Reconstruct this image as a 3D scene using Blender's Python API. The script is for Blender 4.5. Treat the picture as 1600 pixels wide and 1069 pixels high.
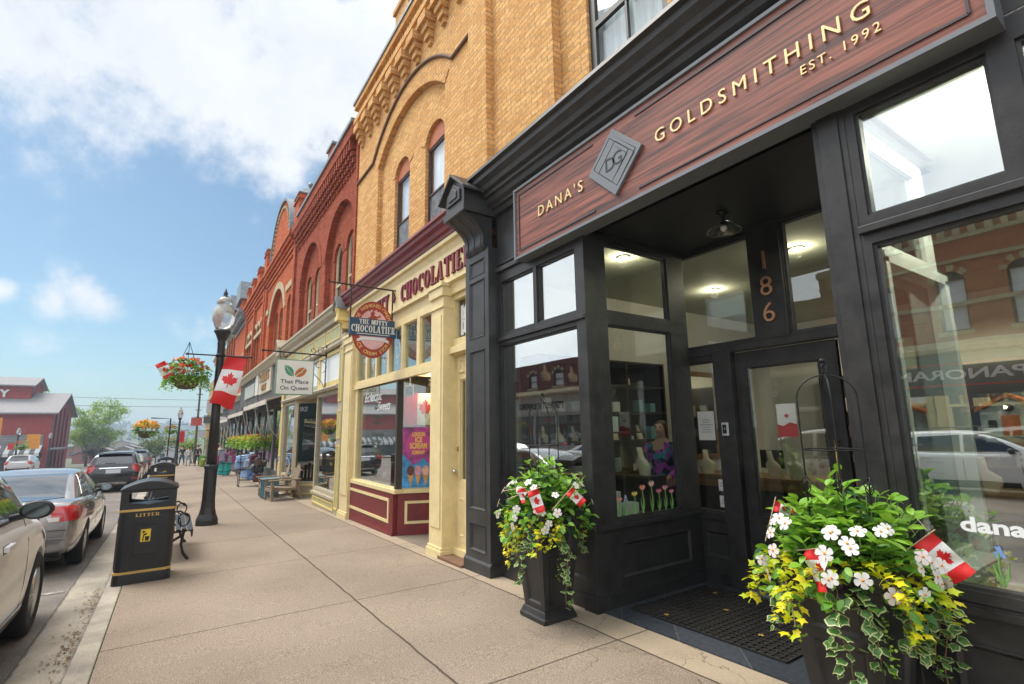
import bpy, bmesh, math, random
import numpy as np
from mathutils import Vector, Matrix, geometry, noise
random.seed(7)
D=bpy.data
for o in list(D.objects): D.objects.remove(o)
SC=bpy.context.scene
COL=SC.collection
R=math.radians
PI=math.pi
# ------------------------------------------------------------------ camera, sky, sun, exposure
cd=D.cameras.new('camera'); cam=D.objects.new('camera',cd); COL.objects.link(cam); SC.camera=cam
YAW,PITCH,ROLL=-0.593027527,0.172224988,-0.0166541362
cy,sy=math.cos(YAW),math.sin(YAW)
fw=Vector((cy*math.cos(PITCH),sy*math.cos(PITCH),math.sin(PITCH)))
r0=Vector((sy,-cy,0)); u0=r0.cross(fw)
rr=math.cos(ROLL)*r0+math.sin(ROLL)*u0; uu=-math.sin(ROLL)*r0+math.cos(ROLL)*u0
cam.matrix_world=Matrix(((rr.x,uu.x,-fw.x,0),(rr.y,uu.y,-fw.y,0),(rr.z,uu.z,-fw.z,1.6),(0,0,0,1)))
cd.sensor_width=36; cd.lens=780.8/1600*36; cd.clip_start=.05; cd.clip_end=6000
SC.view_settings.view_transform='Standard'; SC.view_settings.look='None'
SC.view_settings.exposure=EXPOSURE=1.42; SC.view_settings.gamma=1
SC.render.engine='CYCLES'
SC.cycles.max_bounces=8; SC.cycles.transparent_max_bounces=24; SC.cycles.glossy_bounces=4; SC.cycles.diffuse_bounces=3
SC.cycles.caustics_reflective=False; SC.cycles.caustics_refractive=False
SC.cycles.sample_clamp_indirect=6
SUN_EL,SUN_AZ=60,42      # azimuth measured from +X (down the street) towards +Y (over the road)
sd=D.lights.new('sun','SUN'); so=D.objects.new('sun',sd); COL.objects.link(so)
sd.energy=1.5; sd.angle=R(35); sd.color=(1,.95,.87)
sv=Vector((math.cos(R(SUN_EL))*math.cos(R(SUN_AZ)),math.cos(R(SUN_EL))*math.sin(R(SUN_AZ)),math.sin(R(SUN_EL))))
so.rotation_euler=sv.to_track_quat('Z','Y').to_euler()
W=D.worlds.new('World'); SC.world=W; W.use_nodes=True
def pixdir(px,py):
    d=fw*780.8+rr*(px-800)-uu*(py-534.5); return d.normalized()
def world():
    n=W.node_tree.nodes; l=W.node_tree.links; n.clear()
    def N(t,**k):
        x=n.new(t)
        for a,b in k.items(): setattr(x,a,b)
        return x
    def mth(op,a,b=None,c=None):
        x=N('ShaderNodeMath',operation=op)
        for i,s in enumerate((a,b,c)):
            if s is None: continue
            if isinstance(s,(int,float)): x.inputs[i].default_value=s
            else: l.new(s,x.inputs[i])
        return x.outputs[0]
    out=N('ShaderNodeOutputWorld'); bg=N('ShaderNodeBackground')
    sky=N('ShaderNodeTexSky',sky_type='NISHITA'); sky.sun_disc=False
    sky.sun_elevation=R(SUN_EL); sky.sun_rotation=R(90-SUN_AZ); sky.altitude=200; sky.air_density=1.0; sky.dust_density=1.6; sky.ozone_density=1.3
    geo=N('ShaderNodeTexCoord'); dirv=geo.outputs['Generated']
    sep=N('ShaderNodeSeparateXYZ'); l.new(dirv,sep.inputs[0])
    # clouds: noise over a flat cloud deck, thickened round a few headings
    den=mth('ADD',mth('MAXIMUM',sep.outputs[2],0.0),.12)
    cx=mth('DIVIDE',sep.outputs[0],den); cyy=mth('DIVIDE',sep.outputs[1],den)
    cmb=N('ShaderNodeCombineXYZ'); l.new(cx,cmb.inputs[0]); l.new(cyy,cmb.inputs[1])
    no=N('ShaderNodeTexNoise'); no.inputs['Scale'].default_value=1.1; no.inputs['Detail'].default_value=9; no.inputs['Roughness'].default_value=.58
    l.new(cmb.outputs[0],no.inputs['Vector'])
    no2=N('ShaderNodeTexNoise'); no2.inputs['Scale'].default_value=6.5; no2.inputs['Detail'].default_value=12; no2.inputs['Roughness'].default_value=.66
    l.new(dirv,no2.inputs['Vector'])
    total=None
    blobs=[(250,40,.17,1.0),(60,30,.16,.9),(420,150,.10,.9),(480,60,.16,1.0),(330,120,.10,.8),(110,110,.06,.55),(440,262,.055,.62),(395,250,.03,.4),
           (125,455,.040,.75),(160,478,.03,.7),(90,470,.028,.65),(3,455,.015,.5),(620,20,.20,1.0),(250,165,.06,.55),(30,170,.05,.35)]
    for (px,py,rad,amp) in blobs:
        d=pixdir(px,py)
        vm=N('ShaderNodeVectorMath',operation='DISTANCE'); l.new(dirv,vm.inputs[0]); vm.inputs[1].default_value=d
        e=mth('MULTIPLY',mth('SUBTRACT',1.0,mth('DIVIDE',vm.outputs['Value'],rad*1.5)),amp)
        e=mth('MAXIMUM',e,0.0)
        total=e if total is None else mth('MAXIMUM',total,e)
    # the sky over the road and behind the camera is mostly overcast
    back=N('ShaderNodeVectorMath',operation='DOT_PRODUCT'); l.new(dirv,back.inputs[0]); back.inputs[1].default_value=Vector((-.30,.95,.10)).normalized()
    bk=N('ShaderNodeMapRange'); bk.interpolation_type='SMOOTHSTEP'; l.new(back.outputs['Value'],bk.inputs[0]); bk.inputs[1].default_value=.08; bk.inputs[2].default_value=.27; bk.inputs[3].default_value=0; bk.inputs[4].default_value=.9
    top=N('ShaderNodeMapRange'); top.interpolation_type='SMOOTHSTEP'; l.new(sep.outputs[2],top.inputs[0]); top.inputs[1].default_value=.62; top.inputs[2].default_value=.85; top.inputs[3].default_value=0; top.inputs[4].default_value=.75
    total=mth('MAXIMUM',total,mth('MAXIMUM',bk.outputs[0],top.outputs[0]))
    nn=mth('ADD',mth('MULTIPLY',mth('SUBTRACT',no.outputs[0],.5),.9),mth('MULTIPLY',mth('SUBTRACT',no2.outputs[0],.5),1.9))
    dens=mth('ADD',total,nn)
    mr=N('ShaderNodeMapRange'); mr.interpolation_type='SMOOTHSTEP'; l.new(dens,mr.inputs[0]); mr.inputs[1].default_value=.10; mr.inputs[2].default_value=.74; mr.inputs[3].default_value=.03; mr.inputs[4].default_value=.95
    # cloud tone varies a little with the same noise: grey bellies, white tops
    ct=N('ShaderNodeMix',data_type='RGBA'); l.new(no2.outputs[0],ct.inputs[0])
    ct.inputs[6].default_value=(.66,.73,.82,1); ct.inputs[7].default_value=(1.12,1.12,1.14,1)
    cl=N('ShaderNodeMix',data_type='RGBA',blend_type='MULTIPLY'); cl.inputs[0].default_value=1; l.new(ct.outputs[2],cl.inputs[6]); cl.inputs[7].default_value=(CL,CL,CL,1)
    # unseen cloud overhead and behind the camera, brightened to add light on the facades
    cb=mth('MULTIPLY_ADD',mth('MAXIMUM',bk.outputs[0],top.outputs[0]),1.1,1.0); cs=N('ShaderNodeVectorMath',operation='SCALE'); l.new(cl.outputs[2],cs.inputs[0]); l.new(cb,cs.inputs['Scale'])
    # pull the clear-sky colour towards the photograph's milky summer blue
    sk=N('ShaderNodeMix',data_type='RGBA',blend_type='MULTIPLY'); sk.inputs[0].default_value=1; l.new(sky.outputs[0],sk.inputs[6]); sk.inputs[7].default_value=(SKR,SKG,SKB,1)
    mx=N('ShaderNodeMix',data_type='RGBA'); l.new(mr.outputs[0],mx.inputs[0]); l.new(sk.outputs[2],mx.inputs[6]); l.new(cs.outputs[0],mx.inputs[7])
    l.new(mx.outputs[2],bg.inputs[0]); bg.inputs[1].default_value=.10; l.new(bg.outputs[0],out.inputs[0])
CL=3.95; SKR,SKG,SKB=.39,.495,.50
world()

# ------------------------------------------------------------------ materials
def nt(m):
    n=m.node_tree.nodes; l=m.node_tree.links
    return n,l
MATS={}
def mat(name,col,rough=.6,metal=0.,var=.12,vscale=2.5,bump=0.,bscale=60.,spec=.5,dirt=0.,coat=0.,emit=None,sheen=0,sub=0,stretch=None,tone=None):
    if name in MATS: return MATS[name]
    m=D.materials.new(name); m.use_nodes=True; n,l=nt(m); b=n['Principled BSDF']
    tc=n.new('ShaderNodeTexCoord'); mp=n.new('ShaderNodeMapping'); l.new(tc.outputs['Object'],mp.inputs[0])
    if stretch: mp.inputs['Scale'].default_value=stretch
    no=n.new('ShaderNodeTexNoise'); no.inputs['Scale'].default_value=vscale; no.inputs['Detail'].default_value=7; no.inputs['Roughness'].default_value=.65; l.new(mp.outputs[0],no.inputs['Vector'])
    rp=n.new('ShaderNodeMapRange'); l.new(no.outputs[0],rp.inputs[0]); rp.inputs[1].default_value=.28; rp.inputs[2].default_value=.72; rp.inputs[3].default_value=0; rp.inputs[4].default_value=1
    mx=n.new('ShaderNodeMix'); mx.data_type='RGBA'; l.new(rp.outputs[0],mx.inputs[0])
    c=list(col)
    if tone is None: tone=[max(0,x*(1-2*var)) for x in c]; hi=[min(1,x*(1+var)) for x in c]
    else: hi=c
    mx.inputs[6].default_value=(*tone,1); mx.inputs[7].default_value=(*hi,1)
    src=mx.outputs[2]
    if dirt:
        n2=n.new('ShaderNodeTexNoise'); n2.inputs['Scale'].default_value=vscale*7; n2.inputs['Detail'].default_value=8; n2.inputs['Roughness'].default_value=.7; l.new(mp.outputs[0],n2.inputs['Vector'])
        r2=n.new('ShaderNodeMapRange'); l.new(n2.outputs[0],r2.inputs[0]); r2.inputs[1].default_value=.55; r2.inputs[2].default_value=.8; r2.inputs[3].default_value=0; r2.inputs[4].default_value=dirt
        m2=n.new('ShaderNodeMix'); m2.data_type='RGBA'; l.new(r2.outputs[0],m2.inputs[0]); l.new(src,m2.inputs[6]); m2.inputs[7].default_value=(.09,.07,.05,1); src=m2.outputs[2]
    l.new(src,b.inputs['Base Color'])
    b.inputs['Metallic'].default_value=metal; b.inputs['Specular IOR Level'].default_value=spec
    rr_=n.new('ShaderNodeMapRange'); l.new(no.outputs[0],rr_.inputs[0]); rr_.inputs[3].default_value=max(0,rough-.08); rr_.inputs[4].default_value=min(1,rough+.08); l.new(rr_.outputs[0],b.inputs['Roughness'])
    if coat: b.inputs['Coat Weight'].default_value=coat; b.inputs['Coat Roughness'].default_value=.03
    if sub: b.inputs['Subsurface Weight'].default_value=sub; b.inputs['Subsurface Radius'].default_value=(.02,.03,.01)
    if bump:
        nb=n.new('ShaderNodeTexNoise'); nb.inputs['Scale'].default_value=bscale; nb.inputs['Detail'].default_value=6; l.new(mp.outputs[0],nb.inputs['Vector'])
        bp=n.new('ShaderNodeBump'); bp.inputs['Strength'].default_value=bump; bp.inputs['Distance'].default_value=.01; l.new(nb.outputs[0],bp.inputs['Height']); l.new(bp.outputs[0],b.inputs['Normal'])
    if emit: b.inputs['Emission Color'].default_value=(*emit[0],1); b.inputs['Emission Strength'].default_value=emit[1]
    MATS[name]=m; return m
def brick(name,c1,c2,mortar,bw=.235,bh=.080,ms=.011,blotch=.25,blot=(.2,.08,.05),bump=.6):
    if name in MATS: return MATS[name]
    m=D.materials.new(name); m.use_nodes=True; n,l=nt(m); b=n['Principled BSDF']
    tc=n.new('ShaderNodeTexCoord'); sp=n.new('ShaderNodeSeparateXYZ'); l.new(tc.outputs['Object'],sp.inputs[0])
    ad=n.new('ShaderNodeMath'); ad.operation='ADD'; l.new(sp.outputs[0],ad.inputs[0]); l.new(sp.outputs[1],ad.inputs[1])
    cb=n.new('ShaderNodeCombineXYZ'); l.new(ad.outputs[0],cb.inputs[0]); l.new(sp.outputs[2],cb.inputs[1])
    # slight waviness so courses are not ruler straight
    wn=n.new('ShaderNodeTexNoise'); wn.inputs['Scale'].default_value=9; l.new(tc.outputs['Object'],wn.inputs['Vector'])
    wv=n.new('ShaderNodeVectorMath'); wv.operation='MULTIPLY_ADD'; l.new(wn.outputs['Color'],wv.inputs[0]); wv.inputs[1].default_value=(.012,.008,0); l.new(cb.outputs[0],wv.inputs[2])
    br=n.new('ShaderNodeTexBrick'); l.new(wv.outputs[0],br.inputs['Vector'])
    br.inputs['Scale'].default_value=1; br.inputs['Brick Width'].default_value=bw; br.inputs['Row Height'].default_value=bh; br.inputs['Mortar Size'].default_value=ms; br.inputs['Mortar Smooth'].default_value=.25; br.inputs['Bias'].default_value=0
    br.inputs['Color1'].default_value=(*c1,1); br.inputs['Color2'].default_value=(*c2,1); br.inputs['Mortar'].default_value=(*mortar,1)
    no=n.new('ShaderNodeTexNoise'); no.inputs['Scale'].default_value=1.3; no.inputs['Detail'].default_value=8; no.inputs['Roughness'].default_value=.7; l.new(tc.outputs['Object'],no.inputs['Vector'])
    rp=n.new('ShaderNodeMapRange'); l.new(no.outputs[0],rp.inputs[0]); rp.inputs[1].default_value=.5; rp.inputs[2].default_value=.75; rp.inputs[3].default_value=0; rp.inputs[4].default_value=blotch
    mx=n.new('ShaderNodeMix'); mx.data_type='RGBA'; l.new(rp.outputs[0],mx.inputs[0]); l.new(br.outputs['Color'],mx.inputs[6]); mx.inputs[7].default_value=(*blot,1)
    nf=n.new('ShaderNodeTexNoise'); nf.inputs['Scale'].default_value=28; nf.inputs['Detail'].default_value=5; l.new(tc.outputs['Object'],nf.inputs['Vector'])
    rf=n.new('ShaderNodeMapRange'); l.new(nf.outputs[0],rf.inputs[0]); rf.inputs[1].default_value=.3; rf.inputs[2].default_value=.7; rf.inputs[3].default_value=.72; rf.inputs[4].default_value=1.12
    mu=n.new('ShaderNodeVectorMath'); mu.operation='SCALE'; l.new(mx.outputs[2],mu.inputs[0]); l.new(rf.outputs[0],mu.inputs['Scale'])
    l.new(mu.outputs[0],b.inputs['Base Color']); b.inputs['Roughness'].default_value=.92; b.inputs['Specular IOR Level'].default_value=.12
    inv=n.new('ShaderNodeMath'); inv.operation='SUBTRACT'; inv.inputs[0].default_value=1; l.new(br.outputs['Fac'],inv.inputs[1])
    a2=n.new('ShaderNodeMath'); a2.operation='MULTIPLY_ADD'; l.new(nf.outputs[0],a2.inputs[0]); a2.inputs[1].default_value=.35; l.new(inv.outputs[0],a2.inputs[2])
    bp=n.new('ShaderNodeBump'); bp.inputs['Strength'].default_value=bump; bp.inputs['Distance'].default_value=.012; l.new(a2.outputs[0],bp.inputs['Height']); l.new(bp.outputs[0],b.inputs['Normal'])
    MATS[name]=m; return m
def glass(name,f0=.06,tint=(.86,.92,.89),rough=0.0,trans=1.0,gloss=(1,1,1)):
    if name in MATS: return MATS[name]
    m=D.materials.new(name); m.use_nodes=True; n,l=nt(m); n.remove(n['Principled BSDF']); out=n['Material Output']
    tr=n.new('ShaderNodeBsdfTransparent'); tr.inputs[0].default_value=(*tint,1)
    gl=n.new('ShaderNodeBsdfGlossy'); gl.inputs['Roughness'].default_value=rough; gl.inputs[0].default_value=(*gloss,1)
    # old panes are never quite flat
    no=n.new('ShaderNodeTexNoise'); no.inputs['Scale'].default_value=1.6; bp=n.new('ShaderNodeBump'); bp.inputs['Strength'].default_value=.007; bp.inputs['Distance'].default_value=.1
    tc=n.new('ShaderNodeTexCoord'); l.new(tc.outputs['Object'],no.inputs['Vector']); l.new(no.outputs[0],bp.inputs['Height']); l.new(bp.outputs[0],gl.inputs['Normal'])
    lw=n.new('ShaderNodeLayerWeight'); lw.inputs[0].default_value=.5
    pw=n.new('ShaderNodeMath'); pw.operation='POWER'; l.new(lw.outputs['Facing'],pw.inputs[0]); pw.inputs[1].default_value=4.0
    ma=n.new('ShaderNodeMath'); ma.operation='MULTIPLY_ADD'; l.new(pw.outputs[0],ma.inputs[0]); ma.inputs[1].default_value=1-f0; ma.inputs[2].default_value=f0
    mx=n.new('ShaderNodeMixShader'); l.new(ma.outputs[0],mx.inputs[0]); l.new(tr.outputs[0],mx.inputs[1]); l.new(gl.outputs[0],mx.inputs[2]); l.new(mx.outputs[0],out.inputs[0])
    MATS[name]=m; return m

# ------------------------------------------------------------------ mesh helpers
class MB:
    def __init__(s): s.v=[]; s.f=[]; s.m=[]; s.s=[]
    def add(s,vs,fs,m=0,sm=False,T=None):
        o=len(s.v)
        if T is not None: vs=[T@Vector(p) for p in vs]
        s.v.extend(tuple(p) for p in vs)
        for f in fs: s.f.append([i+o for i in f]); s.m.append(m); s.s.append(sm)
        return s
    def box(s,x0,x1,y0,y1,z0,z1,m=0,T=None):
        return s.add([(x0,y0,z0),(x1,y0,z0),(x1,y1,z0),(x0,y1,z0),(x0,y0,z1),(x1,y0,z1),(x1,y1,z1),(x0,y1,z1)],
              [(0,3,2,1),(4,5,6,7),(0,1,5,4),(1,2,6,5),(2,3,7,6),(3,0,4,7)],m,False,T)
    def prism(s,poly,axis,a0,a1,m=0,sm=False,T=None):
        # poly: (p,q) pairs; axis x -> (y,z), y -> (x,z), z -> (x,y)
        def P(a,p,q): return (a,p,q) if axis=='x' else (p,a,q) if axis=='y' else (p,q,a)
        k=len(poly); vs=[P(a0,*p) for p in poly]+[P(a1,*p) for p in poly]
        s.add(vs,[tuple(range(k))[::-1],tuple(range(k,2*k))],m,False,T)
        o=len(s.v)-2*k
        for i in range(k):
            j=(i+1)%k; s.f.append([o+i,o+j,o+k+j,o+k+i]); s.m.append(m); s.s.append(sm)
        return s
    def tube(s,pts,r,n=8,m=0,T=None,cap=True,closed=False):
        pts=[Vector(p) for p in pts]; k=len(pts); rs=r if isinstance(r,(list,tuple)) else [r]*k
        vs=[];up=None
        for i,p in enumerate(pts):
            if closed: t=pts[(i+1)%k]-pts[i-1]
            else: t=pts[min(i+1,k-1)]-pts[max(i-1,0)]
            t.normalize()
            if up is None:
                a=Vector((0,0,1)) if abs(t.z)<.9 else Vector((1,0,0)); up=(a-t*a.dot(t)).normalized()
            else:
                up=up-t*up.dot(t)
                up.normalize()
            b=t.cross(up)
            for j in range(n):
                an=2*PI*j/n; vs.append(p+(up*math.cos(an)+b*math.sin(an))*rs[i])
        fs=[]
        for i in range(k if closed else k-1):
            i2=(i+1)%k
            for j in range(n): fs.append((i*n+j,i*n+(j+1)%n,i2*n+(j+1)%n,i2*n+j))
        s.add(vs,fs,m,True,T)
        if cap and not closed: s.add(vs[:n],[tuple(range(n))[::-1]],m,False,T); s.add(vs[-n:],[tuple(range(n))],m,False,T)
        return s
    def lathe(s,prof,c=(0,0,0),n=24,m=0,T=None,sm=True,sx=1,sy=1,ph=0):
        vs=[]; fs=[]
        for r,z in prof:
            for j in range(n):
                a=2*PI*j/n+ph; vs.append((c[0]+r*math.cos(a)*sx,c[1]+r*math.sin(a)*sy,c[2]+z))
        for i in range(len(prof)-1):
            for j in range(n): fs.append((i*n+j,i*n+(j+1)%n,(i+1)*n+(j+1)%n,(i+1)*n+j))
        if prof[0][0]>1e-4: fs.append(tuple(range(n))[::-1])
        if prof[-1][0]>1e-4: fs.append(tuple((len(prof)-1)*n+j for j in range(n)))
        return s.add(vs,fs,m,sm,T)
    def ring(s,u0,u1,v0,v1,steps,m=0,T=None):
        # picture-frame moulding: steps = list of (inset, w); plane coords (u, w, v) -> x,y,z
        vs=[];fs=[]
        for i,(ins,w) in enumerate(steps):
            vs+= [(u0+ins,w,v0+ins),(u1-ins,w,v0+ins),(u1-ins,w,v1-ins),(u0+ins,w,v1-ins)]
        for i in range(len(steps)-1):
            for j in range(4): fs.append((i*4+j,i*4+(j+1)%4,(i+1)*4+(j+1)%4,(i+1)*4+j))
        return s.add(vs,fs,m,False,T)
    def panelboard(s,u0,u1,v0,v1,panels,w=0,d=.018,bw=.03,m=0,T=None):
        # flat board with sunk panels [(u0,u1,v0,v1)]
        outer=[(u0,v0),(u1,v0),(u1,v1),(u0,v1)]
        holes=[[(a,c),(b,c),(b,e),(a,e)] for a,b,c,e in panels]
        s.holed(outer,holes,w,m,T)
        for a,b,c,e in panels:
            s.ring(a,b,c,e,[(0,w),(0,w+.006),(bw*.35,w+.008),(bw,w-d),(bw+.0001,w-d)],m,T)
            s.add([(a+bw,w-d,c+bw),(b-bw,w-d,c+bw),(b-bw,w-d,e-bw),(a+bw,w-d,e-bw)],[(0,1,2,3)],m,False,T)
        return s
    def holed(s,outer,holes,w=0,m=0,T=None,depth=0,m2=None):
        loops=[[Vector((p[0],p[1],0)) for p in outer]]+[[Vector((p[0],p[1],0)) for p in h] for h in holes]
        tris=geometry.tessellate_polygon(loops)
        flat=[p for lp in loops for p in lp]
        s.add([(p.x,w,p.y) for p in flat],[tuple(t) for t in tris],m,False,T)
        if depth:
            for h in holes:
                k=len(h)
                s.add([(p[0],w,p[1]) for p in h]+[(p[0],w-depth,p[1]) for p in h],[(i,(i+1)%k,k+(i+1)%k,k+i) for i in range(k)],m if m2 is None else m2,False,T)
        return s
    def sphere(s,c,r,m=0,n=12,T=None,sz=1):
        prof=[(max(1e-5,r*math.sin(PI*i/(n//2+2))),-r*sz*math.cos(PI*i/(n//2+2))) for i in range(n//2+3)]
        return s.lathe(prof,c,n,m,T)
    def build(s,name,mats,parent=None,bevel=0,recalc=True,label=None,subsurf=0):
        me=D.meshes.new(name)
        me.from_pydata(s.v,[],s.f)
        me.polygons.foreach_set('material_index',s.m); me.polygons.foreach_set('use_smooth',s.s)
        if not isinstance(mats,(list,tuple)): mats=[mats]
        for x in mats: me.materials.append(x)
        if recalc and len(s.f)<60000:
            bm=bmesh.new(); bm.from_mesh(me); bmesh.ops.recalc_face_normals(bm,faces=bm.faces); bm.to_mesh(me); bm.free()
        me.update()
        return link(me,name,parent,bevel,label,subsurf)
def worldloc(o):
    v=Vector((0,0,0))
    while o is not None: v+=o.location; o=o.parent
    return v
def link(me,name,parent=None,bevel=0,label=None,subsurf=0):
    o=D.objects.new(name,me); COL.objects.link(o)
    if parent is not None:
        o.parent=parent; w=worldloc(parent)
        if w.length>1e-9: me.transform(Matrix.Translation(-w))
    if bevel:
        b=o.modifiers.new('bevel','BEVEL'); b.width=bevel; b.segments=2; b.limit_method='ANGLE'; b.angle_limit=R(40); b.use_clamp_overlap=True
    if subsurf:
        b=o.modifiers.new('ss','SUBSURF'); b.levels=subsurf; b.render_levels=subsurf
    if label: o['label']=label
    return o
def thing(name,label,cat,loc=(0,0,0),rz=0,group=None):
    o=D.objects.new(name,None); COL.objects.link(o); o.location=loc; o.rotation_euler=(0,0,rz); o.empty_display_size=.1
    o['label']=label; o['category']=cat
    if group: o['group']=group
    return o
def tag(o,label,cat,group=None):
    o['label']=label; o['category']=cat
    if group: o['group']=group
    return o
def struct(o,kind='structure'): o['kind']=kind; return o
def single(mb,name,mats,label,cat,group=None,bevel=0,subsurf=0,origin=None):
    o=mb.build(name,mats,None,bevel,True,None,subsurf)
    if origin is not None:
        o.data.transform(Matrix.Translation(-Vector(origin))); o.location=origin
    return tag(o,label,cat,group)
def dup(o,loc=None,rz=None,label=None,parent=None):
    c=o.copy(); COL.objects.link(c); c.parent=parent
    for ch in list(o.children): dup(ch,parent=c)
    if loc is not None: c.location=loc
    if rz is not None: c.rotation_euler=(0,0,rz)
    if label: c['label']=label
    return c
def fr(origin,right,normal):
    # frame: local x=right, y=normal (outward), z=up
    r=Vector(right).normalized(); nn=Vector(normal).normalized(); u=Vector((0,0,1))
    return Matrix(((r.x,nn.x,u.x,origin[0]),(r.y,nn.y,u.y,origin[1]),(r.z,nn.z,u.z,origin[2]),(0,0,0,1)))
def textmesh(txt,h,depth=.004,bold=0,space=1.0,width=None,align='CENTER',shear=0,narrow=1.0):
    c=D.curves.new('t','FONT'); c.body=txt; c.size=1; c.extrude=0; c.offset=bold; c.space_character=space; c.align_x=align; c.shear=shear; c.resolution_u=3
    o=D.objects.new('t',c); COL.objects.link(o); bpy.context.view_layer.update()
    me=D.meshes.new_from_object(o.evaluated_get(bpy.context.evaluated_depsgraph_get()))
    D.objects.remove(o); D.curves.remove(c)
    vs=[v.co.copy() for v in me.vertices]; fs=[tuple(p.vertices) for p in me.polygons]; D.meshes.remove(me)
    k=h/.7
    w=max(v.x for v in vs)-min(v.x for v in vs)
    kx=k*narrow if width is None else width/w
    return [(v.x*kx,v.y*k) for v in vs],fs
def text(mb,txt,h,T,m=0,depth=.004,**k):
    """lettering in frame T (local x=reading direction, z=up, y=out)"""
    vs,fs=textmesh(txt,h,**k)
    n=len(vs)
    from collections import Counter
    ec=Counter()
    for f in fs:
        for i in range(len(f)):
            a,b=f[i],f[(i+1)%len(f)]; ec[(min(a,b),max(a,b))]+=1
    P=[(x,depth,z) for x,z in vs]+[(x,0,z) for x,z in vs]
    F=[tuple(f) for f in fs]
    for (a,b) in ec:
        if ec[(a,b)]==1: F.append((a,b,b+n,a+n))
    mb.add(P,F,m,False,T)
def arch(x0,x1,zs,rise,n=10):
    # points of an arch from (x1,zs) over to (x0,zs): segmental or half-ellipse
    cx=(x0+x1)/2; a=(x1-x0)/2
    if rise>=a*.98: return [(cx+a*math.cos(PI*i/n),zs+rise*math.sin(PI*i/n)) for i in range(n+1)]
    rad=(a*a+rise*rise)/(2*rise); th=math.asin(a/rad)
    return [(cx+rad*math.sin(th-2*th*i/n),zs-(rad-rise)+rad*math.cos(th-2*th*i/n)) for i in range(n+1)]
def archhole(x0,x1,z0,zs,rise,n=10): return [(x0,z0),(x1,z0)]+arch(x0,x1,zs,rise,n)
def gz(x):
    if x<=55: return -.02*x
    if x<=100: return -1.1-.045*(x-55)
    if x<=170: return -3.125-.03*(x-100)
    return -5.225
# ------------------------------------------------------------------ shared materials
BLK=mat('black_paint',(.031,.030,.029),.42,var=.3,vscale=6,bump=.07,bscale=70,spec=.42,dirt=.10)
BLK2=mat('charcoal_board',(.045,.044,.043),.45,var=.25,vscale=4,bump=.07,bscale=70,spec=.42,dirt=.12)
YB=brick('yellow_brick',(.78,.46,.18),(.63,.32,.10),(.46,.29,.15),blotch=.5,blot=(.50,.21,.07),bump=.4)
RB=brick('dark_red_brick',(.43,.105,.05),(.31,.062,.03),(.19,.065,.04),blotch=.35,blot=(.09,.022,.014))
RB2=brick('orange_red_brick',(.60,.145,.05),(.45,.085,.03),(.30,.11,.06),blotch=.35,blot=(.15,.03,.015))
CRM=mat('cream_paint',(.74,.60,.31),.5,var=.07,vscale=5,dirt=.18,bump=.1,bscale=60)
BURG=mat('burgundy_paint',(.17,.013,.017),.45,var=.2,vscale=5,dirt=.1)
SAGE=mat('sage_paint',(.44,.42,.19),.5,var=.08,vscale=5,dirt=.12)
TAUP=mat('taupe_paint',(.43,.37,.255),.5,var=.08,vscale=5,dirt=.15)
YEL=mat('butter_yellow_paint',(.74,.58,.22),.5,var=.06,vscale=5,dirt=.12)
STONE=mat('pale_stone',(.46,.37,.21),.8,var=.15,vscale=6,dirt=.15,bump=.3,bscale=30)
SLATE=mat('zinc_sheet',(.20,.22,.23),.45,var=.15,vscale=4,metal=.3)
GREYW=mat('weathered_grey_wood',(.085,.082,.078),.75,var=.25,vscale=4,dirt=.2,stretch=(1,1,4),bump=.3)
WHT=mat('white_paint',(.72,.73,.70),.5,var=.05,vscale=4,dirt=.1)
DARKGLASS=glass('upstairs_glass',.10,(.8,.86,.86))
GL=glass('shop_glass',.09,(.88,.93,.90))
GLR=glass('reflective_shop_glass',.33,(.80,.86,.82))
CURT=mat('sky_pale_curtain',(.78,.80,.80),.9,var=.08,vscale=3,stretch=(8,8,.6))  # pale cloth standing in for sky reflected in the upstairs panes
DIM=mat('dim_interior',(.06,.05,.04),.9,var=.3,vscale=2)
IRON=mat('wrought_iron',(.012,.012,.013),.45,metal=.4,var=.2)
CONC_JOINTS=[]
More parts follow.
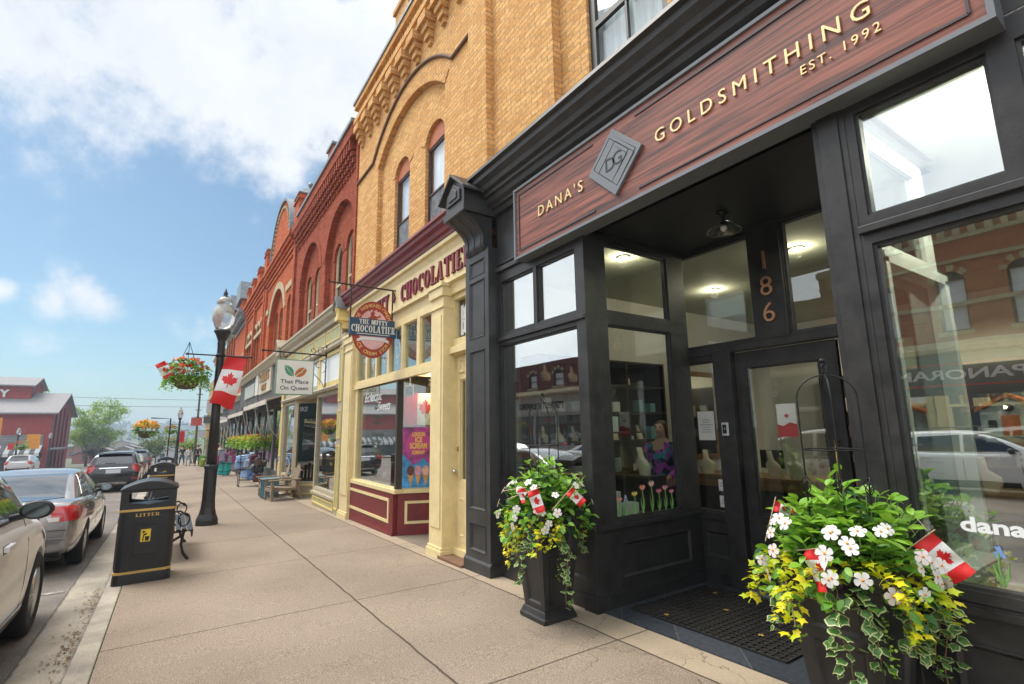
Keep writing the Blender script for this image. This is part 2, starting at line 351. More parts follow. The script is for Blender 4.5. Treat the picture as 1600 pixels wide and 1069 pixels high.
def concrete():
    m=D.materials.new('pavement_concrete'); m.use_nodes=True; n,l=nt(m); b=n['Principled BSDF']
    tc=n.new('ShaderNodeTexCoord'); P=tc.outputs['Object']; sp=n.new('ShaderNodeSeparateXYZ')
    wob=n.new('ShaderNodeTexNoise'); wob.inputs['Scale'].default_value=3; wob.inputs['Detail'].default_value=6; l.new(P,wob.inputs['Vector'])
    wv=n.new('ShaderNodeVectorMath'); wv.operation='MULTIPLY_ADD'; l.new(wob.outputs['Color'],wv.inputs[0]); wv.inputs[1].default_value=(.03,.03,0); l.new(P,wv.inputs[2]); l.new(wv.outputs[0],sp.inputs[0])
    def mth(op,a,b_=None,c=None):
        x=n.new('ShaderNodeMath'); x.operation=op
        for i,s in enumerate((a,b_,c)):
            if s is None: continue
            if isinstance(s,(int,float)): x.inputs[i].default_value=s
            else: l.new(s,x.inputs[i])
        return x.outputs[0]
    def line(dist,w):   # 1 on the line, 0 off
        r=n.new('ShaderNodeMapRange'); r.interpolation_type='SMOOTHSTEP'; l.new(dist,r.inputs[0]); r.inputs[1].default_value=w*.5; r.inputs[2].default_value=w*1.5; r.inputs[3].default_value=1; r.inputs[4].default_value=0; return r.outputs[0]
    X=sp.outputs[0]; Y=sp.outputs[1]
    jx=mth('ABSOLUTE',mth('SUBTRACT',mth('MODULO',mth('ADD',X,400*2.37-5.515+1.185),2.37),1.185))
    J=line(jx,.007)
    for yy in (-1.70,-3.06):
        d=mth('ABSOLUTE',mth('SUBTRACT',Y,yy)); J=mth('MAXIMUM',J,line(d,.009))
    # old cracked strip by the entrance
    vo=n.new('ShaderNodeTexVoronoi'); vo.feature='DISTANCE_TO_EDGE'; vo.inputs['Scale'].default_value=1.1; 
    w2=n.new('ShaderNodeVectorMath'); w2.operation='MULTIPLY_ADD'; l.new(wob.outputs['Color'],w2.inputs[0]); w2.inputs[1].default_value=(.5,.5,0); l.new(P,w2.inputs[2]); l.new(w2.outputs[0],vo.inputs['Vector'])
    ck=line(vo.outputs['Distance'],.003)
    wm=n.new('ShaderNodeTexNoise'); wm.inputs['Scale'].default_value=.8; l.new(P,wm.inputs['Vector'])
    msk=n.new('ShaderNodeMapRange'); l.new(wm.outputs[0],msk.inputs[0]); msk.inputs[1].default_value=.5; msk.inputs[2].default_value=.6
    near=n.new('ShaderNodeMapRange'); l.new(Y,near.inputs[0]); near.inputs[1].default_value=-2.3; near.inputs[2].default_value=-2.7; 
    ck=mth('MULTIPLY',ck,mth('MAXIMUM',mth('MULTIPLY',msk.outputs[0],.12),near.outputs[0]))
    J=mth('MAXIMUM',J,mth('MULTIPLY',ck,.6))
    # tones
    n1=n.new('ShaderNodeTexNoise'); n1.inputs['Scale'].default_value=.55; n1.inputs['Detail'].default_value=9; n1.inputs['Roughness'].default_value=.68; l.new(P,n1.inputs['Vector'])
    r1=n.new('ShaderNodeValToRGB'); l.new(n1.outputs[0],r1.inputs[0]); e=r1.color_ramp.elements; e[0].position=.3; e[0].color=(.205,.158,.118,1); e[1].position=.7; e[1].color=(.325,.258,.192,1)
    fine=n.new('ShaderNodeTexNoise'); fine.inputs['Scale'].default_value=105; fine.inputs['Detail'].default_value=3; l.new(P,fine.inputs['Vector'])
    rf=n.new('ShaderNodeMapRange'); l.new(fine.outputs[0],rf.inputs[0]); rf.inputs[1].default_value=.3; rf.inputs[2].default_value=.7; rf.inputs[3].default_value=.5; rf.inputs[4].default_value=1.38
    fx=mth('FLOOR',mth('DIVIDE',mth('ADD',X,400*2.37-5.515),2.37)); fy=mth('LESS_THAN',Y,-1.70); wn=n.new('ShaderNodeTexWhiteNoise'); wn.noise_dimensions='2D'; cbx=n.new('ShaderNodeCombineXYZ'); l.new(fx,cbx.inputs[0]); l.new(fy,cbx.inputs[1]); l.new(cbx.outputs[0],wn.inputs['Vector'])
    slab=mth('MULTIPLY_ADD',wn.outputs['Value'],.20,.90); grit=mth('MULTIPLY',rf.outputs[0],slab)
    sc=n.new('ShaderNodeVectorMath'); sc.operation='SCALE'; l.new(r1.outputs[0],sc.inputs[0]); l.new(grit,sc.inputs['Scale'])
    # gum spots and drips
    v2=n.new('ShaderNodeTexVoronoi'); v2.inputs['Scale'].default_value=3.1; l.new(w2.outputs[0],v2.inputs['Vector'])
    sp2=line(v2.outputs['Distance'],.05)
    stn=n.new('ShaderNodeTexNoise'); stn.inputs['Scale'].default_value=2.2; stn.inputs['Detail'].default_value=9; stn.inputs['Roughness'].default_value=.75; l.new(P,stn.inputs['Vector'])
    rs=n.new('ShaderNodeMapRange'); l.new(stn.outputs[0],rs.inputs[0]); rs.inputs[1].default_value=.50; rs.inputs[2].default_value=.70; rs.inputs[4].default_value=.7
    m1=n.new('ShaderNodeMix'); m1.data_type='RGBA'; l.new(rs.outputs[0],m1.inputs[0]); l.new(sc.outputs[0],m1.inputs[6]); m1.inputs[7].default_value=(.2,.16,.125,1)
    m2=n.new('ShaderNodeMix'); m2.data_type='RGBA'; l.new(mth('MULTIPLY',sp2,.55),m2.inputs[0]); l.new(m1.outputs[2],m2.inputs[6]); m2.inputs[7].default_value=(.15,.12,.095,1)
    # paler slab strip against the shopfronts
    edge=n.new('ShaderNodeMapRange'); l.new(Y,edge.inputs[0]); edge.inputs[1].default_value=-3.04; edge.inputs[2].default_value=-3.08; edge.inputs[4].default_value=.55
    m3=n.new('ShaderNodeMix'); m3.data_type='RGBA'; l.new(mth('MULTIPLY',edge.outputs[0],mth('ADD',stn.outputs[0],.2)),m3.inputs[0]); l.new(m2.outputs[2],m3.inputs[6]); m3.inputs[7].default_value=(.5,.4,.27,1)
    m4=n.new('ShaderNodeMix'); m4.data_type='RGBA'; l.new(J,m4.inputs[0]); l.new(m3.outputs[2],m4.inputs[6]); m4.inputs[7].default_value=(.075,.055,.04,1)
    l.new(m4.outputs[2],b.inputs['Base Color']); b.inputs['Roughness'].default_value=.85; b.inputs['Specular IOR Level'].default_value=.3
    hgt=mth('SUBTRACT',mth('MULTIPLY',fine.outputs[0],.25),J)
    bp=n.new('ShaderNodeBump'); bp.inputs['Strength'].default_value=.6; bp.inputs['Distance'].default_value=.008; l.new(hgt,bp.inputs['Height']); l.new(bp.outputs[0],b.inputs['Normal'])
    return m
PAVE=concrete()
def yline(m,ys,col=(.05,.04,.03),w=.02):
    # grime packed into long joints, at fixed places across the street
    n,l=nt(m); b=n['Principled BSDF']; src=b.inputs['Base Color'].links[0].from_socket; tc=n.new('ShaderNodeTexCoord'); no=n.new('ShaderNodeTexNoise'); no.inputs['Scale'].default_value=6; no.inputs['Detail'].default_value=6; l.new(tc.outputs['Object'],no.inputs['Vector'])
    sp=n.new('ShaderNodeSeparateXYZ'); l.new(tc.outputs['Object'],sp.inputs[0])
    for yy,ww in ys:
        a=n.new('ShaderNodeMath'); a.operation='SUBTRACT'; l.new(sp.outputs[1],a.inputs[0]); a.inputs[1].default_value=yy; c=n.new('ShaderNodeMath'); c.operation='ABSOLUTE'; l.new(a.outputs[0],c.inputs[0])
        d=n.new('ShaderNodeMath'); d.operation='MULTIPLY_ADD'; l.new(no.outputs[0],d.inputs[0]); d.inputs[1].default_value=-ww*2.2; l.new(c.outputs[0],d.inputs[2])
        r=n.new('ShaderNodeMapRange'); r.interpolation_type='SMOOTHSTEP'; l.new(d.outputs[0],r.inputs[0]); r.inputs[1].default_value=-ww*.9; r.inputs[2].default_value=ww*.3; r.inputs[3].default_value=.85; r.inputs[4].default_value=0
        mx=n.new('ShaderNodeMix'); mx.data_type='RGBA'; l.new(r.outputs[0],mx.inputs[0]); l.new(src,mx.inputs[6]); mx.inputs[7].default_value=(*col,1); src=mx.outputs[2]
    l.new(src,b.inputs['Base Color']); return m
ASPH=mat('asphalt',(.20,.175,.15),.9,var=.25,vscale=1.2,dirt=.4,bump=.8,bscale=180)
def speck(m,scale=150,lo=.55,hi=1.5):
    n,l=nt(m); b=n['Principled BSDF']; lk=b.inputs['Base Color'].links[0]; src=lk.from_socket
    f=n.new('ShaderNodeTexNoise'); f.inputs['Scale'].default_value=scale; f.inputs['Detail'].default_value=2
    tc=n.new('ShaderNodeTexCoord'); l.new(tc.outputs['Object'],f.inputs['Vector'])
    r=n.new('ShaderNodeMapRange'); l.new(f.outputs[0],r.inputs[0]); r.inputs[1].default_value=.35; r.inputs[2].default_value=.65; r.inputs[3].default_value=lo; r.inputs[4].default_value=hi
    s=n.new('ShaderNodeVectorMath'); s.operation='SCALE'; l.new(src,s.inputs[0]); l.new(r.outputs[0],s.inputs['Scale']); l.new(s.outputs[0],b.inputs['Base Color'])
    return m
speck(ASPH,120)
KERB=speck(mat('kerb_concrete',(.40,.35,.285),.85,var=.22,vscale=2.2,dirt=.5,bump=.6,bscale=90),160,.75,1.2)
GUTT=speck(mat('gutter_concrete',(.36,.315,.25),.85,var=.25,vscale=1.5,dirt=.55,bump=.6,bscale=90),160,.75,1.2)
GRASS=mat('far_ground',(.12,.12,.07),.95,var=.3,vscale=.05)
TILE=brick('slate_tile',(.05,.056,.066),(.035,.04,.048),(.10,.10,.10),bw=.6,bh=.3,ms=.006,blotch=.2,blot=(.03,.03,.03),bump=.2)

yline(GUTT,[(.515,.045),(.915,.022)]); yline(KERB,[(.347,.008)],(.13,.14,.06))
# ------------------------------------------------------------------ ground
XS=[-60,-30,-10,0,10,20,30,40,50,55,60,70,80,90,100,120,140,170,220,300,500,900,1800,4000]
def sheet(name,y0,y1,dz,m,x0=-60,x1=4000,thick=0,ny=1):
    xs=[x for x in XS if x0<x<x1]; xs=[x0]+xs+[x1]; mb=MB(); ys=[y0+(y1-y0)*i/ny for i in range(ny+1)]
    vs=[(x,y,gz(x)+dz) for x in xs for y in ys]; k=ny+1
    fs=[(i*k+j,(i+1)*k+j,(i+1)*k+j+1,i*k+j+1) for i in range(len(xs)-1) for j in range(ny)]
    mb.add(vs,fs)
    if thick:
        for y in (y0,y1):
            mb.add([(x,y,gz(x)+dz) for x in xs]+[(x,y,gz(x)+dz-thick) for x in xs],[(i,i+1,len(xs)+i+1,len(xs)+i) for i in range(len(xs)-1)])
        for x in (x0,x1): mb.add([(x,y0,gz(x)+dz),(x,y1,gz(x)+dz),(x,y1,gz(x)+dz-thick),(x,y0,gz(x)+dz-thick)],[(0,1,2,3)])
    return struct(mb.build(name,m,recalc=False))
sheet('ground',-1500,1500,-.16,GRASS)
sheet('road',.5,12,-.145,ASPH,x1=300)
sheet('gutter',.5,.92,-.138,GUTT,x1=150)
sheet('kerb',.345,.5,-.006,KERB,x1=150,thick=.15)
sheet('pavement',-5.2,.337,0,PAVE,x1=150,thick=.15)
sheet('opposite_pavement',12,15.2,0,PAVE,x1=92,thick=.15)
mb=MB()
for i in range(4): mb.add([(8.66+.0,.95+i*.5,gz(8.66)-.139),(8.76,.95+i*.5,gz(8.76)-.139),(8.76,1.4+i*.5,gz(8.76)-.139),(8.66,1.4+i*.5,gz(8.66)-.139)],[(0,1,2,3)])
struct(mb.build('road_marking',mat('worn_road_paint',(.36,.34,.31),.8,var=.5,vscale=12,dirt=.8),recalc=False))
mb=MB()
mb.box(1.42,3.66,-4.97,-3.42,-.2,0.0)
mb.v=[(x,y,gz(x)+.012 if z>-.1 else z) for x,y,z in mb.v]
struct(mb.build('entrance_floor',TILE))
# leaf litter in the gutter
mb=MB(); rnd=random.Random(3)
for i in range(260):
    cxx=rnd.choice([5.9,6.2,6.6,7.6,8.3])+rnd.gauss(0,.22); c2=.56+abs(rnd.gauss(0,.07)); a=rnd.random()*6.3; s=rnd.uniform(.008,.028)
    z=gz(cxx)-.134+rnd.random()*.006
    mb.add([(cxx+math.cos(a+k*2.1)*s*(1,.5,.8)[k],c2+math.sin(a+k*2.1)*s*(1,.5,.8)[k],z+rnd.random()*.012) for k in range(3)],[(0,1,2)],rnd.choice([0,0,0,1]))
o=mb.build('leaf_litter',[mat('dead_leaf',(.16,.08,.035),.9,var=.3),mat('straw_bits',(.30,.21,.10),.9)]); tag(o,'brown dead leaves gathered in the gutter beside the kerb','leaf litter'); o['kind']='stuff'

def lm(name,c,tone,rough=.4,trans=.25):
    m=mat(name,c,rough,var=0,vscale=14,tone=tone,spec=.4); n,l=nt(m); b=n['Principled BSDF']; out=n['Material Output']
    tr=n.new('ShaderNodeBsdfTranslucent'); tr.inputs[0].default_value=(min(1,c[0]*1.5),min(1,c[1]*1.5),c[2],1); mx=n.new('ShaderNodeMixShader'); mx.inputs[0].default_value=trans
    l.new(b.outputs[0],mx.inputs[1]); l.new(tr.outputs[0],mx.inputs[2]); l.new(mx.outputs[0],out.inputs[0]); return m

# ------------------------------------------------------------------ jeweller's building (black shopfront, yellow brick above)
YF=-3.40
JB=thing('yellow_brick_building','yellow brick building with a black jeweller\'s shopfront and a wooden name board on the right','building',(1.5,-3.4,0))
def arch_building_shell(parent,x0,x1,y0,y1,z0,z1,m,name='rear_block'):
    return MB().box(x0,x1,y0,y1,z0,z1).build(name,m,parent)
# upper wall in three steps
mb=MB()
def wallstep(mb,x0,x1,z0,z1,y,holes=(),d=.2,T=None):
    mb.holed([(x0,z0),(x1,z0),(x1,z1),(x0,z1)],holes,y,0,None,d)
mb.box(5.56,6.10,-3.75,-3.37,4.45,9.6)
wallstep(mb,4.18,5.56,4.45,9.6,-3.49); mb.add([(4.18,-3.49,4.45),(4.18,-3.49,9.6),(4.18,-3.66,9.6),(4.18,-3.66,4.45)],[(0,1,2,3)])
wallstep(mb,-.6,4.18,4.45,9.6,-3.62,[archhole(2.60,3.70,5.02,7.3,.35),archhole(-.2,.9,5.02,7.3,.35)],.22)
mb.box(-3.5,-.6,-3.75,-3.45,4.45,9.6)
mb.build('brick_wall',YB,JB)
MB().box(-3.5,6.08,-11.5,-3.95,3.95,9.5).build('rear_block',YB,JB)
def sash(parent,x0,x1,z0,z1,y,m,glassm=DARKGLASS,curt=True,rise=0,zmid=None,munt=0,fwid=.055,lower_dark=False,name='window'):
    """hung window: frame (this part), panes and a curtain behind as sub-parts"""
    zm=(z0+z1)/2 if zmid is None else zmid
    f=MB()
    top=arch(x0,x1,z1,rise) if rise else [(x1,z1),(x0,z1)]
    outer=[(x0,z0),(x1,z0)]+top
    k=fwid
    topi=arch(x0+k,x1-k,z1-k*.4,max(rise-k*.4,.01)) if rise else [(x1-k,z1-k),(x0+k,z1-k)]
    up=[(x0+k,zm+k*.4),(x1-k,zm+k*.4)]+topi
    lo=[(x0+k,z0+k*1.2),(x1-k,z0+k*1.2),(x1-k,zm-k*.4),(x0+k,zm-k*.4)]
    f.holed(outer,[up,lo],y,0,None,.05)
    f.box(x0-.02,x1+.02,y-.02,y+.05,z0-.06,z0)
    if munt:
        xm=(x0+x1)/2
        f.box(xm-.015,xm+.015,y-.045,y-.004,z0+k,z1-k+rise*.9)
    fo=f.build(name,m,parent,bevel=.004)
    g=MB(); g.holed(up,[],y-.03); g.build('upper_pane',glassm,fo)
    g=MB(); g.holed(lo,[],y-.06); g.build('lower_pane',glassm if not lower_dark else lower_dark,fo)
    if curt:
        c=MB(); n=26
        for i in range(n): 
            xa=x0+(x1-x0)*i/n; xb=x0+(x1-x0)*(i+1)/n
            ya=y-.14+.018*math.sin(i*1.7); yb=y-.14+.018*math.sin((i+1)*1.7)
            c.add([(xa,ya,z0),(xb,yb,z0),(xb,yb,z1+rise),(xa,ya,z1+rise)],[(0,1,2,3)],0,True)
        c.build('curtain_or_dark_sheet',CURT,fo)
    else: MB().box(x0,x1,y-.35,y-.34,z0,z1+rise).build('curtain_or_dark_sheet',DIM,fo)  # no cloth here: dark sheet stands in for the unlit room
    return fo
sash(JB,2.60,3.70,5.02,7.3,-3.66,BLK,munt=1,rise=.35,fwid=.09)
sash(JB,-.2,.9,5.02,7.3,-3.66,BLK,munt=1,rise=.35,fwid=.09)
# cornice: moulded profile swept along x, (y,z)
def profile_part(parent,name,prof,x0,x1,m,bevel=0):
    return MB().prism(prof,'x',x0,x1).build(name,m,parent,bevel)
corn=[(-3.62,5.02),(-3.40,5.03),(-3.06,4.90),(-2.98,4.88),(-2.97,4.83),(-3.02,4.815),(-3.03,4.76),(-3.09,4.71),(-3.11,4.66),(-3.16,4.645),(-3.16,4.60),(-3.20,4.585),(-3.22,4.53),(-3.27,4.50),(-3.27,4.47),(-3.31,4.46),(-3.33,4.40),(-3.62,4.40)]
profile_part(JB,'cornice',corn,-1.2,5.42,BLK2)
# fascia board behind the sign, and soffits
mb=MB(); mb.box(-1.1,5.34,-3.62,-3.385,3.66,4.41); mb.box(3.66,5.34,-3.62,-3.33,3.60,3.66)
mb.box(4.70,5.30,-3.385,-3.36,3.70,3.73)
mb.build('fascia',BLK2,JB,.004)
# gabled corner bracket
def gabled_bracket(parent,x0,x1,m,ybase=-3.22,yout=-2.86,zt=4.98,zb=3.93,lift=0):
    xm=(x0+x1)/2; mb=MB()
    # scroll body: S profile in y,z
    pr=[(ybase-.1,zb)]
    hh=zt-.58-zb; dy=yout-ybase
    for fy,fz in ((.02,0),(.10,.06),(.15,.14),(.14,.24),(.13,.34),(.17,.46),(.26,.58),(.42,.70),(.60,.80),(.76,.87),(.86,.93),(.88,.97),(.86,1.0)): pr.append((ybase+dy*fy,zb+hh*fz))
    pr.append((ybase-.1,zt-.58)); mb.prism(pr,'x',x0+.07,x1-.07,0,True)
    for i in range(3): 
        q=[(y+.012,z) for y,z in pr[1:-1]]; q=[(ybase-.05,zb+.01)]+q+[(ybase-.05,zt-.585)]
        xa=x0+.11+i*(x1-x0-.22-.06)/2; mb.prism(q,'x',xa,xa+.055,0,True)
    mb.box(x0+.02,x1-.02,ybase-.3,yout,zt-.60,zt-.50)
    # gabled box
    g=[(x0+.05,zt-.50),(x1-.05,zt-.50),(x1-.05,zt-.26),(xm,zt-.05),(x0+.05,zt-.26)]
    mb.prism(g,'y',ybase-.3,yout-.02)
    tri=[(x0+.13,zt-.42),(x1-.13,zt-.42),(x1-.13,zt-.27),(xm,zt-.14),(x0+.13,zt-.27)]
    mb.prism(tri,'y',yout-.02,yout+.005); 
    tri2=[(xm+(x-xm)*.62,zt-.30+(z-zt+.30)*.62) for x,z in tri]; mb.prism(tri2,'y',yout+.005,yout+.02)
    b=mb.build('bracket',m,parent,.006)
    r=MB()
    for sgn in (-1,1):
        xe=xm+sgn*(x1-x0)*.5; xo=xe+sgn*.05
        r.prism([(xm,zt),(xo,zt-.30),(xo,zt-.335),(xm,zt-.045)],'y',ybase-.32,yout+.05)
    r.build('bracket_roof',m,b,.004)
    return b
gabled_bracket(JB,5.28,5.90,BLK2)
gabled_bracket(JB,-1.6,-1.0,BLK2)
def pilaster(parent,x0,x1,yf,yb,z0f,z1,m,panels,d=.02,plinth=.14,bw=.028,name='pilaster',base=None):
    mb=MB(); zb=gz((x0+x1)/2)-.05
    mb.panelboard(x0,x1,zb,z1,[(x0+.10,x1-.10,a,b) for a,b in panels],yf,d,bw)
    for x in (x0,x1): mb.add([(x,yf,zb),(x,yb,zb),(x,yb,z1),(x,yf,z1)],[(0,1,2,3)])
    mb.add([(x0,yf,z1),(x1,yf,z1),(x1,yb,z1),(x0,yb,z1)],[(0,1,2,3)])
    if plinth: 
        mb.box(x0-.022,x1+.022,yb,yf+.022,zb,plinth-.02+gz(x0)); mb.prism([(yf-.01,plinth-.02+gz(x0)),(yf+.022,plinth-.02+gz(x0)),(yf-.01,plinth+.02+gz(x0))],'x',x0-.02,x1+.02)
    return mb.build(name,m,parent)
pilaster(JB,5.30,5.90,-3.22,-3.6,0,3.95,BLK2,[(3.62,3.84),(2.78,3.56),(.62,2.62),(.13,.46)])
pilaster(JB,-1.6,-1.0,-3.22,-3.6,0,3.95,BLK2,[(3.62,3.84),(2.78,3.56),(.62,2.62),(.13,.46)])
def frame(mb,x0,x1,z0,z1,openings,y=0,d=.09,T=None,m=0,bead=.018):
    """flat frame of a glazed screen with stepped beads round every opening"""
    mb.holed([(x0,z0),(x1,z0),(x1,z1),(x0,z1)],[[(a,c),(b,c),(b,e),(a,e)] for a,b,c,e in openings],y,m,T,.02)
    for a,b,c,e in openings:
        mb.ring(a,b,c,e,[(0,y-.02),(bead,y-.022),(bead,y-d),(bead-.03,y-d)],m,T)
    mb.holed([(x0,z0),(x1,z0),(x1,z1),(x0,z1)],[[(a,c),(b,c),(b,e),(a,e)] for a,b,c,e in openings],y-d-.004,m,T)
def panes(parent,openings,y,T=None,m=GL,name='pane',t=.006):
    for a,b,c,e in openings:
        MB().box(a-.005,b+.005,y-t,y,c-.005,e+.005,0,T).build(name,m,parent)
def screen(parent,name,x0,x1,z0,z1,openings,y,m,T=None,gm=GL,d=.09,gy=.05,bead=.018,mats=None):
    mb=MB(); frame(mb,x0,x1,z0,z1,openings,y,d,T,0,bead); o=mb.build(name,m,parent)
    panes(o,openings,y-gy,T,gm); return o
def kick(parent,x0,x1,z0,z1,y,m,panels,T=None,base=.13,name='stall_riser',sill=True,g=None):
    mb=MB(); g=gz((x0+x1)/2) if g is None else g
    mb.panelboard(x0,x1,g-.05,z1,panels,y,.016,.032,0,T)
    mb.box(x0,x1,y-.08,y-.03,g-.05,z1,0,T)
    mb.box(x0-.005,x1+.005,y-.002,y+.022,g-.05,g+base,0,T); 
    mb.box(x0-.005,x1+.005,y-.002,y+.010,g+base,g+base+.018,0,T)
    if sill:
        mb.box(x0-.01,x1+.01,y-.10,y+.035,z1,z1+.035,0,T); mb.box(x0-.01,x1+.01,y-.10,y+.015,z1+.035,z1+.055,0,T)
    return mb.build(name,m,parent,.003)
# left bay
kick(JB,3.66,5.32,0,.64,-3.385,BLK,[(3.80,4.46,.17,.50),(4.56,5.22,.17,.50)])
screen(JB,'left_bay_frame',3.66,5.32,.69,3.64,[(3.80,5.24,.70+.02,2.64),(3.80,4.475,2.79,3.47),(4.54,5.24,2.79,3.47)],YF+.03,BLK,gm=GLR)
MB().box(3.66,5.32,-3.40,-3.335,2.69,2.735).build('transom_bead',BLK,JB,.004)
MB().box(3.635,3.82,-3.57,-3.34,gz(3.7)-.03,.06).build('post_plinth',BLK,JB,.006)
# the return wall of the entrance, seen from the pavement; local x runs from the street inwards
T=fr((3.66,-3.40,0),(0,-1,0),(-1,0,0))
kick(JB,0,1.57,0,.64,0.0,BLK,[(.30,1.36,.17,.50)],T,g=gz(3.7))
screen(JB,'entrance_side_screen',0,1.57,.69,3.66,[(.27,1.27,.71,2.66),(.27,1.27,2.80,3.55)],0,BLK,T,d=.07,gy=.04)
MB().box(3.655,3.80,-3.53,-3.363,gz(3.7)-.02,3.66).build('corner_post',BLK,JB,.005)
# back wall of the entrance
yb=-4.97
kick(JB,3.14,3.80,0,.60,yb,BLK,[(3.34,3.62,.20,.48)],g=gz(3.4))
screen(JB,'sidelight_frame',3.14,3.82,.65,2.42,[(3.36,3.765,.67,2.32)],yb,BLK)
screen(JB,'fanlight_frame',1.40,3.82,2.42,3.68,[(2.83,3.76,2.49,3.62),(1.5,2.47,2.49,3.64)],yb,BLK)
MB().box(3.13,3.33,-5.05,-4.93,gz(3.3)-.02,2.425).build('door_post',BLK,JB,.006)
MB().box(1.40,3.82,-5.04,-4.945,2.38,2.46).build('door_head',BLK,JB,.006)
kick(JB,1.40,2.06,0,.60,yb,BLK,[(1.55,1.95,.20,.48)],g=gz(1.6))
screen(JB,'sidelight_frame',1.40,2.06,.65,2.40,[(1.50,1.92,.67,2.32)],yb,BLK)
# house number on its post
num=MB().box(2.48,2.82,-4.99,-4.945,2.46,3.68).build('number_post',BLK,JB,.005)
BRZ=mat('brushed_copper',(.50,.27,.15),.35,metal=.85,var=.1)
mb=MB()
for i,c in enumerate('186'): text(mb,c,.200,fr((2.645,-4.943,3.18-i*.275),(-1,0,0),(0,1,0)),depth=.02,bold=-.004)
mb.build('house_number',BRZ,JB)
# door
dr=MB(); frame(dr,2.10,3.12,.02,2.37,[(2.27,3.0,.70,2.20)],-5.0,.045)
dr.panelboard(2.28,3.0,.12,.58,[(2.30,2.60,.16,.54),(2.68,2.98,.16,.54)],-4.993,.012,.03)
door=dr.build('door',BLK,JB)
panes(door,[(2.27,3.0,.70,2.20)],-5.02)
MB().box(2.10,3.14,-5.04,-4.90,-.06,-.02).build('threshold',mat('aluminium',(.55,.55,.55),.35,metal=.9),JB,.004)
h=MB(); h.tube([(2.175,-4.995,.95),(2.175,-4.93,.95),(2.175,-4.93,1.45),(2.175,-4.995,1.45)],.012); h.build('door_handle',mat('brass',(.5,.33,.1),.3,metal=.9),door)
# doorbell on its post
b=MB(); b.box(3.205,3.275,-4.93,-4.905,1.49,1.63); bo=b.build('doorbell',mat('silver_plastic',(.55,.56,.57),.35),JB,.004)
MB().box(3.218,3.262,-4.905,-4.900,1.515,1.61).build('bell_panel',mat('bell_black',(.01,.01,.01),.2),bo)
MB().lathe([(.0001,0),(.012,0),(.012,.003)],n=14,T=Matrix.Translation((3.24,-4.9,1.56))@Matrix.Rotation(-PI/2,4,'X')).build('push_button',mat('steel',(.5,.5,.5),.25,metal=1),bo)
# ceiling of the entrance, big post, right bay
MB().box(1.25,3.75,-5.1,-3.36,3.66,3.72).build('entrance_ceiling',BLK,JB)
p=MB(); p.box(1.20,1.395,-3.62,-3.365,gz(1.3)-.02,3.66); p.box(1.235,1.36,-3.365,-3.352,.16,3.6); p.box(1.19,1.41,-3.62,-3.343,gz(1.3)-.02,.12); p.build('entrance_post',BLK,JB,.006)
kick(JB,-1.0,1.20,0,.66,-3.385,BLK,[(-.9,-.02,.17,.52),(.10,1.06,.17,.52)])
screen(JB,'right_bay_frame',-1.0,1.20,.71,3.64,[(-.92,1.15,.77,2.655),(.53,1.15,2.83,3.50),(-.2,.42,2.83,3.50),(-.92,-.3,2.83,3.50)],YF+.03,BLK,gm=GLR)
MB().box(-1.0,1.2,-3.40,-3.335,2.72,2.765).build('transom_bead',BLK,JB,.004)
# the other return: black outside, white within
T=fr((1.36,-3.40,0),(0,-1,0),(1,0,0))
kick(JB,.2,1.57,0,.64,0.0,BLK,[(.35,1.36,.17,.50)],T,g=gz(1.3))
screen(JB,'entrance_side_screen',.2,1.57,.69,3.66,[(.30,1.40,.71,2.66),(.30,1.40,2.80,3.55)],0,BLK,T,d=.06,gy=.04)
WL=mat('white_window_lining',(.80,.83,.77),.5,var=.06)
mb=MB(); Tb=fr((1.285,-3.40,0),(0,-1,0),(-1,0,0)); mb.holed([(.2,.60),(1.57,.60),(1.57,3.66),(.2,3.66)],[[(.32,.74),(1.38,.74),(1.38,2.62),(.32,2.62)],[(.32,2.82),(1.38,2.82),(1.38,3.53),(.32,3.53)]],0,0,Tb,.03)
mb.box(1.13,1.285,-4.95,-3.52,.62,.70); mb.box(1.20,1.285,-3.76,-3.70,.7,2.66); mb.box(1.20,1.285,-4.85,-4.78,.7,2.66); mb.box(1.2,1.285,-4.85,-3.7,2.62,2.70)
mb.build('window_lining',WL,JB,.003)
# pendant lamp in the entrance: a clear glass shade on a black stem
pl=thing('pendant_lamp','small black ceiling lamp with a clear glass shade in the shop entrance','lamp',(2.66,-4.3,3.66))
mb=MB(); mb.lathe([(.0001,0),(.06,0),(.06,-.02),(.02,-.035),(.012,-.1),(.03,-.11),(.03,-.15),(.0001,-.16)],(2.66,-4.3,3.66),16); mb.build('stem',IRON,pl)
MB().lathe([(.03,-.10),(.10,-.13),(.155,-.19),(.16,-.20),(.152,-.19),(.098,-.135),(.03,-.105)],(2.66,-4.3,3.66),24).build('shade',glass('clear_shade',.08,(.9,.95,.93)),pl)
MB().sphere((2.66,-4.3,3.49),.033).build('bulb',mat('bulb_glass',(.8,.8,.76),.2),pl)

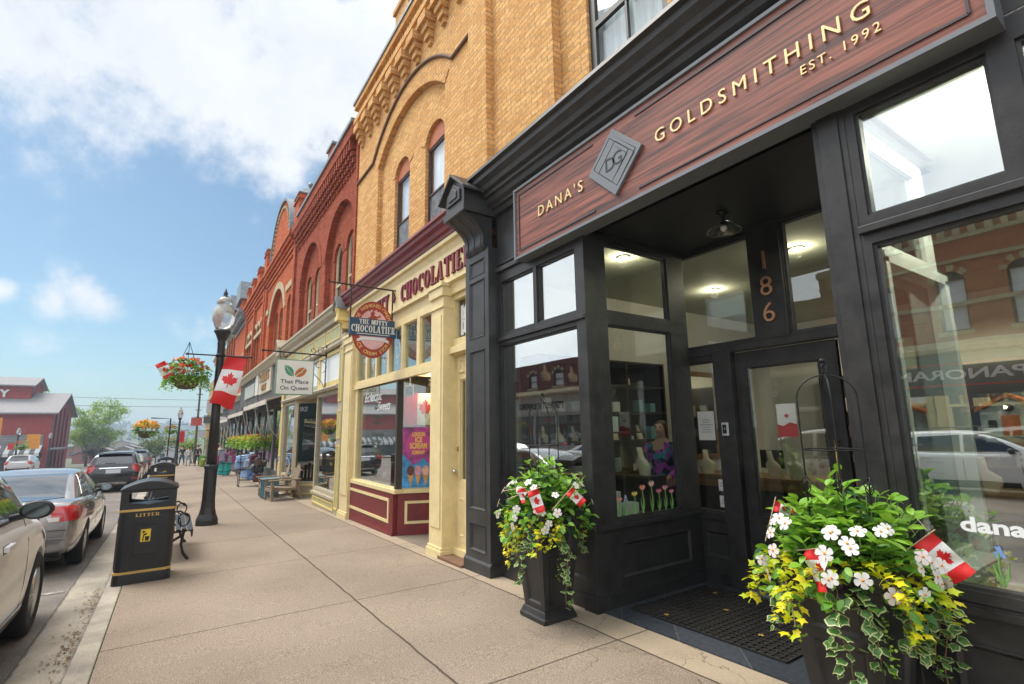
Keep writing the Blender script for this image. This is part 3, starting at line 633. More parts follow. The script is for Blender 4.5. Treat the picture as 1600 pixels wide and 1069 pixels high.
# sign board
sb=thing('sign_board','long reddish wood name board of the goldsmith above the black shopfront','shop sign',(2.55,-3.22,4))
def woodgrain():
    m=D.materials.new('mahogany_board'); m.use_nodes=True; n,l=nt(m); b=n['Principled BSDF']
    tc=n.new('ShaderNodeTexCoord'); mp=n.new('ShaderNodeMapping'); mp.inputs['Scale'].default_value=(.55,1,16); l.new(tc.outputs['Object'],mp.inputs[0])
    no=n.new('ShaderNodeTexNoise'); no.inputs['Scale'].default_value=1.6; no.inputs['Detail'].default_value=9; no.inputs['Roughness'].default_value=.62; no.inputs['Distortion'].default_value=.5; l.new(mp.outputs[0],no.inputs['Vector'])
    r=n.new('ShaderNodeValToRGB'); l.new(no.outputs[0],r.inputs[0]); e=r.color_ramp.elements; e[0].position=.36; e[0].color=(.035,.011,.008,1); e[1].position=.66; e[1].color=(.34,.105,.06,1)
    x=r.color_ramp.elements.new(.5); x.color=(.20,.055,.033,1)
    mp2=n.new('ShaderNodeMapping'); mp2.inputs['Scale'].default_value=(1.2,1,90); l.new(tc.outputs['Object'],mp2.inputs[0])
    n2=n.new('ShaderNodeTexNoise'); n2.inputs['Scale'].default_value=2.2; n2.inputs['Detail'].default_value=5; l.new(mp2.outputs[0],n2.inputs['Vector'])
    rr2=n.new('ShaderNodeMapRange'); l.new(n2.outputs[0],rr2.inputs[0]); rr2.inputs[1].default_value=.3; rr2.inputs[2].default_value=.7; rr2.inputs[3].default_value=.6; rr2.inputs[4].default_value=1.35
    s=n.new('ShaderNodeVectorMath'); s.operation='SCALE'; l.new(r.outputs[0],s.inputs[0]); l.new(rr2.outputs[0],s.inputs['Scale']); l.new(s.outputs[0],b.inputs['Base Color']); b.inputs['Roughness'].default_value=.5
    return m
WOOD=woodgrain()
GREYM=mat('sign_grey',(.15,.165,.18),.45,var=.06)
SX0,SX1,SZ0,SZ1=.46,4.66,3.585,4.43
MB().box(SX0,SX1,-3.38,-3.225,SZ0,SZ1).build('board',WOOD,sb)
mb=MB(); mb.ring(SX0-.02,SX1+.02,SZ0-.02,SZ1+.02,[(0,-3.40),(0,-3.205),(.03,-3.205),(.034,-3.224)]); 
mb.build('frame',GREYM,sb)
mb=MB()
def strip(x0,x1,z0,z1,w=.014): mb.box(x0,x1,-3.2245,-3.215,z0,z1)
i=.075
for z in (SZ0+i,SZ1-i):
    for a,b in ((SX0+i,2.75),(3.30,SX1-i)): strip(a,b,z-.007,z+.007)
for x in (SX0+i,SX1-i): strip(x-.007,x+.007,SZ0+i,SZ1-i)
mb.build('inlay_line',mat('sign_line',(.05,.04,.04),.4),sb)
GOLD=mat('pale_gold',(.80,.60,.30),.35,metal=.25,var=.04)
mb=MB()
T=fr((4.25,-3.222,3.955),(-1,0,0),(0,1,0)); 
text(mb,"DANA'S",.118,fr((3.83,-3.222,3.94),(-1,0,0),(0,1,0)),depth=.012,width=.74,space=1.4)
text(mb,"GOLDSMITHING",.115,fr((1.735,-3.222,3.972),(-1,0,0),(0,1,0)),depth=.012,width=1.60,space=1.5)
text(mb,"EST. 1992",.064,fr((1.125,-3.222,3.838),(-1,0,0),(0,1,0)),depth=.010,width=.45,space=1.3)
mb.build('lettering',GOLD,sb)
# diamond plaque with nested outlines and the monogram
cx,cz=3.01,4.03
mb=MB(); mb.prism([(cx-.34,cz),(cx,cz-.335),(cx+.34,cz),(cx,cz+.335)],'y',-3.225,-3.195)
pq=mb.build('plaque',GREYM,sb,.003)
mb=MB()
for k,(ox,oz,s) in enumerate(((0,0,.80),(.035,.03,.66),(-.03,-.03,.66),(.0,.0,.5))):
    q=[(cx+ox-.34*s,cz+oz),(cx+ox,cz+oz-.335*s),(cx+ox+.34*s,cz+oz),(cx+ox,cz+oz+.335*s)]
    q3=[(x,-3.1935,z) for x,z in q]; mb.tube(q3,.0035,4,closed=True)
text(mb,'D',.13,fr((cx+.045,-3.195,cz-.07),(-1,0,0),(0,1,0)),depth=.004); text(mb,'G',.13,fr((cx-.05,-3.195,cz-.05),(-1,0,0),(0,1,0)),depth=.004)
mb.build('monogram',mat('sign_black',(.012,.012,.012),.5),pq)

# ------------------------------------------------------------------ inside the jeweller's
WHI=mat('shop_plaster',(.62,.61,.56),.85,var=.06)
GRN=mat('shop_ceiling',(.50,.52,.43),.85,var=.06)
FLR=mat('shop_floor',(.10,.07,.05),.4,var=.2)
rm=MB(); rm.box(-3.3,5.9,-11,-5.1,-.1,-.03,0); r_=rm.build('shop_floor',FLR,JB)
mb=MB(); mb.box(-3.3,1.22,-11,-3.62,3.74,3.8); mb.box(3.84,5.9,-11,-3.62,3.74,3.8); mb.box(1.22,3.84,-11,-5.1,3.74,3.8); mb.build('shop_ceiling',GRN,JB)
mb=MB(); mb.box(5.86,5.94,-11,-3.62,-.1,3.8); mb.box(-3.3,5.9,-11.1,-11,-.1,3.8); mb.box(-3.4,-3.3,-11,-3.6,-.1,3.8); mb.box(-3.3,-1.0,-3.7,-3.6,-.1,4.4); mb.build('shop_wall',WHI,JB)
mb=MB(); mb.box(3.84,5.3,-4.9,-3.48,.58,.64); mb.box(-1.0,1.12,-4.9,-3.48,.58,.64); mb.build('display_floor',mat('display_linen',(.22,.19,.15),.8),JB,.004)
LAMPM=mat('lit_lamp',(1,1,1),.5,emit=((1,.86,.62),9))
def downlight(x,y,z=3.735):
    t=thing('ceiling_light','','light',(x,y,z),group='round lamps in the jeweller\'s ceiling')
    MB().lathe([(.06,0),(.085,0),(.085,-.012),(.06,-.012)],(x,y,z),20).build('rim',WHT,t)
    MB().lathe([(.0001,-.004),(.06,-.004)],(x,y,z),20).build('lamp',LAMPM,t)
    l=D.lights.new('spot','POINT'); l.energy=7; l.color=(1,.84,.62); l.shadow_soft_size=.06; lo=D.objects.new('bulb_light',l); COL.objects.link(lo); lo.location=(0,0,-.08); lo.parent=t
    if x<1 and y>-5: l.energy=70; l.color=(1,.93,.82)
    return t
for (x,y,lb) in ((.42,-4.35,'round lit ceiling lamp behind the top pane of the right bay window'),(4.25,-4.6,'round lit ceiling lamp behind the top pane of the left bay window'),
               (2.9,-6.2,'round ceiling lamp beyond the glass entrance door'),(4.6,-7.0,'round ceiling lamp above the dark jewellery shelves'),(1.0,-6.5,'round ceiling lamp deep inside behind the right bay')):
    downlight(x,y)['label']=lb
# dark display shelves with boxes and necklace busts
SHW=mat('dark_shelf',(.025,.018,.014),.5,var=.2)
LIN=mat('necklace_bust_linen',(.78,.68,.50),.8,var=.08)
PAPER=mat('white_card',(.66,.66,.62),.7,var=.06)
def bust(name_label,x,y,z,s=1,rz=0,group='necklace busts in the jeweller\'s shop'):
    t=thing('necklace_bust',name_label,'display bust',(x,y,z),rz,group); mb=MB()
    rings=[]
    for zz,rx,ry,oy in ((0,.075,.05,.01),(.015,.078,.05,.01),(.03,.088,.046,.008),(.08,.105,.042,.0),(.12,.100,.036,-.012),(.145,.070,.032,-.02),(.165,.040,.029,-.026),(.19,.031,.027,-.03),(.27,.029,.026,-.045),(.272,.001,.001,-.045)):
        rings.append([(rx*s*math.cos(a),oy*s+ry*s*math.sin(a),zz*s) for a in [2*PI*k/14 for k in range(14)]])
    vs=[p for r in rings for p in r]; fs=[(i*14+j,i*14+(j+1)%14,(i+1)*14+(j+1)%14,(i+1)*14+j) for i in range(len(rings)-1) for j in range(14)]
    mb.add(vs,fs,0,True); o=mb.build('torso',LIN); o.parent=t
    n=MB(); n.tube([(.05*s*math.cos(a),.045*s*math.sin(a)*.6+.01,.19*s-.07*s*(1-abs(math.cos(a)))) for a in [PI*k/10 for k in range(11)]],.003,5); o=n.build('necklace',mat('gold_chain',(.8,.55,.2),.25,metal=1)); o.parent=t
    return t
su=thing('shelf_unit','tall dark wood shelves full of white boxes on the shop\'s side wall','shelf',(5.6,-5.0,0))
for x,w in ((5.45,.4),):
    mb=MB()
    for y in (-4.1,-4.95,-5.8,-6.65): mb.box(5.42,5.85,y-.02,y+.02,0,2.6)
    mb.build('upright',SHW,su,.003)
    for z in (.35,.92,1.38,1.80,2.2,2.58): MB().box(5.42,5.85,-6.67,-4.08,z,z+.03).build('shelf_board',SHW,su,.003)
mb=MB(); mb.box(5.84,5.855,-6.67,-4.08,0,2.6); mb.build('back_panel',SHW,su)
lab=['low white jewellery box on the dark shelves','tall pale card box on the dark shelves']
k=0
for z in (.95,1.41,1.83):
    for y in np.arange(-4.25,-6.5,-.27):
        k+=1
        hh=rnd.uniform(.05,.22); ww=rnd.uniform(.07,.18)
        if rnd.random()<.6:
            o=MB().box(-.07,.07,-ww/2,ww/2,0,hh).build('jewellery_box',PAPER if rnd.random()<.7 else mat('teal_card',(.16,.34,.36),.6)); o.location=(5.55,y,z); tag(o,'small card jewellery box lined up on the dark shelf unit','box','boxes on the dark shelf unit')
        else: bust('linen necklace bust standing on the dark shelf unit',5.55,y,z,.8,PI/2+.3,'necklace busts on the dark shelf unit')
# glass counter with busts behind the door
ct=thing('display_counter','wooden jewellery counter with a glass top behind the entrance door','counter',(2.6,-6.2,0))
OAK=mat('honey_oak',(.30,.16,.055),.45,var=.2,stretch=(.5,6,6))
MB().box(.9,4.5,-6.6,-6.0,-.03,.82).build('body',mat('dark_counter',(.04,.03,.025),.5),ct,.004)
MB().box(.86,4.54,-6.64,-5.96,.82,.97).build('top',OAK,ct,.006)
for i,x in enumerate(np.linspace(1.5,4.3,8)): bust('linen necklace bust on the wooden counter behind the door',float(x),-6.15+.12*math.sin(i*2.1),.97,1.15,PI+.4*math.sin(i),'necklace busts on the oak counter')
bust('larger necklace bust near the glass in the left bay window',4.25,-4.75,1.03,1.2,PI-.3,'').pop('group',0)
mb=MB(); mb.box(4.05,4.45,-4.9,-4.6,.64,1.03); single(mb,'display_plinth',SHW,'dark plinth under the bust in the left bay window','plinth',bevel=.004)
# cabinet behind
cb=thing('wall_cabinet','tall dark wall cabinet with lit glass shelves at the back of the jeweller\'s','cabinet',(2.4,-9,0))
MB().box(.2,4.8,-10.9,-10.5,-.03,2.5).build('carcass',SHW,cb,.004)
for z in (.9,1.35,1.8): MB().box(.3,4.7,-10.5,-10.3,z,z+.03).build('shelf_board',OAK,cb)
# framed picture on the plaster wall seen in left bay; red tag
tag(MB().box(5.82,5.855,-4.02,-3.80,2.0,2.25).build('red_notice',mat('red_card',(.6,.03,.02),.5)),'small red card on the pale wall of the left bay','notice')
# papers taped to the glass
def notice(x0,x1,z0,z1,y,label,lines,base=PAPER,extra=None):
    o=MB().box(x0,x1,y-.001,y+.002,z0,z1).build('notice',base); 
    mb=MB(); 
    for i in range(lines):
        z=z1-(z1-z0)*(.30+.5*i/max(1,lines)); ww=(x1-x0)*rnd.uniform(.35,.8)*.5; c=(x0+x1)/2
        mb.box(c-ww,c+ww,y+.002,y+.003,z-.004,z+.003)
    l=mb.build('print',mat('grey_print',(.22,.25,.25),.7)); l.parent=o
    tag(o,label,'notice'); return o
notice(3.43,3.64,1.44,1.76,-5.012,'pale sheet of paper taped inside the sidelight left of the door',6)
n2=notice(2.53,2.72,1.48,1.80,-5.012,'white and red poster with a maple leaf on the entrance door',0)
LEAF=[(0,1),(.16,.66),(.36,.76),(.27,.30),(.52,.52),(.60,.40),(.90,.46),(.80,.18),(.93,.06),(.52,-.26),(.57,-.44),(.05,-.36),(.05,-.80),(-.05,-.80),(-.05,-.36),(-.57,-.44),(-.52,-.26),(-.93,.06),(-.80,.18),(-.90,.46),(-.60,.40),(-.52,.52),(-.27,.30),(-.36,.76),(-.16,.66)]
RED=mat('flag_red',(.62,.012,.014),.6,var=.06)
mb=MB(); mb.prism([(2.53,1.48),(2.72,1.48),(2.72,1.60),(2.66,1.585),(2.6,1.62),(2.53,1.60)],'y',-5.010,-5.008); mb.prism([(2.625+x*.026,1.68+y*.028) for x,y in LEAF],'y',-5.010,-5.008); o=mb.build('print',mat('poster_red',(.45,.06,.06),.6)); o.parent=n2
notice(3.345,3.44,.90,1.02,-5.012,'upper of the two small white stickers low on the sidelight',2)
notice(3.345,3.44,.73,.85,-5.012,'lower of the two small white stickers low on the sidelight',3)
notice(.98,1.12,1.22,1.45,-3.50,'pale green card low in the corner of the right bay window',2,mat('mint_card',(.42,.60,.52),.6))
# web address on the right bay glass
mb=MB(); text(mb,'danas',.070,fr((.815,-3.418,1.05),(-1,0,0),(0,1,0)),depth=.002,bold=.03,width=.295); 
text(mb,'goldsmithing.com',.070,fr((.16,-3.418,1.05),(-1,0,0),(0,1,0)),depth=.002,bold=.03,width=.95)
o=mb.build('window_lettering',mat('white_vinyl',(.85,.86,.86),.5)); o.parent=None; tag(o,'bold white web address lettering on the right bay window','lettering')
# tulip and hyacinth stickers on the glass
VG=mat('sticker_green',(.16,.34,.09),.5,var=.2)
def flower_sticker(kind,x,y,z,h,col,label,T):
    root=MB(); root.tube([T@Vector((0,0,0)),T@Vector((.008,0,h*.5)),T@Vector((0,0,h*.86))],.005,5)
    for s in (-1,1):
        root.add([T@Vector(p) for p in ((0,0,0),(s*.025,.001,h*.25),(s*.03,.001,h*.6),(s*.012,.001,h*.3))],[(0,1,2,3)])
    o=root.build('window_sticker',VG); tag(o,label,'sticker')
    m=MB()
    if kind=='tulip':
        for (a,b,c) in ((-.028,-.018,-.02),(0,-.018,.018),(.028,.018,.02)):
            m.add([T@Vector(p) for p in ((a*.4,.002+abs(a)*.02,h*.80),(a-.016,.003,h*.9),(a*.8,.003,h*1.0),(a+.016,.003,h*.9))],[(0,1,2,3)])
        m.add([T@Vector(p) for p in ((-.022,.0015,h*.82),(.022,.0015,h*.82),(.03,.0015,h*.9),(-.03,.0015,h*.9))],[(0,1,2,3)])
    else:
        for i in range(26): 
            a=rnd.uniform(-.02,.02); zz=rnd.uniform(.72,1.0)*h; a*= 1.2-(zz/h-.72)*3
            m.add([T@Vector(p) for p in ((a,.002,zz-.008),(a+.008,.003,zz),(a,.002,zz+.008),(a-.008,.003,zz))],[(0,1,2,3)])
    q=m.build('bloom',mat('bloom_'+col[0],col[1],.5,var=.2),o); return o
cols=dict(pink=('pink',(.75,.30,.36)),yellow=('yellow',(.75,.60,.12)),coral=('coral',(.72,.25,.20)),lilac=('lilac',(.45,.45,.70)),rose=('rose',(.62,.18,.30)),blush=('blush',(.8,.48,.45)),blue=('blue',(.2,.33,.6)))
TT=lambda u,z: Matrix.Translation((3.703-.008,-3.40-u,z))@Matrix(((0,-1,0,0),(-1,0,0,0),(0,0,1,0),(0,0,0,1)))
for u,h,c,lb in ((.34,.20,'coral','coral tulip sticker at the left end of the side window'),(.43,.21,'lilac','lilac flower sticker between the coral and yellow tulips'),(.56,.24,'yellow','yellow tulip sticker low on the side window'),(.68,.30,'coral','taller coral tulip sticker right of the yellow one'),(.82,.33,'blush','pale pink tulip sticker, tallest on the side window'),(.93,.24,'rose','rose tulip sticker right of the tallest tulip'),(1.03,.27,'pink','pink tulip sticker near the right edge of the side window'),(1.13,.22,'rose','rose tulip sticker at the right end of the side window')):
    flower_sticker('tulip' if c!='lilac' else 'h',0,0,0,h,cols[c],lb,TT(u,.715))
flower_sticker('h',0,0,0,.19,cols['blue'],'blue hyacinth sticker at the foot of the right bay window',Matrix.Translation((.83,-3.415,.80)))
# toy house in the right bay
th=thing('toy_house','small white toy house with an orange roof and door in the right bay window','ornament',(.985,-4.90,1.49))
x,y,z=.985,-4.90,1.49
ww=.15
mb=MB(); mb.prism([(x-ww,z),(x+ww,z),(x+ww,z+.17),(x,z+.25),(x-ww,z+.17)],'y',y-.09,y+.09); mb.build('walls',mat('toy_blue_white',(.82,.88,.88),.6),th,.002)
mb=MB(); mb.prism([(x-ww-.02,z+.165),(x,z+.262),(x+ww+.02,z+.165),(x+ww+.02,z+.185),(x,z+.285),(x-ww-.02,z+.185)],'y',y-.11,y+.11); mb.build('roof',mat('toy_orange',(.85,.22,.04),.5),th)
mb=MB(); mb.box(x-.045,x+.045,y+.09,y+.096,z+.01,z+.14); mb.build('door',MATS['toy_orange'],th)
mb=MB(); 
for a in (-.09,.09): mb.box(x+a-.022,x+a+.022,y+.09,y+.095,z+.06,z+.11)
mb.lathe([(.0001,0),(.025,0),(.025,.006)],n=16,T=Matrix.Translation((x,y+.09,z+.19))@Matrix.Rotation(-PI/2,4,'X')); mb.build('window',mat('toy_dark',(.03,.03,.03),.4),th)
for ch in th.children: ch.scale=(1.05,1.05,1.05)
single(MB().box(.70,1.12,-5.05,-4.75,1.455,1.488),'glass_shelf',mat('shelf_edge',(.3,.4,.36),.2),'thin glass shelf under the toy house','shelf')
mb=MB()
# door mats
def rubber_mat(x0,x1,y0,y1,label):
    mb=MB(); g=lambda x:gz(x)+.012
    def bx(a,b,c,d,h0,h1):
        mb.add([(a,c,g(a)+h0),(b,c,g(b)+h0),(b,d,g(b)+h0),(a,d,g(a)+h0),(a,c,g(a)+h1),(b,c,g(b)+h1),(b,d,g(b)+h1),(a,d,g(a)+h1)],[(4,5,6,7),(0,1,5,4),(1,2,6,5),(2,3,7,6),(3,0,4,7)])
    bx(x0,x1,y0,y1,.001,.006)
    nx=int((x1-x0)/.058); ny=int((y1-y0)/.058)
    for i in range(nx+1):
        x=x0+(x1-x0)*i/nx; bx(x-.006,x+.006,y0,y1,.0061,.016)
    for j in range(ny+1):
        y=y0+(y1-y0)*j/ny; bx(x0,x1,y-.006,y+.006,.0062,.0155)
    o=mb.build('door_mat',mat('black_rubber',(.016,.014,.012),.7,var=.3,dirt=.15),recalc=False); tag(o,label,'mat','rubber mats in the entrance')
rubber_mat(2.84,3.53,-4.80,-3.66,'black rubber grid mat on the entrance floor, farther from the camera')
rubber_mat(2.10,2.82,-4.80,-3.66,'black rubber grid mat on the entrance floor, beside the near planter')
mb=MB()
for (x,y) in ((2.95,-4.25),(2.45,-3.95),(3.3,-4.6),(3.2,-3.75)):
    for k in range(5):
        a=k*1.26; mb.add([(x,y,gz(x)+.03),(x+.018*math.cos(a-.3),y+.018*math.sin(a-.3),gz(x)+.034),(x+.026*math.cos(a),y+.026*math.sin(a),gz(x)+.033),(x+.018*math.cos(a+.3),y+.018*math.sin(a+.3),gz(x)+.034)],[(0,1,2,3)])
o=mb.build('fallen_petals',mat('yellow_petal',(.7,.45,.08),.6)); tag(o,'a few fallen yellow petals on the rubber mats','petals'); o['kind']='stuff'

# ---- more of the jeweller's stock and fittings
WARM=mat('warm_panel',(.34,.24,.13),.7,var=.2)
t=thing('picture_panel','tall framed mirror on the side wall above the counter inside the jeweller\'s','mirror',(5.8,-8.0,1.2)); MB().box(5.80,5.85,-8.6,-7.4,1.0,2.6).build('frame',OAK,t,.004); MB().box(5.79,5.80,-8.5,-7.5,1.1,2.5).build('mirror_glass',mat('wall_mirror',(.5,.52,.5),.05,metal=1),t)
for i,x in enumerate(np.linspace(.6,4.6,12)):
    for j,z in enumerate((.93,1.38,1.83)):
        hh=rnd.uniform(.10,.26); o=MB().box(-.09,.09,-.05,.05,0,hh).build('jewellery_box',(PAPER,LIN,MATS['teal_card'],WARM)[(i*3+j)%4]); o.location=(float(x),-10.40,z); tag(o,'small box on the lit back cabinet of the jeweller\'s','box','boxes on the back cabinet')
l=D.lights.new('cabinet_light','AREA'); l.energy=18; l.size=3.5; l.size_y=.2; l.shape='RECTANGLE'; l.color=(1,.82,.58); lo=D.objects.new('cabinet_light',l); COL.objects.link(lo); lo.location=(0,-1.2,2.7); lo.rotation_euler=(R(-35),0,0); lo.parent=cb
for i,(y,z) in enumerate(((-4.3,2.26),(-4.8,2.26),(-5.3,2.26),(-5.9,2.26),(-4.5,.39),(-5.2,.39),(-5.8,.39))):
    bust('linen necklace bust on the highest or lowest board of the dark shelf unit',5.55,y,z,.85,PI/2+.2*math.sin(i*3),'necklace busts on the top and bottom boards of the shelf unit')
# white boxes stacked in the side window, on a glass step
for i,(x,y,z,w,h) in enumerate(((4.15,-3.92,.64,.16,.42),(4.15,-4.10,.64,.14,.26),(4.15,-4.32,.64,.26,.12),(4.15,-3.98,1.55,.13,.12),(4.15,-4.14,1.55,.10,.17))):
    tag(MB().box(x-.06,x+.06,y-w/2,y+w/2,z,z+h).build('display_box',PAPER,None,.003),['tall white box at the left of the side window display','medium white box beside the tall one in the side window','long low white box beside the medium one in the side window','small white box on the upper step of the side window','taller white box on the upper step of the side window'][i],'box')
MB_=MB(); MB_.box(4.0,4.3,-4.45,-3.8,1.53,1.55); MB_.box(4.0,4.02,-3.85,-3.83,.64,1.53); MB_.box(4.28,4.3,-4.44,-4.42,.64,1.53); single(MB_,'display_step',SHW,'dark two legged step stand in the entrance side window','stand')
notice(4.35,4.58,1.95,2.2,-4.2,'framed pale print standing in the entrance side window display',0,mat('mist_card',(.42,.50,.50),.6))
# desk lamps and a till
tl=thing('till_screen','small dark till screen on the jewellery counter','screen',(3.6,-6.4,.97)); MB().box(3.45,3.75,-6.42,-6.40,1.05,1.28).build('screen',BLK,tl,.004); MB().box(3.58,3.62,-6.45,-6.42,.97,1.1).build('foot',BLK,tl)
# ------------------------------------------------------------------ serif capitals built from strokes
def serif(mb,txt,h,T,m=0,depth=.012,tw=.19,gap=.13,width=None):
    """condensed heavy roman capitals: unit-height glyphs of thick/thin strokes with bracketed slabs"""
    t=tw; th=.07
    def V(x,z0=0,z1=1,s0=1,s1=1):
        q=[[(x,z0),(x+t,z0),(x+t,z1),(x,z1)]]
        if s0: q.append([(x-.07,z0),(x+t+.07,z0),(x+t+.07,z0+th),(x-.07,z0+th)])
        if s1: q.append([(x-.07,z1-th),(x+t+.07,z1-th),(x+t+.07,z1),(x-.07,z1)])
        return q
    def H(x0,x1,z,hh=th): return [[(x0,z),(x1,z),(x1,z+hh),(x0,z+hh)]]
    def Dg(xa,za,xb,zb,w): return [[(xa,za),(xa+w,za),(xb+w,zb),(xb,zb)]]
    def C(x0,x1,a0,a1,z0=0,z1=1,tt=None):
        tt=t if tt is None else tt; cx=(x0+x1)/2; rx=(x1-x0)/2; cz=(z0+z1)/2; rz=(z1-z0)/2; out=[]
        n=16
        for i in range(n):
            b0=a0+(a1-a0)*i/n; b1=a0+(a1-a0)*(i+1)/n
            def P(b,inn): 
                if inn: return (cx+(rx-tt)*math.cos(b),cz+(rz-th)*math.sin(b))
                return (cx+rx*math.cos(b),cz+rz*math.sin(b))
            out.append([P(b0,0),P(b1,0),P(b1,1),P(b0,1)])
        return out
    G={'C':(.62,C(0,.66,.7,2*PI-.7)+[[(.5,.66),(.6,.66),(.6,.98),(.56,.98)]]),'O':(.68,C(0,.68,0,2*PI)),'H':(.72,V(.07)+V(.46)+H(.2,.5,.47)),
       'I':(.33,V(.07)),'L':(.55,V(.07)+H(.2,.58,0)+[[(.52,0),(.58,0),(.58,.3),(.54,.3)]]),'T':(.62,V(.22,s1=0)+H(0,.63,.93)+[[(0,.7),(.05,.7),(.06,1),(0,1)],[(.57,.7),(.63,.7),(.63,1),(.57,1)]]),
       'E':(.58,V(.07)+H(.2,.55,0)+H(.2,.55,.93)+H(.2,.42,.47)+[[(.5,0),(.56,0),(.56,.27),(.53,.27)],[(.53,.73),(.56,.73),(.56,1),(.5,1)]]),
       'R':(.68,V(.07)+C(.1,.62,-PI/2,PI/2,.44,1)+Dg(.46,0,.28,.46,t)+[[(.46,0),(.74,0),(.74,th),(.46,th)]]),
       'A':(.72,Dg(0,0,.3,1,.08)+Dg(.44,0,.27,1,t)+H(.1,.5,.28)+[[(-.06,0),(.14,0),(.14,th),(-.06,th)],[(.38,0),(.72,0),(.72,th),(.38,th)]]),
       'N':(.72,V(.07,s1=1)[:3]+V(.55)+Dg(.52,0,.07,1,t)),'U':(.7,V(.06,.3,1,0,1)+V(.47,.3,1,0,1)+C(.06,.66,PI,2*PI,0,.62)),
       'Y':(.68,Dg(.27,.42,0,1,t)+Dg(.3,.42,.56,1,.09)+V(.25,0,.48,1,0)+[[(-.05,.93),(.25,.93),(.25,1),(-.05,1)],[(.48,.93),(.72,.93),(.72,1),(.48,1)]]),
       ' ':(.3,[]),'·':(.3,[[(.05,.42),(.15,.32),(.25,.42),(.15,.52)]]),'S':(.56,C(.02,.56,.5,PI*1.5,.44,1,t*.8)+C(0,.56,-PI*.5,PI*.5,0,.52,t*.8)+C(0,.56,-PI*.85,-PI*.5,0,.52,t*.8)),
       'B':(.62,V(.07)+C(.1,.56,-PI/2,PI/2,.5,1)+C(.1,.62,-PI/2,PI/2,0,.54)),'K':(.68,V(.07)+Dg(.22,.42,.5,1,.09)+Dg(.48,0,.24,.55,t)),'M':(.9,V(.05)[:3]+V(.66)+Dg(.4,0,.07,1,.17)+Dg(.36,0,.7,1,.08))}
    tot=sum(G[c][0]+gap for c in txt)-gap; k=h; kx=h if width is None else width/tot
    x=0
    for c in txt:
        w,qs=G[c]
        for i,q in enumerate(qs):
            w0=.001*(i%4)
            P=[((x+p[0]-tot/2)*kx,depth+w0,p[1]*k) for p in q]; n=len(P)
            B=[(a,0,c2) for a,b_,c2 in P]
            mb.add(P+B,[tuple(range(n))]+[(i_,(i_+1)%n,n+(i_+1)%n,n+i_) for i_ in range(n)],m,False,T)
        x+=w+gap
# ------------------------------------------------------------------ chocolatier's building (cream shopfront)
NB=thing('yellow_brick_building','yellow brick building with a big blind arch above the cream chocolate shopfront','building',(9,-3.3,0))
mb=MB()
yw=-3.40
A0,A1=6.97,10.34
big=archhole(A0,A1,4.85,7.45,.68,22)
mb.holed([(6.08,4.7),(11.86,4.7),(11.86,9.55),(6.08,9.55)],[big],yw,0,None,.10)
WN=[(7.16,7.97,5.06,6.82,.28),(8.72,9.52,5.06,6.86,.28)]
mb.holed([(A0-.05,4.8),(A1+.05,4.8),(A1+.05,8.3),(A0-.05,8.3)],[archhole(a,b,c,d_,e,12) for a,b,c,d_,e in WN],yw-.10,0,None,.10)
mb.build('brick_wall',YB,NB)
MB().box(6.12,11.84,-11.5,-3.98,3.95,9.9).build('rear_block',YB,NB)
MB().box(11.80,11.86,-4.0,yw-.001,4.7,9.5).build('wall_return',RB,NB)
for a,b,c,d_,e in WN:
    # terracotta board in the arch head, pale blind standing in for reflected sky above, weathered board below
    f=MB(); k=.05; zs=d_-.12
    f.holed([(a,c),(b,c),(b,zs+.05),(a,zs+.05)],[[(a+k,5.83),(b-k,5.83),(b-k,zs),(a+k,zs)],[(a+k,c+k),(b-k,c+k),(b-k,5.80),(a+k,5.80)]],yw-.165,0,None,.04)
    fo=f.build('window',mat('brown_sash',(.07,.03,.025),.5,var=.2),NB,.004)
    MB().holed([(a+k,5.83),(b-k,5.83),(b-k,zs),(a+k,zs)],[],yw-.19).build('upper_pane',glass('dull_pane',.12,(.95,.97,.98)),fo)
    MB().box(a,b,yw-.27,yw-.26,5.8,d_).build('blind',mat('sky_pale_blind',(.80,.84,.88),.8,stretch=(3,1,.3)),fo)
    MB().holed([(a+k,c+k),(b-k,c+k),(b-k,5.80),(a+k,5.80)],[],yw-.185).build('lower_board',mat('grey_weathered_ply',(.15,.165,.175),.6,var=.5,vscale=6,stretch=(3,1,1.2),dirt=.3),fo)
    MB().holed([(a,zs+.04),(b,zs+.04)]+arch(a,b,d_,e,12),[],yw-.15).build('head_board',mat('terracotta_board',(.40,.10,.025),.6,dirt=.2),fo)
    MB().box(a-.03,b+.03,yw-.2,yw-.07,c-.08,c).build('sill',STONE,fo)
# brick arches as soldier rings, hood mould, corbels
def archring(mb,x0,x1,zs,rise,th,y,d,n=24,m=0):
    ins=arch(x0,x1,zs,rise,n); outs=[]
    cx=(x0+x1)/2
    a=(x1-x0)/2; 
    if rise>=a*.98: outs=arch(x0-th,x1+th,zs,rise+th,n)
    else:
        rad=(a*a+rise*rise)/(2*rise); cz=zs-(rad-rise)
        for x,z in ins:
            v=Vector((x-cx,z-cz)); v*= (rad+th)/rad; outs.append((cx+v.x,cz+v.y))
    for i in range(n):
        g=.06
        q=[ins[i],ins[i+1],outs[i+1],outs[i]]
        c=((q[0][0]+q[2][0])/2,(q[0][1]+q[2][1])/2)
        q=[(c[0]+(p[0]-c[0])*.93,p[1]) for p in q]
        mb.prism(q,'y',y,y+d,m)
mb=MB(); archring(mb,A0,A1,7.45,.68,.24,yw-.02,.035,46); mb.build('brick_arch',YB,NB)
for a,b,c,d_,e in WN: mb=MB(); archring(mb,a,b,d_,e,.20,yw-.12,.034,16); mb.build('brick_arch',YB,NB)
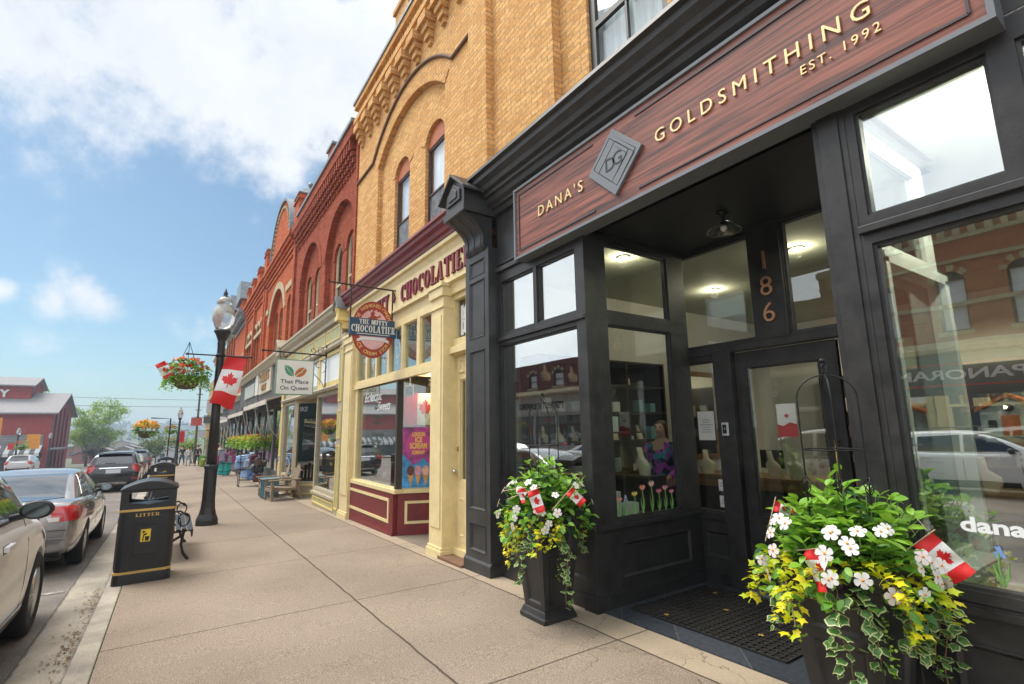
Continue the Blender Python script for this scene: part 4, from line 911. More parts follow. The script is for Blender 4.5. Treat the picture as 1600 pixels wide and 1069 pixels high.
mb=MB(); pts=[(11.84,yw+.02,7.74),(10.72,yw+.02,7.74)]+[(x,yw+.02,z+.06) for x,z in arch(7.0-.32,10.34+.32,7.68,.82,20)]+[(6.62,yw+.02,7.74),(6.1,yw+.02,7.74)]
mb.tube(pts,.035,6); mb.build('hood_mould',mat('brown_terracotta',(.16,.085,.04),.8,dirt=.3),NB)
mb=MB()
n=10; sp=.573
for i in range(n):
    mb=MB(); x=6.39+i*sp
    for j,(w,dd,z0,z1) in enumerate(((.07,.06,8.60,8.72),(.10,.11,8.70,8.84),(.135,.16,8.84,8.98),(.17,.22,8.98,9.16))):
        mb.box(x-w,x+w,yw-.02,yw+dd,z0,z1)
    mb.build('corbel',YB,NB)
mb=MB(); mb.box(6.10,11.88,yw-.3,yw+.14,9.16,9.30); mb.box(6.10,11.9,yw-.3,yw+.19,9.30,9.42)
n=44
for i in range(n): x=6.2+i*(5.6/n); mb.box(x,x+.055,yw-.02,yw+.10,9.42,9.74)
mb.box(6.10,11.88,yw-.3,yw+.05,9.42,9.74); mb.box(6.1,11.88,yw-.3,yw+.17,9.74,9.88)
mb.build('brick_parapet',YB,NB)
mb=MB(); mb.box(6.1,11.92,yw-.32,yw+.20,9.88,9.95); mb.build('coping',SLATE,NB)
mb=MB(); mb.box(8.45,9.15,yw-.25,yw+.12,9.88,10.42); mb.box(8.40,9.2,yw-.3,yw+.17,10.42,10.52); mb.build('parapet_pier',YB,NB)
# burgundy cornice, cream fascia with letters
corn=[(-3.6,4.86),(-3.14,4.84),(-3.06,4.80),(-3.05,4.75),(-3.09,4.735),(-3.10,4.68),(-3.15,4.63),(-3.17,4.57),(-3.21,4.55),(-3.22,4.50),(-3.26,4.48),(-3.6,4.48)]
MB().prism(corn,'x',5.92,11.80).build('cornice',BURG,NB)
cf=[(-3.6,4.48),(-3.22,4.48),(-3.22,4.42),(-3.27,4.40),(-3.30,4.30),(-3.30,3.83),(-3.24,3.815),(-3.24,3.77),(-3.30,3.75),(-3.31,3.60),(-3.6,3.60)]
MB().prism(cf,'x',5.92,11.80).build('fascia',CRM,NB)
mb=MB()
serif(mb,'CHOCOLATIER',.31,fr((7.17,-3.30,3.905),(-1,0,0),(0,1,0)),width=2.62,depth=.03)
serif(mb,'THE NUTTY',.31,fr((10.20,-3.30,3.905),(-1,0,0),(0,1,0)),width=2.15,depth=.03)
mb.prism([(8.78,4.06),(8.86,3.98),(8.94,4.06),(8.86,4.2)],'y',-3.30,-3.27)
mb.build('lettering',mat('burgundy_letters',(.20,.012,.022),.45,var=.15),NB,.002)
# pilasters either side of the flat's door and at the far end
def cpil(x0,x1,name='pilaster'):
    mb=MB(); g=gz((x0+x1)/2)
    mb.box(x0,x1,-3.55,-3.20,g-.05,3.62); mb.box(x0+.05,x1-.05,-3.2,-3.185,.25,3.3)
    mb.box(x0-.03,x1+.03,-3.55,-3.165,g-.05,.10+g); mb.box(x0-.015,x1+.015,-3.55,-3.18,.1+g,.14+g)
    mb.box(x0-.03,x1+.03,-3.55,-3.165,3.58,3.72); mb.box(x0-.05,x1+.05,-3.55,-3.14,3.72,3.78); mb.box(x0-.01,x1+.01,-3.5,-3.175,3.4,3.43)
    return mb.build(name,CRM,NB,.006)
cpil(6.56,6.98); cpil(11.12,11.72)
mb=MB(); mb.box(5.90,6.075,-3.55,-3.31,-.15,3.58); mb.build('door_jamb',CRM,NB,.006)
# flat's door
mb=MB(); mb.holed([(6.08,-.12),(6.58,-.12),(6.58,3.62),(6.08,3.62)],[[(6.10,.0),(6.545,.0),(6.545,2.68),(6.10,2.68)],[(6.12,2.92),(6.52,2.92),(6.52,3.52),(6.12,3.52)]],-3.36,0,None,.12)
mb.box(5.95,6.6,-3.48,-3.30,2.70,2.80); mb.build('door_frame',CRM,NB,.005)
T6=fr((0,-3.40,0),(1,0,0),(0,1,0))
MB().box(6.1,6.54,-3.455,-3.45,2.9,3.54).build('number_pane',glass('number_glass',.10,(.65,.72,.68)),NB)
MB().box(6.0,6.6,-3.56,-3.55,2.8,3.6).build('number_backing',mat('sea_green_back',(.16,.21,.18),.7),NB)
mb=MB(); text(mb,'1',.44,fr((6.42,-3.446,2.99),(-1,0,0),(0,1,0)),depth=.003,bold=.02); text(mb,'8',.44,fr((6.25,-3.446,2.99),(-1,0,0),(0,1,0)),depth=.003,bold=.02); mb.build('house_number',mat('white_vinyl2',(.8,.82,.82),.5),NB)
dm=MB(); frame(dm,6.0,6.56,-.02,2.68,[(6.12,6.44,.90,2.32)],-3.42,.045)
dm.panelboard(6.02,6.5,.08,.80,[(6.31,6.46,.16,.66),(6.10,6.25,.16,.66)],-3.415,.01,.03); dm.ring(6.30,6.46,2.42,2.62,[(0,-3.419),(0,-3.40),(.03,-3.40),(.04,-3.418)]); dm.ring(6.11,6.27,2.42,2.62,[(0,-3.419),(0,-3.40),(.03,-3.40),(.04,-3.418)])
ddr=dm.build('door',CRM,NB,.003)
MB().box(6.1,6.46,-3.46,-3.455,.88,2.34).build('pane',GL,ddr); MB().box(6.05,6.5,-3.54,-3.53,.85,2.36).build('net_curtain',mat('net_curtain',(.30,.31,.30),.9,stretch=(14,1,1)),ddr)
MB().sphere((6.50,-3.36,1.02),.032).build('door_knob',mat('steel_knob',(.6,.6,.58),.2,metal=1),ddr); MB().box(6.485,6.515,-3.42,-3.408,1.30,1.36).build('keyhole',mat('brass',(.5,.33,.1),.3,metal=.9),ddr)
MB().box(5.92,6.62,-3.56,-3.16,-.16,-.085).build('doorstep',mat('brown_step',(.17,.09,.05),.7,dirt=.4),NB,.01)
# shop entrance recess and big window. Street window X 8.86..11.1, cut away at its corner towards the recessed door
W0,W1=8.90,11.12
mb=MB(); pts=[]
lights=[(10.42,11.02,2.66,3.47),(9.80,10.30,2.66,3.47),(9.12,9.70,2.66,3.47),(8.42,9.02,2.66,3.47),(7.72,8.32,2.66,3.47),(7.04,7.60,2.66,3.47)]
frame(mb,6.96,11.14,2.52,3.60,lights,-3.28,.09); mb.box(6.96,11.14,-3.33,-3.255,2.50,2.60); o=mb.build('transom_window',CRM,NB,.004); panes(o,lights,-3.33,None,glass('transom_glass',.14,(.82,.88,.88)))
MB().box(7.0,11.1,-3.52,-3.50,2.6,3.5).build('blind',mat('pale_green_blind',(.42,.50,.47),.8,var=.15,vscale=1.2),NB)
mb=MB(); 
for cxp in (10.1,9.4,8.7):
    for r_,a0,a1 in ((.12,.4,4.8),(.07,3.4,7.5)):
        mb.tube([(cxp+r_*math.cos(a0+(a1-a0)*i/12)*.8,-3.338,3.02+r_*1.5*math.sin(a0+(a1-a0)*i/12)+.2*(r_-.09)) for i in range(13)],.011,4)
mb.build('painted_scroll',mat('white_vinyl2',(.8,.82,.82),.5),NB)
mb=MB(); mb.holed([(8.56,.56),(11.14,.56),(11.14,2.52),(8.56,2.52)],[[(8.60,.62),(10.92,.62),(10.92,2.50),(8.60,2.50)]],-3.29,0,None,.08); mb.box(8.50,11.3,-3.42,-3.245,.53,.60); mb.build('window_frame',CRM,NB,.005)
MB().box(8.60,10.94,-3.345,-3.339,.60,2.52).build('window_pane',GLR,NB)
mb=MB(); mb.box(8.545,8.615,-3.40,-3.285,.60,2.52); mb.build('corner_mullion',mat('dark_bronze',(.05,.045,.04),.4),NB)
mb=MB(); mb.v,mb.f,mb.m,mb.s=[],[],[],[]
# slanting return of the bay
Tn=fr((8.58,-3.31,0),(-.42,-1,0),(-1,.42,0)); L=1.35
mb=MB(); mb.box(0,L,-.006,0,.60,2.50,0,Tn); mb.build('return_pane',GL,NB)
mb=MB(); mb.box(-.02,L,-.10,.03,.53,.60,0,Tn); mb.box(L,L+.08,-.1,.02,-.2,2.55,0,Tn); mb.build('return_sill',CRM,NB,.004)
mb=MB(); g=gz(8.6); mb.box(.03,L,-.08,.0,g-.05,.525,0,Tn); mb.build('return_riser',BURG,NB)
mb=MB(); mb.ring(.15,L-.1,.02,.40,[(0,0),(0,.016),(.045,.016),(.045,0)],0,Tn); mb.build('riser_moulding',CRM,NB)
mb=MB(); mb.box(8.605,11.36,-3.42,-3.265,gz(11.3)-.05,.53); mb.box(8.595,11.38,-3.42,-3.25,gz(11.3)-.05,-.10); mb.build('stall_riser',BURG,NB)
mb=MB(); mb.ring(8.78,11.24,.02,.43,[(0,-3.266),(0,-3.248),(.05,-3.248),(.05,-3.266)]); mb.build('riser_moulding',CRM,NB)
# recess floor, inner door and shop inside
mb=MB(); mb.box(6.98,8.6,-4.72,-3.30,-.3,-.0); mb.v=[(x,y,gz(x)+.004 if z>-.1 else z) for x,y,z in mb.v]; mb.build('entrance_step',mat('brown_step2',(.20,.16,.12),.8,dirt=.3),NB)
mb=MB(); mb.holed([(6.9,-.2),(8.2,-.2),(8.2,2.6),(6.9,2.6)],[[(7.15,.9),(7.95,.9),(7.95,2.3),(7.15,2.3)]],-4.70,0,None,.05); mb.build('inner_door',CRM,NB)
MB().box(7.15,7.95,-4.74,-4.73,.9,2.3).build('inner_pane',GL,NB)
MB().box(6.9,8.7,-4.75,-3.3,2.60,2.64).build('entrance_ceiling',CRM,NB)
MB().box(6.93,6.99,-4.75,-3.5,-.2,2.6).build('entrance_wall',CRM,NB)
mb=MB(); mb.box(5.96,11.8,-9.4,-9.3,-.2,3.9); mb.box(11.4,11.5,-9.4,-3.5,-.2,3.9); mb.box(5.96,6.04,-9.4,-3.6,-.2,3.9); mb.build('shop_wall',mat('toffee_wall',(.34,.27,.18),.8,var=.15),NB)
MB().box(6,11.4,-9.3,-3.42,3.62,3.68).build('shop_ceiling',mat('shop_ceiling2',(.42,.38,.30),.8),NB)
MB().box(6,11.4,-9.3,-3.6,-.25,-.2).build('shop_floor',FLR,NB)
MB().box(8.7,11.3,-4.6,-3.45,.50,.56).build('window_floor',WHI,NB)
# window display
Bx=mat('box_green',(.12,.22,.12),.6); 
tag(MB().box(9.1,10.9,-4.95,-4.9,.6,1.9).build('backdrop_board',mat('pale_sage',(.30,.34,.24),.7,var=.2)),'pale green backdrop board inside the chocolate shop window','board')
for i,(x,s,c,lb) in enumerate(((10.5,.16,'gift_red','red and white wrapped ball of sweets, larger of the two in the cream shop window'),(10.1,.13,'gift_red','red and white wrapped ball of sweets, smaller of the two in the cream shop window'))):
    b=MB(); b.sphere((0,0,s),s,0,14); b.sphere((0,s*.55,s*1.1),s*.6,1,10); o=b.build('sweet_bag',[mat(c,(.55,.03,.03),.3,coat=.5),mat('gift_white',(.75,.75,.75),.4)]); o.location=(x,-3.75,.58); tag(o,lb,'sweets')
o=MB().box(9.35,9.75,-3.80,-3.78,.58,.98).build('menu_card',mat('menu_blue_white',(.50,.56,.62),.6)); tag(o,'pale blue card standing in the chocolate shop window','card')
mb=MB()
for i,(s_,z) in enumerate((("Since 1980",2.02),("Gluten Free",1.86),("Dairy Free",1.74),("No Sugar Added",1.50),("Handmade",1.38),("Fudge & Nuts",1.26),("LOCALLY MADE",1.14))):
    text(mb,s_,.07,fr((9.7,-3.336,z),(-1,0,0),(0,1,0)),depth=.002)
o=mb.build('window_lettering',mat('dark_green_vinyl',(.05,.08,.05),.5)); tag(o,'small dark lines of lettering on the chocolate shop\'s big window','lettering')
mb=MB(); 
text(mb,'Eclectic',.19,fr((10.05,-3.334,2.20),(-1,0,0),(0,1,0)),depth=.002,shear=.5,width=1.1); text(mb,'Sweets',.17,fr((9.4,-3.334,2.0),(-1,0,0),(0,1,0)),depth=.002,shear=.5)
o=mb.build('window_lettering',mat('white_vinyl',(.85,.86,.86),.5)); tag(o,'white script lettering across the top of the chocolate shop window','lettering')
# ice cream poster behind the slanting pane
Tp=Tn@Matrix.Translation((.035,0,0))@Matrix.Diagonal((.62,1,1,1))
pt=thing('poster','bright pink and blue ice cream poster in the chocolate shop\'s slanting side window','poster',(8.5,-3.6,.6))
def tq(mb,poly,w,m=0): mb.prism(poly,'y',w,w+.002,m,False,Tp)
mb=MB(); tq(mb,[(.10,.62),(.98,.62),(.98,1.66),(.10,1.66)],.004); mb.build('sheet',mat('poster_magenta',(.42,.05,.27),.5,var=.45,vscale=5),pt)
mb=MB(); tq(mb,[(.10,.62),(.98,.62),(.98,.9),(.7,1.12),(.4,1.0),(.10,1.2)],.007); mb.build('swirl',mat('poster_blue',(.05,.30,.62),.5,var=.4,vscale=6),pt)
mb=MB(); tq(mb,[(.54+.34*math.cos(a),1.38+.21*math.sin(a)) for a in [2*PI*k/24 for k in range(24)]],.010); mb.build('disc',mat('poster_pink',(.55,.05,.22),.5),pt)
mb=MB()
for s_,z,hh,w_ in (('LONDON',1.50,.07,.36),('ICE',1.40,.085,.2),('SCREAM',1.29,.09,.48),('COMPANY',1.19,.06,.36)): text(mb,s_,hh,Tp@Matrix.Translation((.54,.012,z)),depth=.002,bold=.04,width=w_)
mb.build('lettering',mat('poster_yellow',(.80,.52,.08),.5),pt)
for cxp,cc in ((.33,(.10,.03,.02)),(.54,(.62,.28,.34)),(.75,(.70,.42,.30))):
    mb=MB(); tq(mb,[(cxp-.09,.86),(cxp,.64),(cxp+.09,.86)],.010); mb.build('cone',mat('wafer',(.60,.30,.08),.6,var=.3,vscale=20),pt)
    mb=MB(); tq(mb,[(cxp+.10*math.cos(a),.91+.085*math.sin(a)) for a in [2*PI*k/16 for k in range(16)]],.013); mb.build('scoop',mat('scoop%d'%int(cxp*100),cc,.5,var=.3,vscale=12),pt)
mb=MB(); tq(mb,[(.86,.98),(1.02,.98),(1.02,1.16),(.86,1.16)],.016); mb.build('yellow_note',mat('yellow_note',(.75,.65,.05),.5),pt)
# big flag hanging inside with a brick arch mural look
fl=thing('indoor_flag','large red and white flag hanging inside the chocolate shop above the poster','flag',(8.6,-4.9,1.7))
mb=MB(); mb.box(.1,.5,-.56,-.55,1.7,2.3,0,Tp); mb.box(.98,1.3,-.56,-.55,1.7,2.3,0,Tp); mb.build('red_bands',RED,fl); mb=MB(); mb.box(.5,.98,-.56,-.552,1.7,2.3,0,Tp); mb.build('white_band',mat('flag_white',(.72,.72,.70),.7),fl)
mb=MB(); mb.prism([(.74+x*.2,2.0+y*.2) for x,y in LEAF],'y',-.55,-.545,0,False,Tp); mb.build('leaf',RED,fl)
sp_=thing('loudspeaker','small white box speaker high inside the chocolate shop window','speaker',(8.6,-3.8,2.3)); 
mb=MB(); mb.box(.10,.27,-.28,-.14,2.22,2.42,0,Tn); mb.build('case',mat('speaker_white',(.7,.68,.6),.5),sp_,.008); mb=MB(); mb.box(.125,.245,-.14,-.135,2.245,2.395,0,Tn); mb.build('grille',mat('bell_black',(.01,.01,.01),.2),sp_); mb=MB(); mb.tube([Tn@Vector((.2,-.2,2.42)),Tn@Vector((.2,-.2,2.60))],.01,6); mb.build('bracket_arm',WHT,sp_)
for i,(u,lb) in enumerate(((.62,'white spot lamp under the ceiling of the chocolate shop window'),)):
    t=thing('spot_lamp',lb,'lamp',(8.3,-3.9,2.5)); mb=MB(); mb.lathe([(.03,.08),(.06,0),(.05,0),(.02,.07)],tuple(Tn@Vector((u,-.15,2.44))),14); mb.build('shade',CRM,t); mb=MB(); mb.tube([Tn@Vector((u,-.15,2.5)),Tn@Vector((u,-.15,2.6))],.012,6); mb.build('stem',CRM,t)
l=D.lights.new('l','POINT'); l.energy=6; l.color=(1,.82,.6); l.shadow_soft_size=.1; lo=D.objects.new('bulb_light',l); COL.objects.link(lo); lo.parent=t; w=Tn@Vector((.62,-.3,2.42)); lo.location=w-Vector((8.3,-3.9,2.5))
# oval hanging sign
hs=thing('hanging_sign','round red and blue hanging sign of the chocolate shop on an iron bar','sign',(8.8,-3.3,4.15))
mb=MB(); mb.tube([(8.8,-3.45,4.205),(8.8,-2.07,4.205)],.016,8); mb.tube([(8.8,-2.07,4.205),(8.8,-2.07,4.25)],.012,6)
for y in (-2.47,-3.24): mb.box(8.79,8.81,y-.012,y+.012,3.25,4.2)
mb.build('iron_bar',mat('rusty_iron',(.06,.025,.02),.6,metal=.3,dirt=.4),hs)
cyy_,czz=-2.885,3.42; Ts=fr((8.8,cyy_,czz),(0,-1,0),(-1,0,0))
def disc(mb,rx,rz,w0,w1,m=0): mb.prism([(rx*math.cos(2*PI*i/48),rz*math.sin(2*PI*i/48)) for i in range(48)],'y',w0,w1,m,False,Ts)
mb=MB(); disc(mb,.385,.52,-.02,.02); mb.build('rim',mat('sign_brick_red',(.36,.045,.02),.45,dirt=.1),hs,.003)
mb=MB(); disc(mb,.27,.37,.02,.026); mb.build('centre',mat('sign_pink',(.72,.42,.42),.5),hs)
mb=MB(); mb.prism([(-.43,-.13),(.43,-.13),(.43,.19),(-.43,.19)],'y',-.03,.035,0,False,Ts); mb.build('name_band',mat('sign_navy',(.03,.075,.13),.4),hs,.004)
mb=MB(); mb.prism([(-.30,-.20),(-.2,-.15),(.2,-.15),(.30,-.20),(.28,-.24),(.18,-.20),(-.18,-.20),(-.28,-.24)],'y',.026,.032,0,False,Ts); mb.build('ribbon',WHT,hs)
mb=MB(); serif(mb,'THE NUTTY',.085,Ts@Matrix.Translation((0,.035,.085)),depth=.006,width=.52); serif(mb,'CHOCOLATIER',.13,Ts@Matrix.Translation((0,.035,-.065)),depth=.006,width=.80); mb.prism([(-.3,-.10),(.3,-.10),(.3,-.09),(-.3,-.09)],'y',.035,.040,0,False,Ts); mb.build('lettering',mat('sign_letter_white',(.80,.78,.70),.5),hs)
mb=MB()
def arctext(mb,txt,rx,rz,a0,a1,h,flip=False,w=.021):
    n=len(txt)
    for i,c in enumerate(txt):
        if c==' ': continue
        a=a0+(a1-a0)*i/(n-1); x,z=rx*math.cos(a),rz*math.sin(a)
        tang=math.atan2(rz*math.cos(a),-rx*math.sin(a)); rot=tang-PI if not flip else tang
        M=Ts@Matrix.Translation((x,w,z))@Matrix.Rotation(-rot,4,'Y')@Matrix.Translation((0,0,-h/2))
        text(mb,c,h,M,depth=.004,bold=.02)
arctext(mb,'OLDE FASHIONED CANDY &',.327,.447,PI*.93,PI*.07,.062)
arctext(mb,'ICE CREAM STORE',.327,.447,PI*1.17,PI*1.83,.062,True)
mb.build('rim_lettering',mat('sign_gold',(.75,.45,.16),.45),hs)
# squirrel-like weathervane figure: leaf sprigs and a branching mark in the same red
mb=MB()
for a in np.linspace(.25,PI-.25,7): mb.prism([(.19*math.cos(a)+.03*math.cos(b),.27+.02+ .08*math.sin(a)+.03*math.sin(b)) for b in [2*PI*k/8 for k in range(8)]],'y',.026,.031,0,False,Ts)
mb.prism([(-.12,.19),(-.05,.24),(-.06,.30),(-.01,.34),(.02,.30),(.0,.26),(.06,.24),(.12,.28),(.13,.24),(.05,.20),(.08,.19)],'y',.026,.033,0,False,Ts); mb.build('emblem',mat('sign_brick_red',(.36,.045,.02),.45),hs)
# ------------------------------------------------------------------ brick terrace down the street
def winrow(parent,wins,y,wallmat_d,m,curt=True,munt=0,lower=None,g=None):
    for a,b,c,d_,e in wins: sash(parent,a,b,c,d_,y,m,g or DARKGLASS,curt,e,None,munt,.06)
PANE2=glass('plain_upstairs_glass',.13,(.75,.82,.82))
# --- dark red building with two blind arches above the sage shopfront
RA=thing('red_brick_building','dark red brick building with two tall blind arches and a sage and cream shopfront','building',(15.8,-3.4,gz(15.8)))
yr=-3.42; mb=MB(); wins=[]; bigs=[]
for c in (13.55,17.25):
    bigs.append(archhole(c-1.5,c+1.5,4.75,6.62,1.30,20)); wins+=[(c-1.05,c-.2,4.95,6.55,.40),(c+.2,c+1.05,4.95,6.55,.40)]
mb.holed([(11.86,4.6),(19.80,4.6),(19.8,9.45),(11.86,9.45)],bigs,yr,0,None,.16)
mb.holed([(11.9,4.7),(19.6,4.7),(19.6,8.1),(11.9,8.1)],[archhole(*w,10) for w in wins],yr-.16,0,None,.12)
mb.box(11.86,12.02,yr-.1,yr+.06,4.6,9.45); mb.box(19.62,19.86,yr-.1,yr+.08,4.6,9.45)
mb.build('brick_wall',RB,RA)
MB().box(11.9,19.8,-11.5,-4.0,4.0,9.3).build('rear_block',RB,RA)
winrow(RA,wins,yr-.22,0,mat('cream_sash',(.62,.52,.33),.5,var=.1),g=PANE2)
for c in (13.55,17.25): mb=MB(); archring(mb,c-1.5,c+1.5,6.62,1.30,.24,yr-.01,.03,36); mb.build('brick_arch',RB,RA)
for w in wins: mb=MB(); archring(mb,w[0],w[1],w[3],w[4],.18,yr-.17,.03,12); mb.build('brick_arch',RB,RA)
mb=MB(); n=30
for i in range(n):
    x=12.15+i*(7.4/n)
    for j,(dd,z0,z1) in enumerate(((.05,8.35,8.52),(.10,8.48,8.68),(.15,8.64,8.84),(.20,8.80,9.12))): mb.box(x,x+.11,yr-.02,yr+dd,z0,z1)
mb.build('corbels',RB,RA)
mb=MB(); mb.box(11.86,19.9,yr-.3,yr+.22,9.10,9.42); mb.build('brick_parapet',RB,RA)
mb=MB(); mb.box(11.84,18.8,yr-.35,yr+.27,9.42,9.52); mb.build('coping',SLATE,RA)
mb=MB(); mb.box(13.9,14.5,yr-.3,yr+.2,9.5,9.85); mb.build('parapet_pier',RB2,RA); MB().box(13.85,14.55,yr-.33,yr+.25,9.85,9.93).build('pier_cap',SLATE,RA)
def pinnacle(parent,x0,x1,y,z0,z1,h=.62,m=RB2):
    s=(x1-x0); cx=(x0+x1)/2; cy_=y-s/2+.12
    p=MB(); p.box(x0,x1,y-s+.12,y+.12,z0,z1); p.box(x0-.05,x1+.05,y-s+.07,y+.17,z1-.22,z1-.14); p=p.build('pier',m,parent)
    c=MB(); r=s*.72; c.lathe([(r*1.08,0),(r*1.08,.05),(r*.80,.16),(r*.55,.30),(r*.26,.42),(.05,.46),(.05,.50)],(cx,cy_,z1),4,0,None,False,ph=PI/4)
    c.lathe([(.05,.48),(.04,.52),(.09,.56),(.10,.62),(.07,.69),(.0001,.72)],(cx,cy_,z1),12); c.build('zinc_cap',SLATE,p)
pinnacle(RA,18.85,19.75,yr+.05,9.3,10.45)
# sage and cream shopfront
ys=-3.22
def box_part(name,m,*b,parent=RA,bev=.004): return MB().box(*b).build(name,m,parent,bev)
corn=[(-3.6,4.70),(-3.02,4.68),(-2.96,4.64),(-2.96,4.58),(-3.0,4.56),(-3.02,4.48),(-3.08,4.42),(-3.12,4.40),(-3.13,4.30),(-3.6,4.30)]
MB().prism(corn,'x',12.1,19.6).build('cornice',TAUP,RA)
gabled_bracket(RA,11.80,12.10,YEL,-3.2,-3.02,4.80,4.02).children[0].data.materials.__setitem__(0,SLATE); gabled_bracket(RA,19.25,19.75,TAUP,-3.18,-2.92,4.92,3.95)
mb=MB(); mb.box(12.1,19.4,-3.6,ys,3.72,4.30); mb.build('fascia',TAUP,RA)
for i in range(5):
    a=12.25+i*1.43; mb=MB(); mb.ring(a,a+1.30,3.86,4.22,[(0,ys),(0,ys+.02),(.04,ys+.02),(.05,ys+.002)]); q=mb.build('fascia_moulding',YEL,RA); MB().box(a+.05,a+1.25,ys,ys+.004,3.91,4.17).build('fascia_panel',SAGE,q)
mb=MB(); mb.prism([(-3.6,3.62),(-3.14,3.66),(-3.12,3.70),(-3.16,3.74),(-3.6,3.74)],'x',12.0,19.5); mb.build('string_course',TAUP,RA)
# white transom signs
for i,(a,b) in enumerate(((12.15,14.25),(14.45,16.6),(16.8,18.9))):
    mb=MB(); mb.holed([(a-.1,2.74),(b+.1,2.74),(b+.1,3.62),(a-.1,3.62)],[[(a,2.86),(b,2.86),(b,3.54),(a,3.54)]],ys,0,None,.05); f=mb.build('transom_frame',YEL if i==0 else TAUP,RA,.004)
    MB().box(a,b,ys-.05,ys-.045,2.86,3.54).build('white_panel',mat('white_sign_panel',(.78,.80,.79),.35,var=.05,vscale=1),f)
mb=MB(); mb.prism([(-3.5,2.60),(-3.13,2.62),(-3.10,2.68),(-3.14,2.72),(-3.5,2.76)],'x',12.1,19.3); mb.build('lower_cornice',TAUP,RA)
# right pilaster (yellow and sage), window, recess, angled panel, left window and pilaster
def panel_col(x0,x1,z1,ms,mf,mp,parent,panels):
    g=gz(x0); mb=MB(); mb.box(x0,x1,-3.55,ys+.03,g-.06,z1); o=mb.build('pilaster',ms,parent,.005)
    for a,b in panels:
        r=MB(); r.ring(x0+.05,x1-.05,a,b,[(0,ys+.03),(0,ys+.05),(.03,ys+.05),(.035,ys+.032)]); r.build('moulding',mf,o); MB().box(x0+.085,x1-.085,ys+.03,ys+.034,a+.035,b-.035).build('panel',mp,o)
    return o
panel_col(11.76,12.12,3.9,TAUP,YEL,SAGE,RA,[(-.12,1.30),(1.45,2.1),(2.3,3.6)])
panel_col(19.2,19.6,3.9,TAUP,YEL,YEL,RA,[(-.2,.6),(.8,2.3),(2.5,3.5)])
def shopwin(parent,x0,x1,z0,z1,y,m,gm=GLR,mull=()):
    mb=MB(); k=.09; xs=[x0]+list(mull)+[x1]; ops=[(xs[i]+k*(1 if i==0 else .5),xs[i+1]-k*(1 if i==len(xs)-2 else .5),z0+k,z1-k) for i in range(len(xs)-1)]
    frame(mb,x0,x1,z0,z1,ops,y,.10); o=mb.build('window',m,parent); panes(o,ops,y-.06,None,gm); return o
shopwin(RA,12.12,14.35,.10,2.62,ys,TAUP)
def riser(parent,x0,x1,z1,y,ms,mf,mp):
    g=gz(x1); mb=MB(); mb.box(x0,x1,y-.12,y,g-.06,z1); mb.box(x0-.02,x1+.02,y-.15,y+.05,z1-.03,z1+.03); o=mb.build('stall_riser',ms,parent,.004)
    r=MB(); r.ring(x0+.1,x1-.1,g+.09,z1-.08,[(0,y),(0,y+.02),(.04,y+.02),(.045,y+.003)]); r.build('moulding',mf,o); MB().box(x0+.15,x1-.15,y,y+.004,g+.14,z1-.13).build('panel',mp,o)
riser(RA,12.12,14.35,.07,ys+.01,TAUP,YEL,SAGE)
# recess: back panel seen beside the window and angled bay
Ta=fr((16.0,-4.1,0),(.93,.9,0),(-.9,.93,0))   # slanting return facing the camera
mb=MB(); mb.box(0,.55,-.06,0,.12,2.55,0,Ta); mb.box(.0,1.35,-.07,.01,2.5,2.66,0,Ta); mb.box(1.22,1.35,-.07,.01,.1,2.55,0,Ta); o=mb.build('angled_panel',TAUP,RA,.004)
mb=MB(); mb.ring(.08,.47,.25,2.42,[(0,0),(0,.02),(.05,.02),(.055,.003)],0,Ta); mb.build('moulding',YEL,o); MB().box(.14,.41,.0,.004,.31,2.36,0,Ta).build('panel',SAGE,o)
MB().box(.55,1.22,-.04,-.034,.12,2.5,0,Ta).build('angled_pane',GLR,RA)
mb=MB(); g=gz(16.5); mb.box(0,1.36,-.10,.02,g-.08,.12,0,Ta); o=mb.build('angled_riser',TAUP,RA,.004); mb=MB(); mb.ring(.1,1.25,g+.08,.04,[(0,.02),(0,.04),(.04,.04),(.045,.023)],0,Ta); mb.build('moulding',YEL,o)
shopwin(RA,17.26,19.2,.16,2.6,ys,TAUP); riser(RA,17.26,19.2,.13,ys+.01,TAUP,YEL,SAGE)
box_part('entrance_door',mat('dark_door',(.045,.05,.045),.4),14.9,15.9,-4.22,-4.15,gz(15),2.6); box_part('inner_wall',TAUP,14.35,14.43,-4.2,ys-.1,gz(14),3.6); box_part('entrance_wall',TAUP,14.35,16.1,-4.3,-4.22,gz(15),3.6); box_part('entrance_ceiling',TAUP,14.35,17.3,-4.3,ys-.05,2.66,2.72)
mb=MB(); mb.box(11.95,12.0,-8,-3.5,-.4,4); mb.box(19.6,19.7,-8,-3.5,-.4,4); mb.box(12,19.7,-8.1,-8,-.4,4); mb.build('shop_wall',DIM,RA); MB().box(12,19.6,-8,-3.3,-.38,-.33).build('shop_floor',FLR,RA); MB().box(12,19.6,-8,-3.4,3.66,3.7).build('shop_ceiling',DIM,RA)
o=MB().box(12.9,13.5,-3.95,-3.5,.2,1.75).build('display_cupboard',mat('pine_cupboard',(.42,.17,.05),.5,var=.2)); tag(o,'orange pine cupboard standing behind the shop window of the sage shopfront','cupboard')
tag(MB().box(15.9,16.2,-4.6,-4.3,.2,1.2).build('display_stand',mat('teal_paint',(.08,.30,.28),.5)),'teal display stand inside the angled window of the sage shopfront','stand')
mb=MB()
